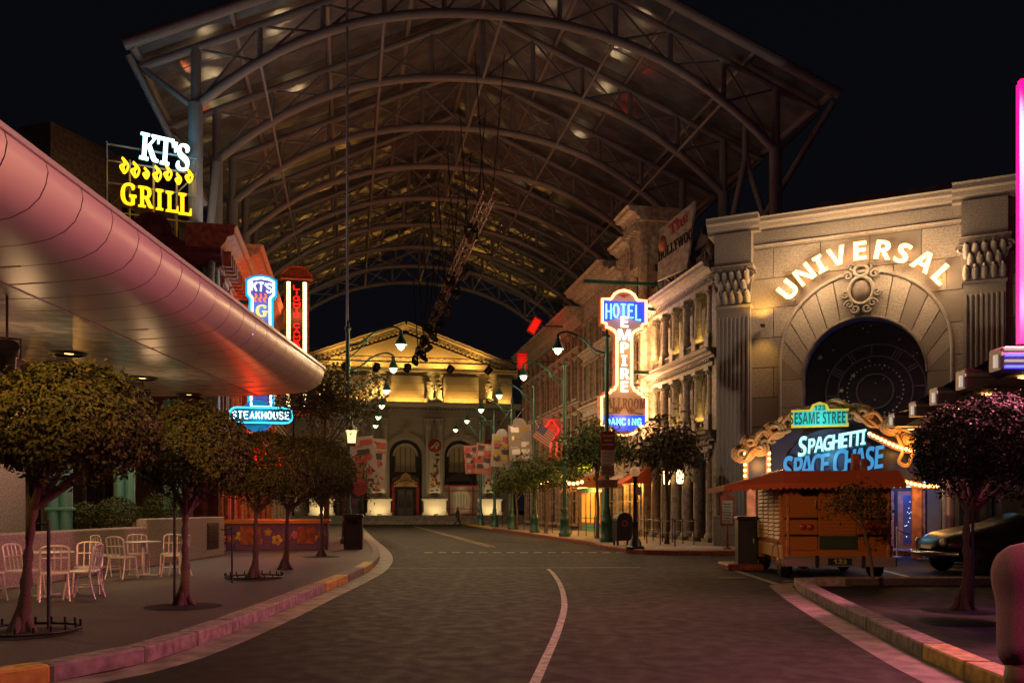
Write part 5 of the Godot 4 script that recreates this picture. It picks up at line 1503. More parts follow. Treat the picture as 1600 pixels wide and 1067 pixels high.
func terrace():
	rng.seed = 41
	# restaurant front behind the terrace
	var t = thing("cafe_building", "dark glazed cafe front behind the teal columns", "building")
	part(t, "rear_wall", bx(Vector3(-14.9, 2.6, -20.0), Vector3(0.3, 5.1, 34.0)), mats.dark_wall)
	part(t, "end_wall", bx(Vector3(-13.6, 2.6, -33.8), Vector3(3.0, 5.1, 0.3)), mats.dark_wall)
	part(t, "white_pier", B.new().cbox(Vector3(-12.3, 2.6, -20.6), Vector3(1.6, 5.0, 1.2), 0.05), mats.white_wall)
	part(t, "white_pier", B.new().cbox(Vector3(-11.4, 2.6, -17.6), Vector3(0.9, 5.0, 0.9), 0.05), mats.white_wall)
	for i in 8:
		var z = -22.0 - i * 1.45
		part(t, "mullion", bx(Vector3(-14.68, 2.4, z), Vector3(0.14, 4.6, 0.1)), mats.black_metal)
		part(t, "pane", bx(Vector3(-14.72, 2.4, z - 0.72), Vector3(0.03, 4.6, 1.3)), mats.window_dark)
	for q in [[-24.5, 1.1], [-29.0, 1.5]]:
		part(t, "lit_window", bx(Vector3(-14.66, 2.35, q[0]), Vector3(0.04, 1.7, q[1])), em("dim_interior_light", Color(1.0, 0.6, 0.22), 0.16, lin(0.2, 0.12, 0.05)))
	for q in [[-24.1, 3.0], [-29.3, 2.8], [-26.0, 3.1]]:
		part(t, "wall_lamp_bulb", B.new().sph(Vector3(-14.5, q[1], q[0]), 0.07, 8), mats.warm_bulb)
		omni(t, Vector3(-14.4, q[1], q[0]), Color(1.0, 0.7, 0.3), 0.5, 0.08)
	# teal column pairs
	for i in 3:
		var c = [Vector3(-11.0, 0, -21.8), Vector3(-10.95, 0, -25.3), Vector3(-11.0, 0, -29.0)][i]
		var o = thing("teal_column", "pair of teal steel pipe columns under the pale canopy, %s" % ["nearest the camera", "the middle pair", "the pair farthest back by the long planter"][i], "column", c, 0.2, "teal columns under the pale canopy")
		for s in [-0.14, 0.14]: part(o, "pipe", B.new().lathe([Vector2(0.15, 0.1), Vector2(0.15, 5.1)], 14, false, Vector3(s, 0, absf(s) * 0.3)), mats.teal)
		for y in [1.6, 3.2]: part(o, "band", B.new().cbox(Vector3(0, y, 0.03), Vector3(0.62, 0.07, 0.36), 0.02), mats.teal)
		part(o, "base", B.new().cbox(Vector3(0, 0.25, 0.03), Vector3(0.75, 0.3, 0.55), 0.03), mats.teal)
	# planter walls
	var o = thing("low_planter_wall", "low pinkish white planter wall behind the cafe chairs", "wall", Vector3(-9.35, 0.15, -18.6))
	part(o, "wall", B.new().cbox(Vector3(0, 0.5, 0), Vector3(0.3, 1.0, 7.8), 0.03), mats.white_wall)
	part(o, "soil", bx(Vector3(-1.0, 0.4, 0), Vector3(1.7, 0.7, 7.6)), mats.soil)
	part(o, "back", bx(Vector3(-1.95, 0.45, 0), Vector3(0.2, 0.9, 7.8)), mats.white_wall)
	o = thing("tall_planter_wall", "taller white planter box with dark vent at its right end", "wall", Vector3(-9.35, 0.15, -25.6))
	part(o, "wall", B.new().cbox(Vector3(0, 0.6, 0), Vector3(0.3, 1.2, 6.1), 0.03), mats.white_wall)
	part(o, "end_wall", B.new().cbox(Vector3(-0.85, 0.6, 2.95), Vector3(1.38, 1.19, 0.24), 0.03), mats.white_wall)
	part(o, "soil", bx(Vector3(-1.0, 0.5, 0), Vector3(1.7, 0.9, 5.6)), mats.soil)
	var v = part(o, "vent", bx(Vector3(0.155, 0.62, -1.9), Vector3(0.03, 0.8, 1.0)), mats.dark_metal)
	for k in 8: part(v, "slat", bx(Vector3(0.18, 0.3 + k * 0.09, -1.9), Vector3(0.04, 0.03, 0.94)), mats.dark_metal)
	# clipped hedges
	var green = Color(0.03, 0.05, 0.012)
	var k = 0
	for q in [[Vector3(-10.75, 1.4, -22.4), 0.4, "round clipped hedge on the low planter, left of the two by the teal columns"], [Vector3(-10.0, 1.42, -22.7), 0.54, "round clipped hedge on the low planter, right of the two by the teal columns"], [Vector3(-10.35, 1.55, -26.8), 0.66, "dark round hedge above the tall planter box"], [Vector3(-10.4, 1.3, -15.8), 0.55, "small hedge on the planter at the far left edge"]]:
		var h = thing("hedge", q[2], "hedge", Vector3(q[0].x, 0.9, q[0].z), 0.0, "clipped hedges in the planters")
		var hc = q[0].y - 0.9
		part(h, "stem", B.new().tube([Vector3(0, -0.2, 0), Vector3(0, hc, 0)], 0.06), mats.bark)
		crown(h, "foliage", Vector3(0, hc, 0), Vector3(q[1], q[1] * 0.85, q[1] * 1.1), 2600, 0.075, 0.045, green, 60 + k, 0.06, 0.06)
		k += 1


func tube2(pts2, r, z, closed := false, n := 6):
	var p = []
	for q in pts2: p.append(Vector3(q.x, q.y, z))
	return B.new().tube(p, r, n, closed)

func pxpoly(flat_, cx, cy, kx, ky):
	var o = PackedVector2Array()
	for i in range(0, flat_.size(), 2): o.append(Vector2((flat_[i] - cx) * kx, (cy - flat_[i + 1]) * ky))
	return o

func blade_signs():
	# hotel sign
	var kx = 0.0333; var ky = 0.0319
	var t = thing("hotel_sign", "tall glowing hotel blade sign outlined in warm white neon", "neon sign", S(13.45, 43.0, 5.14), TH)
	var half = [972.5, 684, 984, 682, 994, 677, 1000, 669.5, 1010.5, 669, 1010.5, 619, 1003, 617, 1003, 613, 996, 612, 996, 608, 990, 607.5, 990, 604, 987, 602, 987, 526, 990, 521, 996, 517.5, 1003, 516, 1003, 510, 1009.5, 509.4, 1009.5, 466.6, 994.5, 466.6, 990, 459, 982, 454, 972.5, 452]
	var out = PackedVector2Array()
	for p in pxpoly(half, 972.5, 684, kx, ky): out.append(p)
	for i in range(half.size() / 2 - 2, 0, -1):
		out.append(Vector2(-(half[i * 2] - 972.5) * kx, (684 - half[i * 2 + 1]) * ky))
	var face = mat("sign_lilac", lin(0.32, 0.29, 0.33), 0.6, 0.0, "grain", 1.0)
	part(t, "cabinet", B.new().prism(out, -0.2, 0.2), mats.orange_trim)
	var inner = Geometry2D.offset_polygon(out, -0.06)[0]
	part(t, "face", B.new().prism(inner, 0.2, 0.215), face)
	part(t, "neon_outline", tube2(Geometry2D.offset_polygon(out, -0.1)[0], 0.062, 0.27, true), mats.neon_warm)
	part(t, "neon_outline", tube2(Geometry2D.offset_polygon(out, -0.1)[0], 0.05, -0.25, true), mats.neon_warm)
	var blue = em("blue_backlit_panel", Color(0.01, 0.22, 1.0), 0.6, lin(0.02, 0.08, 0.5))
	part(t, "blue_panel", B.new().prism(pxpoly([940, 472, 1005, 472, 1005, 504, 990, 501, 972, 494, 955, 501, 940, 504], 972.5, 684, kx, ky), 0.215, 0.225), blue)
	part(t, "blue_panel", B.new().prism(pxpoly([940, 649, 1005, 649, 1005, 664, 994, 666, 985, 674, 972, 676, 960, 674, 951, 666, 940, 664], 972.5, 684, kx, ky), 0.215, 0.225), blue)
	var xs = [-0.98, -0.6, -0.22, 0.17, 0.56]
	var hh = [0.86, 0.76, 0.7, 0.76, 0.86]
	for i in 5:
		part(t, "neon_letter", neon("HOTEL"[i], 0.24, hh[i] - 0.12, 0.036), mats.neon_blue, at(Vector3(xs[i] + 0.05, 6.72 - hh[i], 0.27)))
	for i in 6:
		part(t, "bulb_letter", text_mesh("EMPIRE"[i], 0.53, 0.06), em("sign_letter", Color(1.0, 0.9, 0.75), 2.6), at(Vector3(0, (684 - (504.5 + i * 20.1)) * ky, 0.25), 0, Vector3(1.2, 1, 1)))
	part(t, "lettering", text_mesh("BALLROOM", 0.46, 0.02, true), mat("faded_brown", lin(0.16, 0.08, 0.06), 0.7), at(Vector3(0, (684 - 631) * ky, 0.225), 0, Vector3(0.6, 1.1, 1)))
	for s in [-1, 1]:
		var pts = []
		for k in 18: pts.append(Vector3(s * (0.35 + cos(k * 0.5) * (0.22 - k * 0.01)), 1.3 + sin(k * 0.5) * (0.16 - k * 0.007), 0.23))
		part(t, "painted_scroll", B.new().tube(pts, 0.03, 5), mats.faded_brown)
		part(t, "painted_scroll", B.new().tube([Vector3(s * 0.1, 1.42, 0.23), Vector3(s * 0.5, 1.22, 0.23), Vector3(s * 0.95, 1.18, 0.23)], 0.03, 5), mats.faded_brown)
	for i in 7:
		part(t, "neon_letter", neon("DANCING"[i], 0.17, 0.3, 0.032), mats.neon_blue, at(Vector3(-0.93 + i * 0.27, 0.63, 0.27)))
	var fan = Color(0.45, 0.1, 0.12)
	for i in 5:
		var a = PI * (0.2 + 0.15 * i)
		part(t, "fan_ray", B.new().tube([Vector3(0, 6.95, 0.225), Vector3(cos(a) * 0.4, 6.95 + sin(a) * 0.3, 0.225)], 0.03, 5), mats.brick_red)
		part(t, "fan_ray", B.new().tube([Vector3(0, 0.16, 0.225), Vector3(cos(a) * 0.4, 0.16 + sin(a) * 0.2, 0.225)], 0.03, 5), mats.brick_red)
	for y in [7.75, 6.5, 3.3, 0.95]:
		part(t, "bracket", bx(Vector3((0.9 if y < 7.6 else -0.6) + 0.9, y, -0.08), Vector3(2.4 if y < 7.6 else 4.6, 0.16, 0.14)), mats.lamp_green)
	for y in [0.9, 2.6, 4.4, 6.4]:
		omni(t, Vector3(0.0, y, 0.9), Color(1.0, 0.66, 0.36), 1.3, 0.4)
		omni(t, Vector3(1.25, y, -0.5), Color(1.0, 0.74, 0.5), 6.0, 0.4)
	omni(t, Vector3(0, 6.1, 0.6), Color(0.1, 0.4, 1.0), 0.5, 0.3)
	# steakhouse blade
	kx = 0.0268; ky = 0.0276
	t = thing("steakhouse_sign", "cyan neon bottle-shaped blade sign with a steakhouse pill plate", "neon sign", S(-3.72, 40.0, 5.6), TH)
	var teal = em("teal_backlit_panel", Color(0.02, 0.35, 0.5), 0.35, lin(0.02, 0.2, 0.25))
	var lilac = em("lilac_backlit_panel", Color(0.35, 0.2, 0.6), 0.2, lin(0.2, 0.12, 0.3))
	var bl = pxpoly([378, 640, 420, 640, 418.5, 468, 424.5, 463, 424.5, 437, 413, 431.5, 399.5, 429.5, 386, 431.5, 375, 437, 375, 463, 380, 468], 399.5, 649.5, kx, ky)
	part(t, "cabinet", B.new().prism(bl, -0.16, 0.14), mats.dark_metal)
	part(t, "border_panel", B.new().prism(bl, 0.14, 0.15), em("cyan_backlit_panel", Color(0.02, 0.55, 0.75), 0.75, lin(0.02, 0.3, 0.4)))
	part(t, "face", B.new().prism(Geometry2D.offset_polygon(bl, -0.15)[0], 0.15, 0.165), lilac)
	part(t, "neon_outline", tube2(Geometry2D.offset_polygon(bl, -0.15)[0], 0.045, 0.19, true), mats.neon_white)
	var xk = [-0.4, -0.12, 0.08, 0.22]
	for i in 4:
		part(t, "neon_letter", neon("KT'S"[i], 0.2, 0.36, 0.03), mats.neon_white, Transform3D(Basis(Vector3(0, 0, 1), -0.06), Vector3(xk[i], 5.38 - i * 0.02, 0.19)))
	part(t, "neon_letter", text_mesh("G", 0.5, 0.03, true), mats.neon_yellow, at(Vector3(0, 4.5, 0.19)))
	for i in 3:
		part(t, "neon_flame", tube2(smooth([Vector2(-0.22 + i * 0.2, 4.9), Vector2(-0.3 + i * 0.2, 5.02), Vector2(-0.2 + i * 0.2, 5.1), Vector2(-0.24 + i * 0.2, 5.24)], 4), 0.03, 0.19), mats.neon_orange if mats.has("neon_orange") else mats.neon_yellow)
	part(t, "disc", B.new().prism(circle(Vector2(-0.15, 0.0), 0.68, 28), -0.1, 0.2), teal)
	part(t, "neon_ring", tube2(circle(Vector2(-0.15, 0.0), 0.66, 28), 0.035, 0.2, true), em("neon_dim_blue", Color(0.1, 0.4, 0.7), 0.8))
	var pill = PackedVector2Array()
	for i in 11: pill.append(Vector2(1.02 + cos(-PI / 2 + PI * i / 10.0) * 0.36, sin(-PI / 2 + PI * i / 10.0) * 0.36))
	for i in 11: pill.append(Vector2(-0.98 + cos(PI / 2 + PI * i / 10.0) * 0.36, sin(PI / 2 + PI * i / 10.0) * 0.36))
	part(t, "plate", B.new().prism(pill, 0.2, 0.4), em("plate_backlit_panel", Color(0.0, 0.2, 0.25), 0.25, lin(0.01, 0.08, 0.1)))
	part(t, "neon_outline", tube2(Geometry2D.offset_polygon(pill, -0.04)[0], 0.035, 0.42, true), mats.neon_cyan)
	for i in 10:
		part(t, "neon_letter", neon("STEAKHOUSE"[i], 0.15, 0.29, 0.026), mats.neon_white, at(Vector3(-1.16 + i * 0.243, -0.145, 0.43)))
	part(t, "bracket", bx(Vector3(-1.0, 4.9, -0.05), Vector3(1.6, 0.12, 0.12)), mats.black_metal)
	part(t, "bracket", bx(Vector3(-1.0, 2.0, -0.05), Vector3(1.6, 0.12, 0.12)), mats.black_metal)
	omni(t, Vector3(-0.1, 0, 1.0), Color(0.2, 0.8, 1.0), 1.2, 0.4)
	omni(t, Vector3(0, 4.6, 0.9), Color(0.3, 0.8, 1.0), 1.0, 0.4)
	# vertical bulb sign
	var k = 0.0404
	t = thing("bulb_blade_sign", "tall red blade sign with vertical lettering between two rows of white bulbs", "neon sign", S(-3.25, 58.0, 7.9), TH)
	part(t, "cabinet", bx(Vector3(0, 4.0, -0.1), Vector3(1.5, 8.2, 0.4)), mats.brick_red)
	part(t, "face", bx(Vector3(0, 4.0, 0.11), Vector3(1.4, 8.1, 0.03)), mats.black_metal)
	var cap = PackedVector2Array([Vector2(-1.0, 8.1), Vector2(1.0, 8.1), Vector2(1.0, 8.45), Vector2(0.7, 8.7)])
	for i in 9: cap.append(Vector2(cos(PI * i / 8.0) * 0.7, 8.7 + sin(PI * i / 8.0) * 0.28))
	cap.append_array([Vector2(-0.7, 8.7), Vector2(-1.0, 8.45)])
	part(t, "cap", B.new().prism(cap, -0.4, 0.25), mats.brick_red)
	part(t, "cap_rim", tube2(Geometry2D.offset_polygon(cap, -0.06)[0], 0.05, 0.26, true), mats.orange_trim)
	part(t, "foot", B.new().prism(v2([-0.9, -0.1, -0.6, -0.5, 0.6, -0.5, 0.9, -0.1]), -0.3, 0.2), mats.brick_red)
	var bulb = B.new().cbox(Vector3.ZERO, Vector3(0.25, 0.1, 0.1), 0.03).done()
	var bm = em("sign_bulb", Color(1.0, 0.88, 0.6), 3.2)
	for i in 52:
		for s in [-1, 1]: part(t, "bulb", bulb, bm, at(Vector3(s * 0.5, 0.15 + i * 0.152, 0.17)))
	var y = 7.5
	for w in ["LIGHTS", "CAMERA", "ACTION"]:
		for c in w:
			part(t, "neon_letter", neon(c, 0.36, 0.25, 0.034), mats.neon_red, at(Vector3(-0.18, y, 0.16)))
			y -= 0.35
		y -= 0.32
	for yy in [2.0, 6.0]: omni(t, Vector3(0.0, yy, 1.0), Color(1.0, 0.45, 0.25), 2.4, 0.4)
	part(t, "bracket", bx(Vector3(-1.2, 6.5, -0.1), Vector3(1.4, 0.14, 0.14)), mats.black_metal)
	part(t, "bracket", bx(Vector3(-1.2, 1.5, -0.1), Vector3(1.4, 0.14, 0.14)), mats.black_metal)

func roof_sign():
	var base = P(240, 334, 36.4)
	var t = thing("roof_grill_sign", "yellow and white neon grill sign with flames on a roof scaffold", "neon sign", base, 0.47)
	var k = 0.0262
	var letters = em("neon_letter_white", Color(0.8, 0.97, 1.0), 2.6)
	var yel = mats.neon_yellow
	var xs = [-0.2, 0.42, 0.8, 1.12]
	for i in 4:
		var r = Basis(Vector3(0, 0, 1), -0.06)
		part(t, "letter", text_mesh("KT'S"[i], [1.0, 1.0, 0.9, 1.0][i], 0.14, true), letters, Transform3D(r.scaled_local(Vector3(0.72, 1.08, 1)), Vector3(xs[i], 2.62 - i * 0.06, 0.1)))
		part(t, "letter_can", text_mesh("KT'S"[i], [1.0, 1.0, 0.9, 1.0][i], 0.1, true), mats.teal, Transform3D(r.scaled_local(Vector3(0.76, 1.11, 1)), Vector3(xs[i], 2.62 - i * 0.06, -0.02)))
	for i in 7:
		var x = -1.15 + i * 0.41
		var y = 1.52 + [0.16, 0.06, 0.0, 0.04, 0.14, -0.02, 0.16][i]
		var sc = [1.0, 1.0, 0.7, 1.0, 0.95, 0.7, 0.9][i]
		part(t, "neon_flame", B.new().tube(smooth([Vector3(x + 0.02, y - 0.26 * sc, 0.1), Vector3(x - 0.12 * sc, y, 0.1), Vector3(x + 0.05, y + 0.14 * sc, 0.1), Vector3(x - 0.05, y + 0.36 * sc, 0.1), Vector3(x + 0.16 * sc, y + 0.12 * sc, 0.1), Vector3(x + 0.13 * sc, y - 0.12 * sc, 0.1), Vector3(x + 0.02, y - 0.26 * sc, 0.1)], 5), 0.042, 6), yel)
		part(t, "neon_flame", B.new().tube(smooth([Vector3(x + 0.03, y - 0.14 * sc, 0.1), Vector3(x + 0.0, y, 0.1), Vector3(x + 0.07, y + 0.12 * sc, 0.1)], 4), 0.04, 6), yel)
	for i in 5:
		var x = [-0.98, -0.34, 0.2, 0.68, 1.18][i]
		part(t, "letter", text_mesh("GRILL"[i], [1.0, 0.95, 0.95, 0.95, 1.0][i], 0.14, true), yel, at(Vector3(x, 0.6 - i * 0.02, 0.1), 0, Vector3(0.6, 0.86, 1)))
		part(t, "letter_can", text_mesh("GRILL"[i], [1.0, 0.95, 0.95, 0.95, 1.0][i], 0.1, true), mats.orange_trim, at(Vector3(x, 0.6 - i * 0.02, -0.02), 0, Vector3(0.64, 0.89, 1)))
	for y in [-0.1, 1.05, 1.95, 2.6]:
		rod(t, "rail", Vector3(-1.75, y, -0.2), Vector3(1.7, y, -0.2), 0.045, mats.steel, 6)
	for x in [-1.75, -0.9, 0.0, 0.9, 1.65]:
		rod(t, "upright", Vector3(x, -1.6, -0.2), Vector3(x, 2.7 if x < -1.0 else 2.1, -0.2), 0.045, mats.steel, 6)
		rod(t, "strut", Vector3(x, -1.5, -1.5), Vector3(x, 1.4, -0.2), 0.04, mats.steel, 6)
	for q in [[-1.75, -0.9, -0.1, 1.05], [0.9, 1.65, 1.05, 1.95]]:
		rod(t, "strut", Vector3(q[0], q[2], -0.2), Vector3(q[1], q[3], -0.2), 0.03, mats.steel, 6)
	omni(t, Vector3(0.5, 2.4, 0.8), Color(0.5, 0.9, 1.0), 1.2, 0.4)
	omni(t, Vector3(0.0, 0.8, 0.9), Color(1.0, 0.75, 0.15), 1.2, 0.4)

func noodle_marquee():
	rng.seed = 51
	var t = thing("noodle_marquee", "theatrical marquee heaped with giant spaghetti over the starry blue doors", "marquee", Vector3(10.25, 0, -28.7), -0.30)
	var navy = mat("marquee_navy", lin(0.015, 0.02, 0.06), 0.4, 0.0, "grain", 1.0)
	part(t, "body", B.new().prism(v2([-2.65, 2.55, 2.7, 2.55, 2.7, 3.3, 1.6, 4.0, 0.5, 4.5, -0.6, 4.45, -1.6, 4.05, -2.65, 3.3]), -3.4, 0.0), navy)
	for x in [-2.5, 2.55]: part(t, "post", B.new().cbox(Vector3(x, 1.3, -0.3), Vector3(0.3, 2.5, 0.3), 0.03), mats.orange_trim)
	# round sign
	var disc = PackedVector2Array([Vector2(-1.5, 2.5), Vector2(1.5, 2.5)])
	for i in 17: disc.append(Vector2(cos(PI * i / 16.0) * 1.42, 2.85 + sin(PI * i / 16.0) * 1.3))
	part(t, "sign_disc", B.new().prism(disc, 0.0, 0.3), em("disc_backlit_panel", Color(0.02, 0.05, 0.12), 0.3, lin(0.01, 0.02, 0.05)))
	for i in 30:
		var a = rng.randf() * PI; var r = sqrt(rng.randf()) * 1.25
		part(t, "star", bx(Vector3(cos(a) * r, 2.85 + sin(a) * r, 0.31), Vector3(0.03, 0.03, 0.02)), mats.alu)
	var tilt = Basis(Vector3(0, 0, 1), 0.16)
	var shear = Basis(Vector3(1, 0, 0), Vector3(0.22, 1, 0), Vector3(0, 0, 1))
	var whitel = em("sign_letter_white", Color(0.7, 0.95, 1.0), 1.1)
	var bluel = em("sign_letter_blue", Color(0.25, 0.65, 0.9), 0.55)
	var greenl = em("sign_letter_teal", Color(0.0, 0.6, 0.6), 0.5)
	var word = "SPAGHETTI"
	var x = -1.02
	for i in 9:
		var big = 0.52 if i == 0 else 0.4
		var wd = [0.27, 0.24, 0.25, 0.26, 0.25, 0.2, 0.2, 0.2, 0.14][i]
		x += wd * 0.5
		var p = Vector3(x, 3.68 + (x + 0.1) * 0.16 + (0.03 if i == 0 else 0.0), 0.38)
		part(t, "letter", text_mesh(word[i], big, 0.06), whitel, Transform3D(tilt * shear * Basis.from_scale(Vector3(0.82, 1.15, 1)), p))
		part(t, "letter_shade", text_mesh(word[i], big, 0.04), greenl, Transform3D(tilt * shear * Basis.from_scale(Vector3(0.86, 1.2, 1)), p + Vector3(0.025, -0.03, -0.05)))
		x += wd * 0.5
	word = "SPACE CHASE"
	x = -1.5
	for i in 11:
		var wd = [0.32, 0.27, 0.29, 0.27, 0.24, 0.13, 0.36, 0.29, 0.31, 0.27, 0.24][i]
		x += wd * 0.5
		if word[i] != " ":
			var big = 0.7 if i in [0, 6] else 0.6
			var p = Vector3(x, 3.02 + x * 0.13, 0.42)
			part(t, "letter", text_mesh(word[i], big, 0.06), bluel, Transform3D(tilt * shear * Basis.from_scale(Vector3(0.72, 1.15, 1)), p))
			part(t, "letter_shade", text_mesh(word[i], big, 0.04), navy, Transform3D(tilt * shear * Basis.from_scale(Vector3(0.8, 1.2, 1)), p + Vector3(0.03, -0.03, -0.05)))
		x += wd * 0.5
	# street name plate
	var pl = thing("street_plate", "green and yellow street-name plate on top of the spaghetti sign", "sign", t.transform * Vector3(-0.38, 4.18, 0.55), -0.30)
	part(pl, "border", B.new().prism(v2([-0.86, 0, 0.86, 0, 0.86, 0.56, 0.3, 0.56, 0.22, 0.72, 0, 0.8, -0.22, 0.72, -0.3, 0.56, -0.86, 0.56]), -0.06, 0.02), em("plate_backlit_yellow", Color(0.7, 0.62, 0.05), 0.45, lin(0.5, 0.4, 0.05)))
	part(pl, "field", B.new().prism(v2([-0.79, 0.06, 0.79, 0.06, 0.79, 0.5, -0.79, 0.5]), 0.02, 0.03), em("plate_backlit_green", Color(0.02, 0.75, 0.75), 0.4, lin(0.02, 0.4, 0.35)))
	part(pl, "field", B.new().prism(circle(Vector2(0, 0.5), 0.2, 10, 0.06, PI - 0.06), 0.031, 0.04), mats.plate_backlit_green)
	part(pl, "lettering", text_mesh("SESAME STREET", 0.27, 0.015), mat("letter_dark_green", lin(0.02, 0.12, 0.1), 0.5), at(Vector3(0, 0.28, 0.04), 0, Vector3(0.66, 1.35, 1)))
	part(pl, "lettering", text_mesh("123", 0.15, 0.015), mats.letter_dark_green, at(Vector3(0, 0.6, 0.05)))
	omni(pl, Vector3(0, 0.3, 0.9), Color(0.5, 0.9, 0.9), 0.4, 0.2)
	# noodles heaped along the top
	var nm = mats.noodle
	var top = [Vector2(-2.75, 3.25), Vector2(-2.2, 3.7), Vector2(-1.6, 4.1), Vector2(-0.7, 4.5), Vector2(0.4, 4.65), Vector2(1.3, 4.35), Vector2(2.1, 3.85), Vector2(2.85, 3.35)]
	var line = smooth(top, 10)
	for i in 58:
		var a = rng.randi_range(0, line.size() - 22); var n = rng.randi_range(14, 26)
		var off = rng.randf_range(-0.1, 0.3); var z = rng.randf_range(-0.75, 0.35); var ph = rng.randf() * TAU; var am = rng.randf_range(0.05, 0.16)
		var pts = []
		for k in n:
			var q = line[mini(a + k, line.size() - 1)]
			pts.append(Vector3(q.x, q.y + off + am * sin(ph + k * 0.55) - (z * z) * 0.25, z + 0.12 * cos(ph + k * 0.4)))
		part(t, "noodle", B.new().tube(pts, 0.062, 7), nm)
	for q in [[-2.75, 3.4, 0.34], [-2.5, 3.75, 0.3], [-2.2, 3.55, 0.26], [-1.75, 4.15, 0.34], [2.3, 3.75, 0.3], [2.75, 3.4, 0.34], [3.0, 3.2, 0.26], [1.75, 4.15, 0.3], [0.9, 4.6, 0.3]]:
		for r in 3:
			var pts = []
			for k in 15: pts.append(Vector3(q[0] + cos(k * 0.5 + r) * (q[2] - r * 0.09), q[1] + sin(k * 0.5 + r) * (q[2] - r * 0.09) * 0.8, 0.2 + 0.08 * r + k * 0.008))
			part(t, "noodle", B.new().tube(pts, 0.062, 7), nm)
	part(t, "noodle", B.new().tube(smooth([Vector3(1.9, 3.9, 0.35), Vector3(2.05, 3.4, 0.45), Vector3(1.95, 3.05, 0.4), Vector3(2.2, 2.95, 0.38), Vector3(2.35, 3.3, 0.36)], 6), 0.06, 7), nm)
	# bulbs: a lit frame at the left and ribbons at the right
	var bulb = B.new().sph(Vector3.ZERO, 0.055, 8).done()
	var fr = part(t, "poster_frame", bx(Vector3(-2.3, 2.95, 0.12), Vector3(0.85, 1.1, 0.16)), mats.orange_trim)
	part(fr, "poster", bx(Vector3(-2.3, 2.95, 0.21), Vector3(0.55, 0.8, 0.02)), navy)
	for i in 6:
		part(t, "bulb", bulb, mats.warm_bulb, at(Vector3(-2.68, 2.5 + i * 0.18, 0.24)))
		part(t, "bulb", bulb, mats.warm_bulb, at(Vector3(-1.92, 2.5 + i * 0.18, 0.24)))
		if i < 4:
			part(t, "bulb", bulb, mats.warm_bulb, at(Vector3(-2.58 + i * 0.18, 3.44, 0.24)))
			part(t, "bulb", bulb, mats.warm_bulb, at(Vector3(-2.58 + i * 0.18, 2.46, 0.24)))
	var rib = [Vector3(1.1, 3.95, 0.3), Vector3(1.5, 3.72, 0.36), Vector3(1.95, 3.5, 0.36), Vector3(2.75, 3.28, 0.3)]
	part(t, "ribbon", B.new().tube(smooth(rib, 5), 0.12, 6), mats.orange_trim)
	var rl = even(smooth(rib, 8), 0.13)
	for p in rl: part(t, "bulb", bulb, mats.warm_bulb, at(p + Vector3(0, 0, 0.12)))
	rib = [Vector3(1.3, 2.62, 0.1), Vector3(1.9, 2.5, 0.2), Vector3(2.6, 2.32, 0.2), Vector3(3.1, 2.3, 0.1)]
	part(t, "ribbon", B.new().tube(smooth(rib, 5), 0.1, 6), mats.orange_trim)
	rl = even(smooth(rib, 8), 0.13)
	for p in rl: part(t, "bulb", bulb, mats.warm_bulb, at(p + Vector3(0, 0, 0.11)))
	omni(t, Vector3(-2.3, 3.0, 0.7), Color(1.0, 0.68, 0.3), 0.7, 0.2)
	omni(t, Vector3(2.0, 3.5, 0.8), Color(1.0, 0.68, 0.3), 1.0, 0.2)
	omni(t, Vector3(2.3, 2.3, 0.6), Color(1.0, 0.7, 0.35), 0.7, 0.2)
	omni(t, Vector3(0, 3.3, 1.0), Color(0.5, 0.85, 1.0), 0.5, 0.2)
	# starry doors and lit transoms under the arch
	var g = Vector3(12.375, 0, -33.2)
	var d = thing("starry_doors", "pair of starry blue doors in brown frames under lit transom signs", "door", g, -0.4666)
	part(d, "surround", bx(Vector3(1.7, 1.7, -0.9), Vector3(3.4, 3.2, 0.12)), mats.dark_wall)
	for i in 2:
		var x0 = 1.15 + i * 1.05
		var dr = part(d, "door", bx(Vector3(x0, 1.2, -0.78), Vector3(0.92, 2.1, 0.1)), mats.orange_trim)
		part(dr, "pane", bx(Vector3(x0, 1.2, -0.72), Vector3(0.56, 1.8, 0.04)), em("door_backlit_panel", Color(0.04, 0.06, 0.35), 0.22, lin(0.01, 0.02, 0.08)))
		for k in 26: part(dr, "star", bx(Vector3(x0 + rng.randf_range(-0.25, 0.25), 1.2 + rng.randf_range(-0.85, 0.85), -0.69), Vector3(0.018, 0.018, 0.02)), mats.neon_white)
		part(d, "transom_sign", bx(Vector3(x0, 2.6, -0.72), Vector3(0.95, 0.42, 0.1)), em("transom_sign_light", Color(0.7, 0.85, 1.0), 1.3))
		part(d, "transom_print", B.new().prism(v2([x0 - 0.3, 2.5, x0 + 0.2, 2.48, x0 + 0.3, 2.68, x0 - 0.1, 2.75]), -0.66, -0.655), mats.noodle)
	omni(d, Vector3(1.7, 2.2, 0.3), Color(0.35, 0.5, 1.0), 1.4, 0.2)
	part(d, "poster_case", bx(Vector3(4.1, 1.6, 0.1), Vector3(0.7, 1.5, 0.1)), mats.black_metal)
	poster(d, "poster", 0.5, 1.25, 77, at(Vector3(4.1, 1.6, 0.17)), [mat("poster_tan", lin(0.18, 0.1, 0.06), 0.4), mats.noodle, mats.black_metal, mats.limestone])
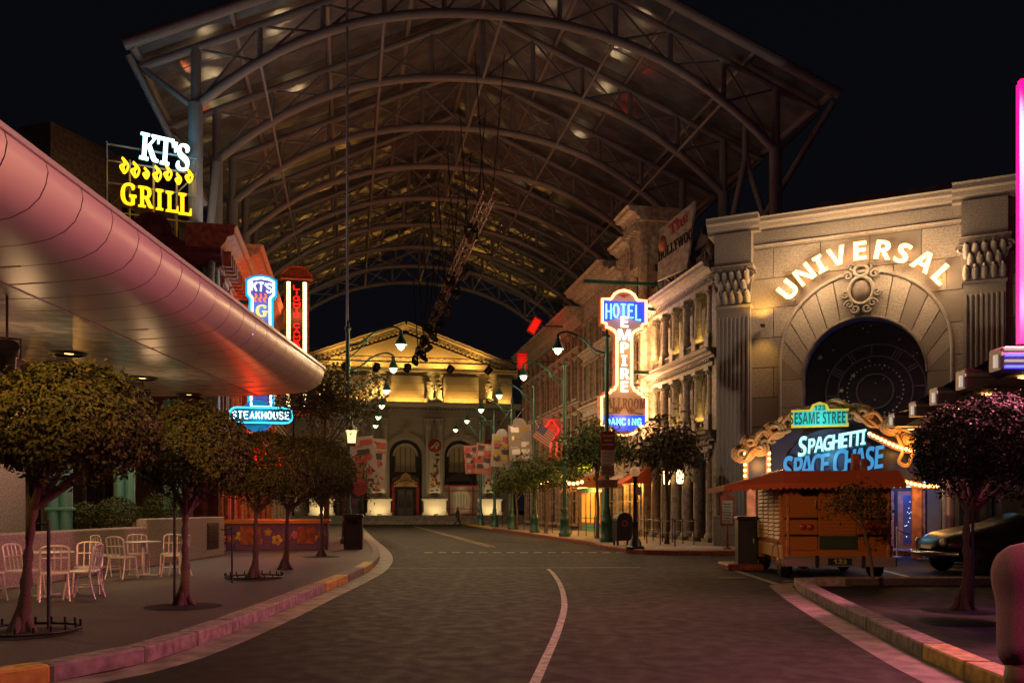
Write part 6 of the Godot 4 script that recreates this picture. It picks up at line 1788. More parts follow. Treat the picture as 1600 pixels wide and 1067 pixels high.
	# ropes before the doors
	for q in [[P(1402, 866, 29.5), "chrome queue post before the starry doors, left of the two"], [P(1443, 868, 28.6), "chrome queue post before the starry doors, right of the two"]]:
		var s = thing("queue_post", q[1], "queue post", Vector3(q[0].x, 0.0, q[0].z), 0.0, "queue posts by the starry doors")
		part(s, "base", B.new().lathe([Vector2(0.01, 0.0), Vector2(0.17, 0.0), Vector2(0.16, 0.03), Vector2(0.03, 0.05)], 14), mats.alu)
		part(s, "post", B.new().lathe([Vector2(0.022, 0.04), Vector2(0.022, 0.95), Vector2(0.035, 0.97), Vector2(0.03, 1.0), Vector2(0.01, 1.02)], 10), mats.alu)
	var a = P(1402, 866, 29.5); var b2 = P(1443, 868, 28.6)
	a.y = 0.92; b2.y = 0.92
	var m = (a + b2) * 0.5; m.y = 0.78
	tag(part(self, "queue_rope", B.new().tube(smooth([a, m, b2], 6), 0.018, 6), mats.black_metal), "dark rope sagging between the two chrome queue posts", "rope")


# stepped diner roof and the pink pylon at the right edge
func diner():
	var t = thing("diner_building", "streamlined diner with saw-tooth roof fascias and lit white ends at the right", "building")
	var wine = mat("diner_fascia", lin(0.36, 0.22, 0.25), 0.4, 0.0, "grain", 1.0)
	var roofm = mat("diner_roof", lin(0.16, 0.2, 0.17), 0.5, 0.0, "blotch", 0.5)
	var whitel = em("fascia_end_light", Color(1.0, 0.9, 0.8), 0.35)
	var ds = [14.0, 16.2, 18.6, 21.0, 23.6]
	var px = [1566, 1510, 1466, 1432, 1398]
	for i in 5:
		var x = (px[i] - 800.0) / F * ds[i]
		part(t, "fascia", B.new().cbox(Vector3(x + 4.0, 3.96, -ds[i] - 0.2), Vector3(8.0, 0.36, 0.4), 0.03), wine)
		part(t, "fascia_band", bx(Vector3(x + 4.0, 4.02, -ds[i] + 0.01), Vector3(8.02, 0.06, 0.04)), mats.alu)
		part(t, "fascia_end_lamp", bx(Vector3(x - 0.03, 3.92, -ds[i] - 0.12), Vector3(0.05, 0.2, 0.06)), whitel)
		part(t, "soffit_lamp", B.new().lathe([Vector2(0.01, 0.0), Vector2(0.09, 0.02)], 10, false, Vector3(x + 0.8, 3.75, -ds[i] - 0.8)), mats.warm_bulb)
	var dp = B.new(); var dr = B.new()
	for q in [[0.35, 3.8, dp, -1.0], [0.2, 4.15, dr, 1.0], [1.0, 4.35, dr, 1.0], [2.2, 4.45, dr, 1.0]]:
		var xa = 7.66 + q[0]; var xb = 10.08 + q[0]
		var w = 0.8 if q[0] < 0.3 else (1.2 if q[0] == 1.0 else 7.0)
		var up2 = {0.2: 0.2, 1.0: 0.1, 2.2: 0.1}.get(q[0], 0.0)
		q[2].q(Vector3(xa, q[1], -14.1), Vector3(xa + w, q[1] + up2, -14.1), Vector3(xb + w, q[1] + up2, -23.9), Vector3(xb, q[1], -23.9), Vector3(0, q[3], 0))
	part(t, "soffit", dp, mats.white_wall)
	part(t, "roof_skin", dr, roofm)
	part(t, "wall", bx(Vector3(15.2, 1.8, -20.5), Vector3(5.0, 3.4, 12.0)), mats.dark_wall)
	for i in 5:
		part(t, "window", bx(Vector3(12.66, 1.7, -15.6 - i * 2.2), Vector3(0.08, 2.2, 1.7)), mats.window_dark)
	part(t, "corner_post", B.new().lathe([Vector2(0.16, 0.15), Vector2(0.16, 3.4)], 12, false, Vector3(12.2, 0, -25.0)), mats.alu)
	for k in 4: part(t, "blue_neon", bx(Vector3(10.9, 3.82 + k * 0.09, -13.97), Vector3(6.4, 0.035, 0.05)), em("neon_violet", Color(0.25, 0.3, 1.0), 3.0) if k % 2 == 0 else whitel)
	area(t, Vector3(9.6, 3.7, -13.6), Vector3(6.8, 0.0, -9.0), Color(0.2, 0.14, 1.0), 2.6, 3.0, 0.3)
	# pylon
	var p = thing("pink_pylon", "glowing white and magenta sign pylon cut by the right edge of the frame", "neon sign", Vector3(7.93, 4.16, -14.1))
	part(p, "cabinet", bx(Vector3(0.85, 2.1, -0.2), Vector3(1.2, 4.2, 0.2)), wine)
	part(p, "sign_face_light", bx(Vector3(0.8, 2.1, -0.06), Vector3(1.1, 3.9, 0.06)), em("pylon_face_light", Color(1.0, 0.7, 0.82), 1.6))
	part(p, "neon_edge", bx(Vector3(0.12, 2.1, -0.06), Vector3(0.09, 4.1, 0.1)), em("neon_magenta", Color(1.0, 0.03, 0.35), 3.0))
	part(p, "neon_edge", bx(Vector3(0.75, 4.17, -0.06), Vector3(1.3, 0.09, 0.1)), mats.neon_magenta)
	part(p, "neon_side", bx(Vector3(0.2, 2.1, -0.2), Vector3(0.05, 3.9, 0.12)), mats.neon_magenta)
	area(p, Vector3(0.75, 2.2, 0.4), Vector3(-11.0, -1.2, 2.6), Color(1.0, 0.52, 0.58), 90.0, 0.6, 3.8)
	omni(p, Vector3(0.85, 0.9, 0.9), Color(1.0, 0.45, 0.55), 9.0, 0.2)

	# second neon of the diner front, behind the camera's right shoulder
	var n = thing("diner_neon", "pink neon strip on a bracket of the diner front behind the viewpoint", "neon sign", Vector3(5.2, 4.6, 3.2))
	for k in 3: part(n, "neon_tube", B.new().tube([Vector3(-0.9, k * 0.16, 0), Vector3(0.9, k * 0.16, 0)], 0.03, 8), mats.neon_magenta)
	part(n, "panel", bx(Vector3(0, 0.16, 0.08), Vector3(2.1, 0.6, 0.06)), wine)
	omni(n, Vector3(0, 0.1, -0.3), Color(1.0, 0.3, 0.6), 16.0, 0.3)

func snack_van():
	var t = thing("snack_van", "orange snack van with wood-slat sides and scalloped red awning seen from behind", "van", Vector3(7.35, 0, -20.2), -0.104)
	var op = mats.orange_paint
	var b = B.new().cbox(Vector3(0, 1.34, -1.8), Vector3(2.36, 1.72, 3.6), 0.1)
	part(t, "body", b, op)
	part(t, "hood", B.new().cbox(Vector3(0, 0.9, -3.95), Vector3(2.2, 0.9, 0.9), 0.12), op)
	part(t, "chassis", bx(Vector3(0, 0.42, -1.9), Vector3(2.1, 0.2, 4.0)), mats.black_metal)
	# rear face: panels, stripes, lamps
	part(t, "rear_panel", B.new().cbox(Vector3(-0.8, 1.42, 0.0), Vector3(0.72, 1.5, 0.05), 0.015), op)
	part(t, "rear_panel", B.new().cbox(Vector3(0.8, 1.42, 0.0), Vector3(0.72, 1.5, 0.05), 0.015), op)
	var sh = part(t, "roller_door", bx(Vector3(0, 1.6, 0.0), Vector3(0.82, 1.14, 0.03)), op)
	for k in 14: part(sh, "slat", B.new().cbox(Vector3(0, 1.06 + k * 0.08, 0.02), Vector3(0.8, 0.07, 0.03), 0.008), op)
	part(t, "lower_panel", B.new().cbox(Vector3(0.02, 0.84, 0.01), Vector3(0.84, 0.3, 0.05), 0.015), mats.green_box)
	part(t, "rear_window", B.new().cbox(Vector3(-0.62, 2.0, 0.025), Vector3(0.36, 0.22, 0.04), 0.02), mats.window_dark)
	for x in [-0.8, 0.8]:
		for y in [1.38, 1.0]: part(t, "stripe", bx(Vector3(x, y, 0.03), Vector3(0.74, 0.05, 0.02)), mats.black_metal)
		for d in [-0.08, 0.08]:
			var tl = B.new(); tl.x = Transform3D(Basis(Vector3.RIGHT, PI / 2), Vector3(x * 0.86 + d, 1.19, 0.03))
			tl.lathe([Vector2(0.075, 0.0), Vector2(0.075, 0.03), Vector2(0.055, 0.035), Vector2(0.04, 0.05), Vector2(0.005, 0.055)], 14)
			part(t, "tail_light", tl, mat("tail_red", lin(0.28, 0.02, 0.01), 0.2, 0.0, ""))
	var bp = part(t, "bumper", B.new().cbox(Vector3(0, 0.42, 0.1), Vector3(2.5, 0.22, 0.2), 0.05), mat("chrome", lin(0.5, 0.45, 0.45), 0.22, 0.6, "grain", 1.5))
	part(bp, "number_plate", B.new().cbox(Vector3(0.0, 0.42, 0.21), Vector3(0.52, 0.15, 0.02), 0.01), mats.black_metal)
	part(bp, "number", text_mesh("123", 0.1, 0.01), mats.limestone, at(Vector3(0, 0.42, 0.226), 0, Vector3(1.3, 1, 1)))
	for x in [-1.1, 1.1]: part(t, "corner_trim", B.new().cbox(Vector3(x, 1.34, 0.0), Vector3(0.1, 1.66, 0.1), 0.03), mats.orange_trim)
	for x in [-0.36, 0.36]: part(t, "hinge", bx(Vector3(x, 2.1, 0.04), Vector3(0.05, 0.12, 0.03)), mats.black_metal)
	part(t, "door_handle", B.new().tube([Vector3(-0.5, 1.62, 0.03), Vector3(-0.5, 1.62, 0.08), Vector3(-0.5, 1.78, 0.08), Vector3(-0.5, 1.78, 0.03)], 0.014, 6), mats.chrome)
	part(t, "roof_rail", B.new().tube([Vector3(-1.1, 2.5, -0.3), Vector3(-1.1, 2.5, -3.2)], 0.02, 6), mats.chrome)
	part(t, "exhaust", B.new().tube([Vector3(-0.7, 0.26, -0.6), Vector3(-0.7, 0.26, 0.12)], 0.04, 8), mats.dark_metal)
	for x in [-0.5, 0.5]: part(bp, "bumper_guard", B.new().cbox(Vector3(x, 0.42, 0.22), Vector3(0.07, 0.28, 0.06), 0.02), mats.black_metal)
	# slatted sides
	for side in [-1.0, 1.0]:
		for i in 4:
			var z = -0.55 - i * 0.72
			var fr = part(t, "shutter", bx(Vector3(side * 1.19, 1.5, z), Vector3(0.05, 1.3, 0.64)), mats.orange_trim)
			for k in 13:
				part(fr, "slat", bx(Vector3.ZERO, Vector3(0.03, 0.075, 0.58)), mats.yellow_slat, Transform3D(Basis(Vector3(0, 0, 1), side * 0.5), Vector3(side * 1.225, 0.93 + k * 0.095, z)))
		part(t, "side_board", B.new().cbox(Vector3(side * 1.2, 0.62, -1.75), Vector3(0.06, 0.3, 3.4), 0.02), mats.yellow_slat)
		for z in [-0.75, -3.5]:
			var w = B.new(); w.x = Transform3D(Basis(Vector3.BACK, PI / 2), Vector3(side * 1.02, 0.36, z))
			w.lathe([Vector2(0.1, -0.13), Vector2(0.33, -0.12), Vector2(0.36, -0.07), Vector2(0.36, 0.07), Vector2(0.33, 0.12), Vector2(0.1, 0.13)], 20)
			var wh = part(t, "wheel", w, mats.black_metal)
			var rm = B.new(); rm.x = Transform3D(Basis(Vector3.BACK, -side * PI / 2), Vector3(side * 1.15, 0.36, z))
			rm.lathe([Vector2(0.22, -0.01), Vector2(0.2, 0.02), Vector2(0.1, 0.02), Vector2(0.08, 0.05), Vector2(0.01, 0.06)], 16)
			part(wh, "hub", rm, mats.chrome)
			var fe = B.new(); fe.x = Transform3D(Basis(UP, PI / 2), Vector3(side * 1.12, 0.36, z))
			fe.prism(ring_arc(Vector2.ZERO, 0.4, 0.5, 0.0, PI, 12), -0.12, 0.12)
			part(t, "fender", fe, op)
	for x in [-0.8, 0.8]: part(t, "headlight", B.new().sph(Vector3(x, 0.95, -4.4), Vector3(0.14, 0.14, 0.08), 12), mats.alu)
	# roof and awning with scalloped valance
	part(t, "roof", B.new().cbox(Vector3(0, 2.32, -1.75), Vector3(2.5, 0.26, 3.7), 0.1), mats.awning_red)
	var aw = Node3D.new(); aw.name = "awning"; t.add_child(aw)
	b = B.new()
	b.q(Vector3(-1.2, 2.46, 0.05), Vector3(1.3, 2.46, 0.05), Vector3(1.36, 2.17, 0.42), Vector3(-1.26, 2.17, 0.42), Vector3(0, 0.78, 0.62))
	b.q(Vector3(-1.2, 2.46, 0.05), Vector3(-1.2, 2.46, -3.3), Vector3(-2.5, 2.13, -3.3), Vector3(-2.5, 2.13, -0.1), Vector3(-0.25, 0.97, 0))
	b.tri(Vector3(-1.2, 2.46, 0.05), Vector3(-1.26, 2.17, 0.42), Vector3(-2.5, 2.13, -0.1), Vector3(-0.2, 0.9, 0.4), Vector3(-0.2, 0.9, 0.4), Vector3(-0.2, 0.9, 0.4))
	part(aw, "canvas", b, mats.awning_red)
	var edges = [[Vector3(-1.26, 2.17, 0.42), Vector3(1.36, 2.17, 0.42), 20], [Vector3(-2.5, 2.13, -0.1), Vector3(-1.26, 2.17, 0.42), 9], [Vector3(-2.5, 2.13, -3.3), Vector3(-2.5, 2.13, -0.1), 22]]
	for e in edges:
		b = B.new()
		var d = (e[1] - e[0]) / e[2]
		var n = d.cross(UP).normalized()
		for i in e[2]:
			var a = e[0] + d * i
			for k in 4:
				var f0 = k / 4.0; var f1 = (k + 1) / 4.0
				b.q(a + d * f0, a + d * f1, a + d * f1 - UP * (0.09 + 0.05 * sin(PI * f1)), a + d * f0 - UP * (0.09 + 0.05 * sin(PI * f0)), n)
		part(aw, "valance", b, mats.awning_red)
	for q in [[0.55, 0.16, 0.5, 2.62], [0.74, 0.12, 0.36, 2.58]]:
		part(t, "chimney", B.new().cbox(Vector3(q[0], q[3], -0.6), Vector3(q[1], q[2], 0.2), 0.02), mats.brick_red)
	# green cabinet on its own kerbed island left of the van
	var isl = struct("kerb_block", B.new().cbox(Vector3(6.1, 0.085, -23.9), Vector3(0.95, 0.16, 1.3), 0.05), mats.kerb_red)
	var c = thing("service_cabinet", "dark green metal service cabinet on a small kerbed island left of the van", "cabinet", Vector3(6.2, 0.165, -23.7), -0.1)
	part(c, "body", B.new().cbox(Vector3(0, 0.58, 0), Vector3(0.5, 1.16, 0.6), 0.03), mats.green_box)
	part(c, "lid", B.new().cbox(Vector3(0, 1.2, 0), Vector3(0.56, 0.07, 0.66), 0.03), mats.green_box)
	part(c, "door", B.new().cbox(Vector3(0, 0.55, 0.305), Vector3(0.42, 0.95, 0.02), 0.01), mats.green_box)
	part(c, "handle", bx(Vector3(0.14, 0.6, 0.33), Vector3(0.03, 0.12, 0.03)), mats.alu)
	var fl = thing("ground_floodlight", "small black floodlight behind the green cabinet aimed at the lettering", "floodlight", Vector3(6.5, 0.0, -24.6))
	part(fl, "housing", B.new().cbox(Vector3(0, 0.2, 0), Vector3(0.3, 0.22, 0.2), 0.03), mats.black_metal)
	part(fl, "lamp_lens", bx(Vector3(0.02, 0.33, -0.03), Vector3(0.22, 0.02, 0.14)), mats.flood_lens)
	spot(fl, Vector3(0.02, 0.42, -0.05), Vector3(6.5, 9.0, -8.6), Color(1.0, 0.88, 0.76), 23.0, 48.0, 0.12)
	# dark rounded car
	var car = thing("parked_car", "dark rounded vintage car parked under the diner roof", "car", Vector3(13.0, 0.0, -22.6), 0.05)
	var paint = mat("car_black", lin(0.008, 0.007, 0.008), 0.3, 0.0, "")
	paint.clearcoat_enabled = true; paint.clearcoat = 0.1; paint.metallic_specular = 0.3
	var stx = [[-2.65, 0.62, 0.5, 0.25], [-2.55, 0.85, 0.42, 0.6], [-2.25, 1.02, 0.32, 0.8], [-1.7, 1.14, 0.26, 0.9], [-1.0, 1.28, 0.26, 0.93], [-0.4, 1.5, 0.26, 0.94], [0.4, 1.58, 0.26, 0.94], [1.2, 1.4, 0.26, 0.94], [1.8, 1.05, 0.26, 0.92], [2.5, 0.9, 0.32, 0.8], [2.75, 0.6, 0.5, 0.3]]
	b = B.new()
	var rings = []
	for s in stx:
		var ring = []
		for k in 20:
			var a = TAU * k / 20.0
			var cz = signf(cos(a)) * pow(absf(cos(a)), 0.6) * s[3]; var cy = signf(sin(a)) * pow(absf(sin(a)), 0.7)
			if cy > 0.55 and s[1] > 1.2: cz *= 0.82
			ring.append(Vector3(s[0], (s[1] + s[2]) * 0.5 + cy * (s[1] - s[2]) * 0.5, cz))
		rings.append(ring)
	for i in rings.size() - 1:
		for k in 20:
			var l = (k + 1) % 20
			var nn = []
			for q in [[i, k], [i, l], [i + 1, l], [i + 1, k]]:
				var u = rings[mini(q[0] + 1, rings.size() - 1)][q[1]] - rings[maxi(q[0] - 1, 0)][q[1]]
				var w = rings[q[0]][(q[1] + 1) % 20] - rings[q[0]][(q[1] + 19) % 20]
				var n = u.cross(w).normalized()
				var ctr = Vector3(stx[q[0]][0], (stx[q[0]][1] + stx[q[0]][2]) * 0.5, 0)
				nn.append(n if n.dot(rings[q[0]][q[1]] - ctr) > 0 else -n)
			b.qs(rings[i][k], rings[i][l], rings[i + 1][l], rings[i + 1][k], nn[0], nn[1], nn[2], nn[3])
	part(car, "body", b, paint)
	for x in [-1.75, 1.7]:
		for z in [-0.82, 0.82]:
			var w = B.new(); w.x = Transform3D(Basis(Vector3.RIGHT, PI / 2), Vector3(x, 0.33, z))
			w.lathe([Vector2(0.05, -0.1), Vector2(0.31, -0.1), Vector2(0.34, -0.05), Vector2(0.34, 0.05), Vector2(0.31, 0.1), Vector2(0.05, 0.1)], 20)
			part(car, "wheel", w, mats.black_metal)
	part(car, "bumper", B.new().tube(smooth([Vector3(-2.3, 0.5, -0.95), Vector3(-2.7, 0.5, -0.6), Vector3(-2.8, 0.5, 0), Vector3(-2.7, 0.5, 0.6), Vector3(-2.3, 0.5, 0.95)], 5), 0.06, 8), mats.chrome)
	for z in [-0.6, 0.6]: part(car, "headlight", B.new().sph(Vector3(-2.5, 0.78, z), Vector3(0.08, 0.1, 0.1), 10), mats.alu)

func street_lamps():
	var proto = thing("street_lamp", "", "street lamp", Vector3.ZERO, 0.0, "bell-shaded crook lamps along both kerbs")
	var g = mats.lamp_green
	part(proto, "base", B.new().lathe([Vector2(0.32, 0.0), Vector2(0.32, 0.18), Vector2(0.27, 0.24), Vector2(0.24, 0.8), Vector2(0.27, 0.85), Vector2(0.2, 0.98), Vector2(0.15, 1.3), Vector2(0.17, 1.36), Vector2(0.12, 1.5)], 12), g)
	part(proto, "post", B.new().lathe([Vector2(0.115, 1.45), Vector2(0.1, 5.0), Vector2(0.085, 8.9), Vector2(0.14, 8.95), Vector2(0.14, 9.02), Vector2(0.05, 9.08), Vector2(0.08, 9.18), Vector2(0.01, 9.32)], 12), g)
	part(proto, "arm", B.new().tube(smooth([Vector3(0, 8.25, 0), Vector3(0.55, 8.4, 0), Vector3(1.1, 8.85, 0), Vector3(1.75, 9.12, 0), Vector3(2.15, 9.02, 0), Vector3(2.2, 8.85, 0)], 5), 0.045, 8), g)
	part(proto, "scroll", B.new().tube(smooth([Vector3(0, 7.7, 0), Vector3(0.5, 8.15, 0), Vector3(0.8, 8.5, 0), Vector3(0.62, 8.6, 0)], 5), 0.025, 6), g)
	part(proto, "shade", B.new().lathe([Vector2(0.26, 8.36), Vector2(0.24, 8.4), Vector2(0.19, 8.55), Vector2(0.11, 8.68), Vector2(0.08, 8.85), Vector2(0.1, 8.9), Vector2(0.02, 9.0)], 14, false, Vector3(2.2, 0, 0)), g)
	part(proto, "lamp_globe", B.new().lathe([Vector2(0.01, 8.12), Vector2(0.09, 8.17), Vector2(0.15, 8.24), Vector2(0.175, 8.34), Vector2(0.17, 8.4), Vector2(0.01, 8.41)], 14, false, Vector3(2.2, 0, 0)), mats.globe)
	omni(proto, Vector3(2.2, 8.28, 0), Color(1.0, 0.84, 0.62), 10.0, 0.16)
	var right = ["first on right kerb, holding traffic signs", "second on the right kerb, bright teal post", "third on the right kerb", "fourth on the right kerb", "fifth on the right kerb", "last on the right kerb, nearest the plaza steps"]
	for i in 6:
		var lb = "green crook street lamp with bell shade, " + right[i]
		var p = S(11.1 + (i * 0.05), 37.8 + 8.0 * i, 0.15)
		if i == 0:
			proto.set_meta("label", lb); proto.position = p; proto.rotation.y = TH + PI
		else:
			copy_of(proto, lb, p, TH + PI)
	var left = ["first on the left kerb behind the black bin", "second on the left kerb", "third on the left kerb, among leaves", "fourth on the left kerb", "fifth on the left kerb", "last on the left kerb near the plaza"]
	for i in 6:
		copy_of(proto, "green crook street lamp with bell shade, " + left[i], S(-0.05, [38.0, 44.5, 52.8, 60.5, 68.0, 75.0][i], 0.15), TH)
	# lamps of the same row nearer the camera, outside the picture
	# one more lamp of the row nearer the camera, outside the picture, with a floodlight for the trees
	copy_of(proto, "green crook street lamp on the near left kerb beside the cafe trees", Vector3(-5.2, 0.15, -4.6), 0.3)
	var fl = thing("post_floodlight", "black floodlight on the nearest left lamp post aimed at the clipped trees", "floodlight", Vector3(-4.95, 5.9, -4.6))
	part(fl, "housing", B.new().cbox(Vector3.ZERO, Vector3(0.3, 0.3, 0.3), 0.05), mats.black_metal)
	part(fl, "lamp_lens", bx(Vector3(0.02, 0.0, -0.16), Vector3(0.24, 0.24, 0.02)), mats.flood_lens)
	spot(fl, Vector3(0.02, 0, -0.25), Vector3(-0.1, -2.3, -7.6), Color(1.0, 0.66, 0.3), 62.0, 24.0, 0.12)
	fl = thing("post_floodlight", "second black floodlight on the nearest left lamp post, aimed at the orange van", "floodlight", Vector3(-4.9, 6.4, -4.7))
	part(fl, "housing", B.new().cbox(Vector3.ZERO, Vector3(0.26, 0.26, 0.3), 0.05), mats.black_metal)
	part(fl, "lamp_lens", bx(Vector3(0.0, 0.0, -0.16), Vector3(0.2, 0.2, 0.02)), mats.flood_lens)
	spot(fl, Vector3(0.02, 0, -0.25), Vector3(12.3, -5.2, -15.6), Color(1.0, 0.72, 0.4), 66.0, 9.5, 0.1)

func topiary(called, label, base, c, r, n, hue, seed_, lean = 0.0):
	var t = thing(called, label, "tree", base, 0.0, "clipped round trees in the pavements")
	var cc = c - base
	rng.seed = seed_
	var pts = smooth([Vector3(0, -0.02, 0), Vector3(0.02 + cc.x * 0.08, cc.y * 0.25, 0.02), Vector3(cc.x * 0.2 - 0.02, cc.y * 0.5, -0.02), Vector3(cc.x * 0.4, cc.y * 0.72, 0), Vector3(cc.x, cc.y, 0)], 6)
	var rr = []
	for i in pts.size(): rr.append(lerpf(0.085, 0.045, minf(i / 10.0, 1.0)) + (0.05 if i == 0 else 0.0) + 0.012 * sin(i * 2.3))
	part(t, "trunk", B.new().tube(pts, rr, 9), mats.bark)
	for i in 5:
		var a = TAU * i / 5.0 + rng.randf()
		var q = Vector3(cc.x + cos(a) * r.x * 0.7, cc.y - r.y * 0.15 + rng.randf() * 0.3, cc.z + sin(a) * r.z * 0.7)
		part(t, "limb", B.new().tube(smooth([pts[15], pts[15].lerp(q, 0.5) - UP * 0.08, q], 4), [0.05, 0.045, 0.04, 0.035, 0.03, 0.03, 0.025, 0.02, 0.02], 6), mats.bark)
	for i in 4:
		var a = TAU * i / 4.0
		part(t, "root_flare", B.new().tube([Vector3(cos(a) * 0.19, -0.02, sin(a) * 0.19), Vector3(cos(a) * 0.1, 0.08, sin(a) * 0.1), Vector3(cos(a) * 0.04, 0.3, sin(a) * 0.04)], [0.03, 0.05, 0.02], 6), mats.bark)
	crown(t, "crown", cc, r, int(n * 1.6), 0.072, 0.038, hue, seed_, 0.055, 0.07)
	return t

func trees():
	var dark = Color(0.042, 0.055, 0.012)
	topiary("clipped_tree", "clipped round tree with pinkish leaning trunk nearest the camera at left", Vector3(-5.7, 0.15, -10.4), Vector3(-5.12, 2.56, -10.45), Vector3(0.9, 0.72, 0.9), 9500, dark, 71, -0.5)
	topiary("clipped_tree", "clipped round tree with thin green stake, second from the camera at left", Vector3(-4.88, 0.15, -13.3), Vector3(-4.74, 2.43, -13.3), Vector3(0.78, 0.72, 0.8), 8000, dark, 72)
	topiary("clipped_tree", "clipped round tree in front of the flowered kiosk, third from the camera", Vector3(-5.33, 0.15, -18.5), Vector3(-5.1, 2.4, -18.5), Vector3(0.92, 0.78, 0.9), 7000, dark, 73)
	topiary("clipped_tree", "clipped round tree with bare slim trunk, fourth from the camera", Vector3(-5.43, 0.15, -21.4), Vector3(-5.1, 2.45, -21.5), Vector3(0.92, 0.85, 0.9), 6000, dark, 74)
	topiary("clipped_tree", "clipped round tree farthest back, just left of the black bin", Vector3(-5.75, 0.15, -27.0), Vector3(-5.7, 2.65, -27.0), Vector3(0.95, 1.05, 1.0), 6000, dark, 75)
	topiary("clipped_tree", "rounded tree at the right with leaves lit pink from above", Vector3(6.4, 0.15, -12.7), Vector3(6.78, 2.44, -12.7), Vector3(0.98, 0.74, 0.9), 9000, Color(0.013, 0.02, 0.008), 76)
	var y = thing("young_tree", "thin sparse young tree standing behind the orange van", "tree", Vector3(7.38, 0.15, -18.3))
	part(y, "trunk", B.new().tube(smooth([Vector3(0, 0, 0), Vector3(-0.06, 0.5, 0), Vector3(-0.2, 1.1, 0), Vector3(-0.3, 1.7, 0)], 5), 0.035, 7), mats.bark)
	for q in [[-0.7, 1.6], [0.1, 1.65], [-0.35, 1.95], [-0.1, 1.4]]: part(y, "branch", B.new().tube(smooth([Vector3(-0.2, 1.05, 0), Vector3(q[0] * 0.6 - 0.1, 1.35, 0.05), Vector3(q[0], q[1], 0.1)], 4), 0.018, 6), mats.bark)
	crown(y, "crown", Vector3(-0.3, 1.58, 0), Vector3(0.62, 0.45, 0.55), 1100, 0.1, 0.04, Color(0.05, 0.045, 0.015), 77, 0.35, 0.3)
	# loose street trees
	var green = Color(0.045, 0.07, 0.018)
	for q in [["street_tree", "leafy street tree in front of the teal lamp post, beside the hotel sign", S(11.9, 42.2, 0.15), 4.4, Vector3(1.75, 1.35, 1.5), 3800, 0.26, green, 81], ["street_tree", "leafy street tree below the hanging posters on the right pavement", S(11.6, 52.4, 0.15), 3.6, Vector3(2.1, 1.2, 1.7), 3600, 0.26, green, 82], ["street_tree", "broad-leaved tree under the hotel sign behind the globe lamp", S(12.9, 35.2, 0.15), 3.9, Vector3(1.3, 1.25, 1.2), 1700, 0.3, Color(0.06, 0.05, 0.02), 83], ["street_tree", "far small street tree near the plaza on the right", S(11.6, 62.0, 0.15), 3.4, Vector3(1.6, 1.1, 1.4), 2200, 0.26, green, 84], ["street_tree", "wispy feathery tree around the first left street lamp", S(-0.9, 36.6, 0.15), 5.9, Vector3(1.9, 1.5, 1.7), 5200, 0.17, Color(0.07, 0.075, 0.018), 85], ["street_tree", "dark low tree beside the left posters", S(0.0, 41.0, 0.15), 2.6, Vector3(1.0, 1.1, 1.0), 2400, 0.18, Color(0.04, 0.045, 0.015), 86], ["street_tree", "tree on the left pavement before the low buff building", S(-1.2, 50.0, 0.15), 4.6, Vector3(1.8, 1.6, 1.7), 3000, 0.2, green, 87]]:
		var t = thing(q[0], q[1], "tree", q[2], 0.0, "leafy trees along the street")
		rng.seed = q[8]
		part(t, "trunk", B.new().tube(smooth([Vector3.ZERO, Vector3(0.05, q[3] * 0.35, 0), Vector3(-0.04, q[3] * 0.7, 0.03), Vector3(0, q[3], 0)], 5), [0.13, 0.1, 0.09, 0.085, 0.08, 0.08, 0.075, 0.07, 0.07, 0.065, 0.06, 0.06, 0.055, 0.05, 0.045, 0.04], 8), mats.bark)
		for i in 7:
			var a = TAU * i / 7.0 + rng.randf() * 0.6
			var e = Vector3(cos(a) * q[4].x * 0.85, q[3] + rng.randf_range(-0.35, 0.6) * q[4].y, sin(a) * q[4].z * 0.85)
			var s = Vector3(0, q[3] * rng.randf_range(0.6, 0.9), 0)
			part(t, "limb", B.new().tube(smooth([s, s.lerp(e, 0.5) + UP * 0.12, e], 4), [0.05, 0.045, 0.04, 0.035, 0.03, 0.028, 0.025, 0.02, 0.015], 6), mats.bark)
		crown(t, "crown", Vector3(0, q[3], 0), q[4], q[5], q[6], q[6] * 0.42, q[7], q[8], 0.4, 0.35)
	# stakes and grates by the clipped trees
	var i = 0
	for q in [[P(75, 988, 10.6), 1.32, "black tie stake with crossbar beside the nearest left tree"], [P(272, 948, 13.2), 2.0, "green steel stake beside the second left tree"], [P(362, 912, 17.6), 1.1, "black stake left of the third left tree"], [P(1521, 956, 12.6), 1.9, "green steel stake beside the right pink-lit tree"]]:
		var o = thing("tree_stake", q[2], "stake", Vector3(q[0].x, 0.15, q[0].z), 0.0, "stakes beside the clipped trees")
		part(o, "rod", B.new().tube([Vector3(0, 0, 0), Vector3(0, q[1], 0)], 0.02, 6), mats.green_box)
		part(o, "tie", B.new().tube([Vector3(0, q[1] - 0.04, 0), Vector3(-0.22 if i < 3 else -0.1, q[1] - 0.06, 0)], 0.012, 6), mats.green_box)
	var n = 0
	for q in [[-5.65, -10.4, "round spiked iron grate at the foot of the nearest left tree"], [-5.33, -18.5, "spiked iron grate at the foot of the third left tree"], [-4.88, -13.3, "dark soil patch at the foot of the second left tree"], [-5.75, -27.0, "dark soil patch at the foot of the farthest clipped tree"], [6.4, -12.7, "dark soil patch at the foot of the right pink-lit tree"]]:
		var o = thing("tree_grate", q[2], "tree grate", Vector3(q[0], 0.154, q[1]), 0.0, "grates round the tree trunks")
		part(o, "soil", B.new().lathe([Vector2(0.01, 0.03), Vector2(0.35, 0.02), Vector2(0.5, 0.0)] if false else [Vector2(0.56, 0.0), Vector2(0.35, 0.02), Vector2(0.01, 0.03)], 18), mats.soil)
		var ring = []
		for k in 20: ring.append(Vector3(cos(TAU * k / 20.0) * 0.58, 0.05, sin(TAU * k / 20.0) * 0.58))
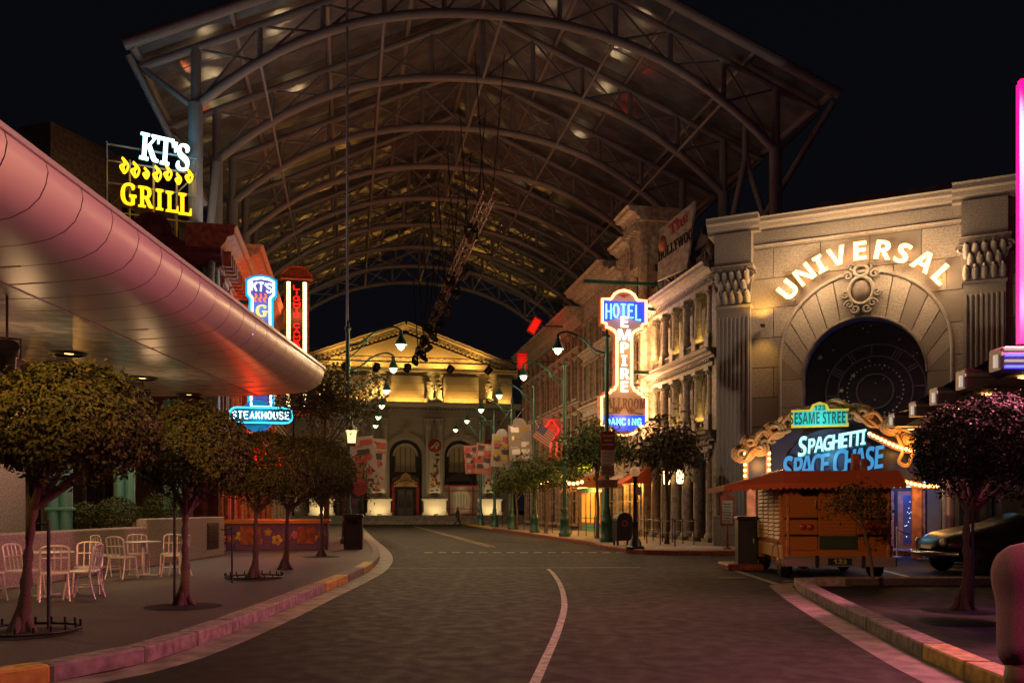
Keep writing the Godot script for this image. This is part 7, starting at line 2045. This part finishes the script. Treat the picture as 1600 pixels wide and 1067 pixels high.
		if n < 2:
			part(o, "rim", B.new().tube(ring, 0.018, 6, true), mats.black_metal)
			for k in 20: part(o, "spike", bx(ring[k] + UP * 0.03, Vector3(0.02, 0.1, 0.02)), mats.black_metal)
		n += 1


func railing(label, pts, called = "queue_railing"):
	var t = thing(called, label, "railing", Vector3.ZERO, 0.0, "queue railings on the right pavement")
	for i in pts.size():
		var p = pts[i]
		part(t, "post", B.new().lathe([Vector2(0.05, 0.0), Vector2(0.03, 0.03), Vector2(0.022, 0.05), Vector2(0.022, 1.0), Vector2(0.035, 1.02), Vector2(0.01, 1.06)], 8), mats.dark_metal, at(p))
		if i > 0:
			for y in [0.95, 0.5]: rod(t, "rail", pts[i - 1] + UP * y, p + UP * y, 0.018, mats.dark_metal, 6)
	return t

func right_props():
	rng.seed = 91
	# mail box
	var t = thing("mail_box", "black domed mail box with red round emblem beside the traffic sign post", "mail box", Vector3(4.45, 0.15, -36.0), TH)
	var pr = PackedVector2Array([Vector2(-0.33, 0.18), Vector2(0.33, 0.18), Vector2(0.33, 0.98)])
	for i in 11: pr.append(Vector2(cos(PI * i / 10.0) * 0.33, 0.98 + sin(PI * i / 10.0) * 0.33))
	pr.append(Vector2(-0.33, 0.98))
	part(t, "body", B.new().prism(pr, -0.3, 0.3), mats.black_metal)
	for q in [[-0.28, -0.25], [0.28, -0.25], [-0.28, 0.25], [0.28, 0.25]]: part(t, "leg", bx(Vector3(q[0], 0.1, q[1]), Vector3(0.07, 0.2, 0.07)), mats.black_metal)
	part(t, "emblem", B.new().prism(circle(Vector2(0, 0.86), 0.13, 18), 0.3, 0.31), mat("emblem_red", lin(0.35, 0.04, 0.03), 0.5))
	part(t, "emblem", B.new().prism(circle(Vector2(0, 0.86), 0.08, 14), 0.31, 0.316), mats.black_metal)
	part(t, "flap", bx(Vector3(0, 1.12, 0.3), Vector3(0.4, 0.05, 0.04)), mats.dark_metal)
	# globe lamp
	t = thing("globe_lamp_post", "short black lamp post with a dim cream globe at the street corner", "street lamp", Vector3(4.46, 0.15, -32.4))
	part(t, "base", B.new().lathe([Vector2(0.34, 0.0), Vector2(0.34, 0.08), Vector2(0.24, 0.12), Vector2(0.2, 0.3), Vector2(0.12, 0.4), Vector2(0.1, 0.9), Vector2(0.13, 0.95)], 12), mats.black_metal)
	part(t, "post", B.new().lathe([Vector2(0.075, 0.9), Vector2(0.06, 2.4), Vector2(0.1, 2.45), Vector2(0.07, 2.52), Vector2(0.12, 2.62)], 12), mats.black_metal)
	part(t, "lamp_globe", B.new().sph(Vector3(0, 2.8, 0), 0.185, 16), em("dim_globe", Color(1.0, 0.72, 0.45), 0.16, lin(0.6, 0.5, 0.4)))
	part(t, "notice", bx(Vector3(0.12, 2.1, 0.08), Vector3(0.22, 0.3, 0.02)), mats.limestone)
	# railings
	var pts = []
	for i in 12: pts.append(Vector3(lerpf(6.3, 3.1, i / 11.0), 0.15, -lerpf(34.6, 53.0, i / 11.0)))
	railing("long dark queue railing running from the corner past the mail box", pts)
	pts = []
	for i in 9: pts.append(Vector3(lerpf(7.4, 5.6, i / 8.0), 0.15, -lerpf(36.4, 46.0, i / 8.0)))
	railing("dark queue railing close in front of the column building", pts)
	pts = []
	for i in 10: pts.append(S(11.9, 52.0 + i * 2.2, 0.15))
	railing("far queue railing along the kerb beyond the teal lamp post", pts)
	# menu board
	t = thing("menu_board", "red framed menu board on a post with lamp on top, by the gate building", "sign", Vector3(7.75, 0.15, -32.2), -0.25)
	part(t, "post", B.new().lathe([Vector2(0.16, 0.0), Vector2(0.14, 0.05), Vector2(0.04, 0.08), Vector2(0.035, 1.0)], 10), mats.brick_red)
	part(t, "frame", B.new().cbox(Vector3(0, 1.38, 0), Vector3(0.5, 1.1, 0.08), 0.02), mats.brick_red)
	part(t, "sheet", bx(Vector3(0, 1.34, 0.045), Vector3(0.36, 0.82, 0.02)), mats.limestone)
	for k in 7: part(t, "print", bx(Vector3(0, 1.62 - k * 0.1, 0.06), Vector3(0.28 - 0.05 * (k % 3), 0.025, 0.01)), mats.print_black)
	part(t, "crest", B.new().prism(circle(Vector2(0, 1.95), 0.16, 14), -0.03, 0.03), mats.brick_red)
	part(t, "lamp_arm", B.new().tube(smooth([Vector3(0, 2.0, 0), Vector3(0, 2.25, 0.05), Vector3(0, 2.25, 0.3), Vector3(0, 2.16, 0.35)], 4), 0.02, 6), mats.black_metal)
	# plates on the sign post
	var k = 0
	for q in [[3.93, 0.62, 0.8, "red square traffic plate, topmost on the lamp post by the mail box", "emblem_red"], [3.2, 0.62, 0.62, "grey traffic plate, second from top on the lamp post by the mail box", "alu"], [2.62, 0.6, 0.5, "pale traffic plate, third from top on the lamp post by the mail box", "limestone"], [2.05, 0.9, 0.36, "wide white street plate, lowest on the lamp post by the mail box", "limestone"]]:
		t = thing("traffic_sign", q[3], "sign", S(11.1, 37.8, q[0] + 0.65) + S(0, -0.14, 0), TH, "plates on the lamp post by the mail box")
		part(t, "plate", B.new().cbox(Vector3(0, 0, 0), Vector3(q[1], q[2], 0.02), 0.01), mats[q[4]])
		for r in 3: part(t, "print", bx(Vector3(0, q[2] * (0.25 - r * 0.24), 0.014), Vector3(q[1] * (0.75 - 0.15 * (r % 2)), q[2] * 0.1, 0.008)), mats.brick_red if q[4] == "limestone" else mats.print_white)
		k += 1
	# hanging posters, generic prints
	var white = mat("poster_white", lin(0.34, 0.31, 0.28), 0.6, 0.0, "grain", 1.0)
	var pink = mat("poster_pink", lin(0.34, 0.12, 0.1), 0.6, 0.0, "grain", 1.0)
	var yel = mat("poster_yellow", lin(0.42, 0.28, 0.05), 0.6, 0.0, "grain", 1.0)
	for q in [[738, 718, 57.0, 1.0, 1.8, 5, "narrow red and pink poster, leftmost of the row hung over the right pavement", [pink, mats.emblem_red, mats.print_black, white], 0.06], [756, 717, 56.0, 1.05, 1.9, 6, "pink poster hung next to the leftmost poster over the right pavement", [pink, mats.print_black, white, mats.emblem_red], -0.08], [783, 704, 55.0, 1.2, 2.0, 7, "yellow and white arched poster in the middle of the hanging row", [white, yel, mats.emblem_red, yel, mats.print_black], -0.05], [813, 692, 54.0, 1.4, 2.2, 8, "large pale comic-panel poster, rightmost of the hanging row", [white, mats.alu, yel, white, mats.alu], 0.05]]:
		t = thing("hanging_poster", q[6], "poster", P(q[0], q[1], q[2]), TH - 0.1, "posters hung over the right pavement")
		poster(t, "sheet", q[3], q[4], q[5] * 13, Transform3D(Basis(Vector3(0, 0, 1), q[8]), Vector3.ZERO), q[7])
		for r in 4:
			for c in 2: part(t, "print", bx(Vector3((c - 0.5) * q[3] * 0.42, q[4] * (0.36 - r * 0.2), 0.03), Vector3(q[3] * 0.34, q[4] * 0.14, 0.014)), q[7][1 + (r + c) % (q[7].size() - 1)], Transform3D(Basis(Vector3(0, 0, 1), q[8]), Vector3.ZERO))
		if q[5] > 6: part(t, "top_arch", B.new().prism(circle(Vector2(0, q[4] * 0.5 - 0.02), q[3] * 0.3, 12, 0.0, PI), -0.012, 0.012), q[7][0], Transform3D(Basis(Vector3(0, 0, 1), q[8]), Vector3.ZERO))
		part(t, "cord", B.new().tube([Vector3(-q[3] * 0.4, q[4] * 0.5, 0), Vector3(q[3] * 0.45, q[4] * 0.5 + 1.5, 0)], 0.015, 4), mats.black_metal)
	# flag
	t = thing("flag", "small stars and stripes flag on a slanted pole beside the red neon loop", "flag", P(838, 690, 53.0), TH - 0.1)
	part(t, "pole", B.new().tube([Vector3(0.9, -0.5, -0.1), Vector3(-0.1, 1.25, 0.1)], 0.025, 6), mats.alu)
	var tilt = Basis(Vector3(0, 0, 1), -0.62)
	for i in 13:
		part(t, "stripe", bx(Vector3(0.55, 0.42 - i * 0.07, 0.02 * sin(i * 0.9)), Vector3(1.1, 0.068, 0.02)), mats.emblem_red if i % 2 == 0 else mats.poster_white, Transform3D(tilt, Vector3(0, 0.65, 0.08)))
	part(t, "canton", bx(Vector3(0.25, 0.23, 0.03), Vector3(0.5, 0.48, 0.03)), mat("canton_blue", lin(0.03, 0.05, 0.18), 0.7), Transform3D(tilt, Vector3(0, 0.65, 0.08)))
	for i in 5:
		for j in 4: part(t, "star", bx(Vector3(0.07 + i * 0.09, 0.06 + j * 0.11, 0.047), Vector3(0.03, 0.03, 0.01)), mats.poster_white, Transform3D(tilt, Vector3(0, 0.65, 0.08)))
	# red neon loop behind the flag
	t = thing("red_neon_loop", "scalloped red neon outline on the shop wall behind the flag", "neon sign", P(862, 672, 56.0), TH - 0.35)
	var lp = []
	for i in 28:
		var a = TAU * i / 28.0
		lp.append(Vector3(cos(a) * (0.4 + 0.07 * cos(a * 4.0)), sin(a) * (0.55 + 0.07 * cos(a * 4.0)), 0.1))
	part(t, "neon_tube", B.new().tube(lp, 0.03, 6, true), mats.neon_red)
	part(t, "panel", B.new().prism(v2([-0.55, -0.75, 0.55, -0.75, 0.55, 0.75, -0.55, 0.75]), -0.05, 0.0), mats.maroon)
	omni(t, Vector3(0, 0, 0.7), Color(1.0, 0.08, 0.04), 1.2, 0.3)
	# string of bulbs among the trees
	t = thing("string_lights", "string of warm round bulbs strung low behind the right street trees", "string lights")
	var a = S(12.4, 54.0, 4.2); var b = S(12.6, 47.0, 3.2); var c = S(13.2, 61.0, 3.4)
	var line = smooth([c, (a + c) * 0.5 - UP * 0.3, a, (a + b) * 0.5 - UP * 0.5, b], 7)
	part(t, "wire", B.new().tube(line, 0.012, 4), mats.black_metal)
	var i = 0
	for p in even(line, 0.85):
		part(t, "bulb", B.new().sph(p - UP * 0.1, 0.1, 8), mats.warm_bulb)
		if i % 4 == 1: omni(t, p - UP * 0.1, Color(1.0, 0.72, 0.36), 1.4, 0.09)
		i += 1
	# awnings and shop fronts under the pale building
	for q in [[55.5, 4.6, "orange-lit sloping shop awning beneath the pale building", "orange_paint"], [47.6, 2.4, "cream shop awning behind the broad-leaved tree", "cream"], [44.9, 1.6, "red dome awning beside the column building", "awning_red"]]:
		t = thing("shop_awning", q[2], "awning", S(15.45, q[0], 2.75), TH - PI / 2, "awnings over the right-hand shops")
		var wv = q[1]
		var bb = B.new()
		bb.q(Vector3(-wv / 2, 1.1, 0), Vector3(wv / 2, 1.1, 0), Vector3(wv / 2, 0.15, 1.7), Vector3(-wv / 2, 0.15, 1.7), Vector3(0, 0.87, 0.5))
		for s in [-1, 1]: bb.tri(Vector3(s * wv / 2, 1.1, 0), Vector3(s * wv / 2, 0.15, 1.7), Vector3(s * wv / 2, 0.15, 0), Vector3(s, 0, 0), Vector3(s, 0, 0), Vector3(s, 0, 0))
		part(t, "canvas", bb, mats[q[3]])
		part(t, "valance", bx(Vector3(0, 0.03, 1.7), Vector3(wv, 0.24, 0.02)), mats[q[3]])
		part(t, "lamp_strip", bx(Vector3(0, 0.2, 0.7), Vector3(wv * 0.8, 0.05, 0.08)), mats.warm_bulb)
		omni(t, Vector3(0, 0.0, 0.8), Color(1.0, 0.7, 0.32), 2.2, 0.2)
	t = thing("teal_shop_front", "teal shop front with yellow lit panes under the orange awning", "shop front", S(15.35, 57.0, 0.15), TH - PI / 2)
	part(t, "frame", bx(Vector3(1.6, 1.4, 0.0), Vector3(4.8, 2.8, 0.2)), mats.teal)
	for n in 4:
		var w = part(t, "window", bx(Vector3(-0.2 + n * 1.2, 1.5, 0.12), Vector3(0.9, 2.0, 0.06)), mats.orange_trim)
		part(w, "pane", bx(Vector3(-0.2 + n * 1.2, 1.5, 0.16), Vector3(0.74, 1.84, 0.03)), em("lit_window_pane", Color(1.0, 0.66, 0.2), 0.55, lin(0.2, 0.14, 0.06)))
	omni(t, Vector3(1.6, 1.6, 1.4), Color(1.0, 0.7, 0.3), 2.0, 0.3)
	t = thing("yellow_shop_sign", "small yellow-green lit sign above the orange awning", "sign", S(14.3, 53.5, 4.15), TH)
	part(t, "cabinet", bx(Vector3(0, 0, -0.06), Vector3(1.0, 0.56, 0.12)), mats.dark_metal)
	part(t, "sign_face_light", bx(Vector3(0, 0, 0.01), Vector3(0.92, 0.48, 0.02)), em("yellow_sign_light", Color(0.8, 0.75, 0.05), 0.9))
	for n in 2: part(t, "print", bx(Vector3(0, 0.1 - n * 0.22, 0.025), Vector3(0.76, 0.09, 0.01)), mats.green_box)

func left_props():
	rng.seed = 95
	# aluminium cafe chairs and tables
	var ch = thing("cafe_chair", "", "chair", Vector3.ZERO, 0.0, "aluminium chairs on the cafe terrace")
	var al = mats.alu
	part(ch, "seat", B.new().cbox(Vector3(0, 0.445, 0), Vector3(0.42, 0.035, 0.4), 0.015), al)
	for s in [-1, 1]:
		part(ch, "leg", B.new().tube(smooth([Vector3(s * 0.19, 0.44, 0.17), Vector3(s * 0.2, 0.2, 0.2), Vector3(s * 0.21, 0.0, 0.23)], 3), 0.016, 6), al)
		part(ch, "leg", B.new().tube(smooth([Vector3(s * 0.19, 0.44, -0.17), Vector3(s * 0.2, 0.2, -0.21), Vector3(s * 0.21, 0.0, -0.27)], 3), 0.016, 6), al)
	var bk = part(ch, "backrest", B.new().tube(smooth([Vector3(-0.2, 0.44, -0.18), Vector3(-0.2, 0.7, -0.22), Vector3(-0.18, 0.84, -0.25), Vector3(0, 0.87, -0.26), Vector3(0.18, 0.84, -0.25), Vector3(0.2, 0.7, -0.22), Vector3(0.2, 0.44, -0.18)], 5), 0.018, 8), al)
	for x in [-0.09, 0.0, 0.09]: part(bk, "slat", B.new().tube([Vector3(x, 0.44, -0.18), Vector3(x, 0.7, -0.22), Vector3(x, 0.865, -0.258)], 0.012, 6), al)
	part(bk, "crossbar", B.new().tube([Vector3(-0.2, 0.68, -0.215), Vector3(0.2, 0.68, -0.215)], 0.012, 6), al)
	for y in [0.2]:
		part(ch, "stretcher", B.new().tube([Vector3(-0.2, y, 0.2), Vector3(-0.2, y, -0.21)], 0.01, 6), al)
		part(ch, "stretcher", B.new().tube([Vector3(0.2, y, 0.2), Vector3(0.2, y, -0.21)], 0.01, 6), al)
	var seats = [
		[-7.95, -14.6, 1.4, "chair half cut by the left edge, left of the near table"], [-7.25, -14.15, -2.6, "chair in front of the near table, back toward the camera"], [-6.95, -14.5, -1.5, "chair right of the near table, turned sideways"], [-7.3, -15.4, 0.3, "chair behind the near table by the planter"], [-8.3, -14.1, 2.6, "chair at the front left of the near table"],
		[-8.75, -19.3, 1.5, "chair left of the far table, against the planter"], [-8.1, -18.6, 2.9, "chair in front of the far table, back to the camera"], [-7.65, -20.1, 0.2, "chair behind the far table in front of the tall planter"], [-7.25, -19.3, -1.6, "chair right of the far table beside the second tree"], [-8.35, -20.0, 0.5, "chair behind the far table, left one of two"],
		[-10.9, -18.9, 0.3, "yellow-lit chair behind the low planter wall at far left"], [-10.4, -18.2, 1.5, "yellow-lit chair nearer the wall behind the low planter"]]
	for i in seats.size():
		var q = seats[i]
		var lb = "slatted aluminium cafe " + q[3]
		if i == 0:
			ch.set_meta("label", lb); ch.position = Vector3(q[0], 0.15, q[1]); ch.rotation.y = q[2]
		else:
			copy_of(ch, lb, Vector3(q[0], 0.15, q[1]), q[2])
	var tb = thing("cafe_table", "round steel cafe table between the nearest chairs at left", "table", Vector3(-7.6, 0.15, -14.7), 0.0, "round cafe tables")
	part(tb, "tabletop", B.new().lathe([Vector2(0.01, 0.72), Vector2(0.36, 0.72), Vector2(0.38, 0.735), Vector2(0.36, 0.75), Vector2(0.01, 0.752)], 24), al)
	part(tb, "pedestal", B.new().lathe([Vector2(0.05, 0.03), Vector2(0.04, 0.1), Vector2(0.04, 0.72)], 12), al)
	for i in 4: part(tb, "foot", bx(Vector3(cos(TAU * i / 4.0) * 0.15, 0.025, sin(TAU * i / 4.0) * 0.15), Vector3(0.34 if i % 2 == 0 else 0.05, 0.03, 0.05 if i % 2 == 0 else 0.34)), al)
	copy_of(tb, "round steel cafe table in front of the tall planter box", Vector3(-8.0, 0.15, -19.4))
	copy_of(tb, "round steel cafe table behind the low planter wall", Vector3(-11.0, 0.15, -18.2))
	# kiosk with painted flowers
	var t = thing("flower_kiosk", "low kiosk counter painted with orange flowers on purple", "kiosk", Vector3(-8.35, 0.15, -32.0), 0.15)
	part(t, "body", B.new().cbox(Vector3(0, 0.48, 0), Vector3(3.5, 0.94, 0.9), 0.03), mat("kiosk_purple", lin(0.12, 0.03, 0.16), 0.5, 0.0, "wear", 0.8))
	part(t, "counter", B.new().cbox(Vector3(0, 1.0, 0), Vector3(3.65, 0.14, 1.05), 0.03), mats.orange_paint)
	var cols = [mats.orange_paint, mats.kerb_yellow, mats.brick_red, mat("petal_pink", lin(0.5, 0.12, 0.2), 0.5)]
	for i in 11:
		var x = -1.55 + i * 0.31; var y = 0.3 + rng.randf() * 0.36; var r = rng.randf_range(0.13, 0.2)
		for k in 5:
			var a = TAU * k / 5.0 + i
			part(t, "petal", B.new().prism(circle(Vector2(x + cos(a) * r * 0.62, y + sin(a) * r * 0.62), r * 0.42, 8), 0.45, 0.457 + 0.002 * (k % 3)), cols[i % 4])
		part(t, "flower_eye", B.new().prism(circle(Vector2(x, y), r * 0.3, 8), 0.45, 0.466), cols[(i + 1) % 4])
	part(t, "red_panel", bx(Vector3(-0.9, 0.52, 0.47), Vector3(0.7, 0.66, 0.03)), mats.brick_red)
	part(t, "red_panel", bx(Vector3(1.0, 0.52, 0.47), Vector3(0.62, 0.6, 0.03)), mats.brick_red)
	for s in [-1.6, 1.6]: part(t, "canopy_post", B.new().tube([Vector3(s, 1.0, -0.3), Vector3(s, 2.3, -0.3)], 0.03, 6), mats.black_metal)
	part(t, "canopy_top", B.new().cbox(Vector3(0, 2.35, -0.2), Vector3(3.7, 0.12, 1.3), 0.04), mats.brick_red)
	omni(t, Vector3(0.2, 2.1, 0.9), Color(1.0, 0.4, 0.2), 1.2, 0.15)
	part(t, "lamp_bulb", B.new().sph(Vector3(0.2, 2.1, 0.5), 0.05, 8), mats.warm_bulb)
	# bin
	t = thing("litter_bin", "black square litter bin beneath the first left street lamp", "litter bin", Vector3(-5.72, 0.15, -32.3), 0.1)
	part(t, "body", B.new().cbox(Vector3(0, 0.58, 0), Vector3(0.66, 1.16, 0.6), 0.05), mats.black_metal)
	part(t, "lid", B.new().cbox(Vector3(0, 1.2, 0), Vector3(0.72, 0.12, 0.66), 0.05), mats.dark_metal)
	part(t, "opening", B.new().cbox(Vector3(0, 1.0, 0.3), Vector3(0.4, 0.16, 0.02), 0.01), mats.window_dark)
	# lantern and plates on the first left lamp post
	t = thing("post_lantern", "four-sided lit lantern on the first left lamp post", "lantern", S(0.1, 37.8, 4.35), TH)
	part(t, "lamp_glass", B.new().prism(v2([-0.16, 0.0, 0.16, 0.0, 0.24, 0.5, -0.24, 0.5]), -0.2, 0.2), em("lantern_pane", Color(1.0, 0.85, 0.5), 1.8))
	part(t, "roof", B.new().lathe([Vector2(0.32, 0.5), Vector2(0.3, 0.56), Vector2(0.08, 0.74), Vector2(0.04, 0.9), Vector2(0.01, 0.95)], 4), mats.black_metal)
	for x in [-0.22, 0.22]: part(t, "bar", B.new().tube([Vector3(x * 0.75, 0, 0.21), Vector3(x, 0.5, 0.21)], 0.015, 4), mats.black_metal)
	part(t, "bracket", bx(Vector3(0, -0.08, 0), Vector3(0.3, 0.12, 0.3)), mats.black_metal)
	omni(t, Vector3(0, 0.25, 0), Color(1.0, 0.85, 0.55), 2.2, 0.12)
	t = thing("stop_sign", "pinkish octagonal sign plate on the first left lamp post", "sign", S(0.42, 37.7, 2.5), TH)
	part(t, "plate", B.new().prism(circle(Vector2.ZERO, 0.36, 8, PI / 8, TAU + PI / 8 - 0.785), -0.01, 0.01), mat("sign_pink", lin(0.5, 0.12, 0.12), 0.5))
	part(t, "clamp", bx(Vector3(-0.2, 0, -0.04), Vector3(0.3, 0.06, 0.05)), mats.black_metal)
	t = thing("small_orange_sign", "small orange square sign above the octagonal plate", "sign", S(0.35, 37.7, 3.1), TH)
	part(t, "plate", bx(Vector3.ZERO, Vector3(0.4, 0.44, 0.02)), mats.orange_paint)
	part(t, "print", bx(Vector3(0, 0, 0.013), Vector3(0.26, 0.06, 0.008)), mats.black_metal)
	# posters at the left
	for q in [[566, 716, 44.0, 1.35, 2.1, 3, 0.16, "tilted red and white poster by the wispy tree, nearer of the two at left"], [586, 724, 52.0, 1.2, 2.9, 4, -0.05, "white printed poster behind the tilted one at left"]]:
		t = thing("left_poster", q[7], "poster", P(q[0], q[1], q[2]), TH + 0.1, "posters hung over the left pavement")
		var xf = Transform3D(Basis(Vector3(0, 0, 1), q[6]), Vector3.ZERO)
		poster(t, "sheet", q[3], q[4], q[5] * 17, xf, [mats.poster_white, mats.emblem_red, mats.print_black, mats.poster_pink, mats.emblem_red])
		for r in 4: part(t, "print", bx(Vector3(0.3 - 0.2 * r, q[4] * (0.36 - r * 0.22), 0.03), Vector3(q[3] * 0.45, q[4] * 0.13, 0.014)), [mats.emblem_red, mats.print_black][r % 2], xf)
		part(t, "cord", B.new().tube([Vector3(-q[3] * 0.5, q[4] * 0.5, 0), Vector3(-q[3] * 0.9, q[4] * 0.5 + 1.4, 0)], 0.015, 4), mats.black_metal)

func hand(parent, wrist, dir, side, skin):
	# palm and five curled fingers
	var d = dir.normalized(); var w = d.cross(side).normalized()
	var bones = [[wrist - d * 0.03, wrist + d * 0.03, 0.026, 0.03], [wrist + d * 0.03 - w * 0.02, wrist + d * 0.085 - w * 0.026, 0.018, 0.017], [wrist + d * 0.03 + w * 0.02, wrist + d * 0.085 + w * 0.026, 0.018, 0.016]]
	for i in 4:
		var a = wrist + d * 0.088 + w * (-0.033 + i * 0.022)
		var l = [0.036, 0.041, 0.038, 0.029][i]
		var b = a + d * l - side * 0.012; var c = b + d * l * 0.6 - side * 0.022; var e = c + d * l * 0.3 - side * 0.022
		bones.append([a, b, 0.0095, 0.009]); bones.append([b, c, 0.009, 0.0082]); bones.append([c, e, 0.0082, 0.0072])
	var t0 = wrist + d * 0.02 - w * 0.025
	var t1 = t0 + (d * 0.5 - w * 0.75 - side * 0.2).normalized() * 0.045; var t2 = t1 + (d * 0.85 - w * 0.3 - side * 0.2).normalized() * 0.035
	bones.append([t0, t1, 0.013, 0.011]); bones.append([t1, t2, 0.0105, 0.008])
	return part(parent, "hand", flesh(bones, 0.0045, 0.006), skin)

func person(label, pos, turn, stride, shirt, trousers, cell):
	var t = thing("person", label, "person", pos, turn)
	var skin = mat("skin", lin(0.32, 0.19, 0.13), 0.55, 0.0, "")
	var hairm = mat("hair", lin(0.012, 0.01, 0.009), 0.5, 0.0, "")
	# faces -z; joints
	var f = stride
	var hipl = Vector3(-0.09, 0.92, 0); var hipr = Vector3(0.09, 0.92, 0)
	var kl = Vector3(-0.1, 0.5, -0.18 * f - 0.02); var kr = Vector3(0.1, 0.5, 0.06 * f - 0.02)
	var al = Vector3(-0.1, 0.08, -0.26 * f); var ar = Vector3(0.1, 0.08 + 0.06 * f, 0.36 * f)
	var sl = Vector3(-0.185, 1.42, 0); var sr = Vector3(0.185, 1.42, 0)
	var el = Vector3(-0.25, 1.14, 0.12 * f + 0.02); var er = Vector3(0.25, 1.14, -0.14 * f + 0.02)
	var wl = Vector3(-0.25, 0.9, 0.06 * f - 0.08); var wr = Vector3(0.25, 0.9, -0.3 * f - 0.06)
	var body = [[Vector3(0, 0.95, 0), Vector3(0, 1.2, 0.01), 0.14, 0.125], [Vector3(0, 1.2, 0.01), Vector3(0, 1.4, 0), 0.13, 0.12], [sl, sr, 0.06, 0.06], [Vector3(0, 1.42, 0), Vector3(0, 1.55, -0.015), 0.055, 0.05], [Vector3(0, 1.62, -0.02), Vector3(0, 1.67, -0.005), 0.082, 0.092], [Vector3(0, 1.57, -0.06), Vector3(0, 1.6, -0.05), 0.045, 0.05], [Vector3(0, 1.605, -0.105), Vector3(0, 1.63, -0.1), 0.014, 0.01], [Vector3(-0.088, 1.6, 0.0), Vector3(-0.09, 1.64, 0.005), 0.014, 0.016], [Vector3(0.088, 1.6, 0.0), Vector3(0.09, 1.64, 0.005), 0.014, 0.016],
		[sl, el, 0.05, 0.042], [el, wl, 0.04, 0.028], [sr, er, 0.05, 0.042], [er, wr, 0.04, 0.028], [hipl, kl, 0.085, 0.056], [kl, al, 0.055, 0.038], [hipr, kr, 0.085, 0.056], [kr, ar, 0.055, 0.038]]
	part(t, "body", flesh(body, cell, 0.03), skin)
	hand(t, wl, (wl - el), Vector3(-1, 0, 0), skin)
	hand(t, wr, (wr - er), Vector3(1, 0, 0), skin)
	part(t, "shirt", flesh([[Vector3(0, 0.9, 0), Vector3(0, 1.2, 0.01), 0.165, 0.15], [Vector3(0, 1.2, 0.01), Vector3(0, 1.4, 0), 0.155, 0.14], [Vector3(-0.1, 1.38, 0.03), Vector3(0.1, 1.38, 0.03), 0.11, 0.11], [sl, sr, 0.075, 0.075], [sl, sl.lerp(el, 0.72), 0.072, 0.068], [sr, sr.lerp(er, 0.72), 0.072, 0.068]], cell, 0.05), shirt)
	part(t, "trousers", flesh([[Vector3(-0.06, 0.95, 0), Vector3(0.06, 0.95, 0), 0.14, 0.14], [hipl, kl, 0.105, 0.075], [kl, al, 0.075, 0.062], [hipr, kr, 0.105, 0.075], [kr, ar, 0.075, 0.062]], cell, 0.03), trousers)
	part(t, "hair", flesh([[Vector3(0, 1.68, 0.0), Vector3(0, 1.69, 0.02), 0.1, 0.1], [Vector3(0, 1.6, 0.06), Vector3(0, 1.66, 0.05), 0.06, 0.07]], minf(cell, 0.015), 0.03), hairm)
	for a in [al, ar]:
		part(t, "shoe", flesh([[a + Vector3(0, -0.03, 0.02), a + Vector3(0, -0.045, -0.15), 0.042, 0.032]], 0.014, 0.02), mats.black_metal)
	for x in [-0.032, 0.032]:
		part(t, "eye", B.new().sph(Vector3(x, 1.645, -0.092), 0.012, 8), mats.poster_white)
	part(t, "mouth", B.new().sph(Vector3(0, 1.575, -0.105), Vector3(0.024, 0.006, 0.008), 8), mats.emblem_red)
	return t

func people():
	person("tiny person in dark clothes walking across the far end of the street", P(715, 821.6, 84.0) * Vector3(1, 0, 1), -PI / 2 + 0.3, 1.0, mats.black_metal, mats.dark_metal, 0.03)
	var pinkish = mat("shirt_grey", lin(0.55, 0.24, 0.32), 0.9, 0.0, "grain", 6.0)
	pinkish.rim_enabled = true; pinkish.rim = 0.3
	person("person in a dusty pink shirt cut off by the right edge near the camera", Vector3(1.6, 0, -2.55), 0.35, 0.25, pinkish, mats.dark_metal, 0.018)
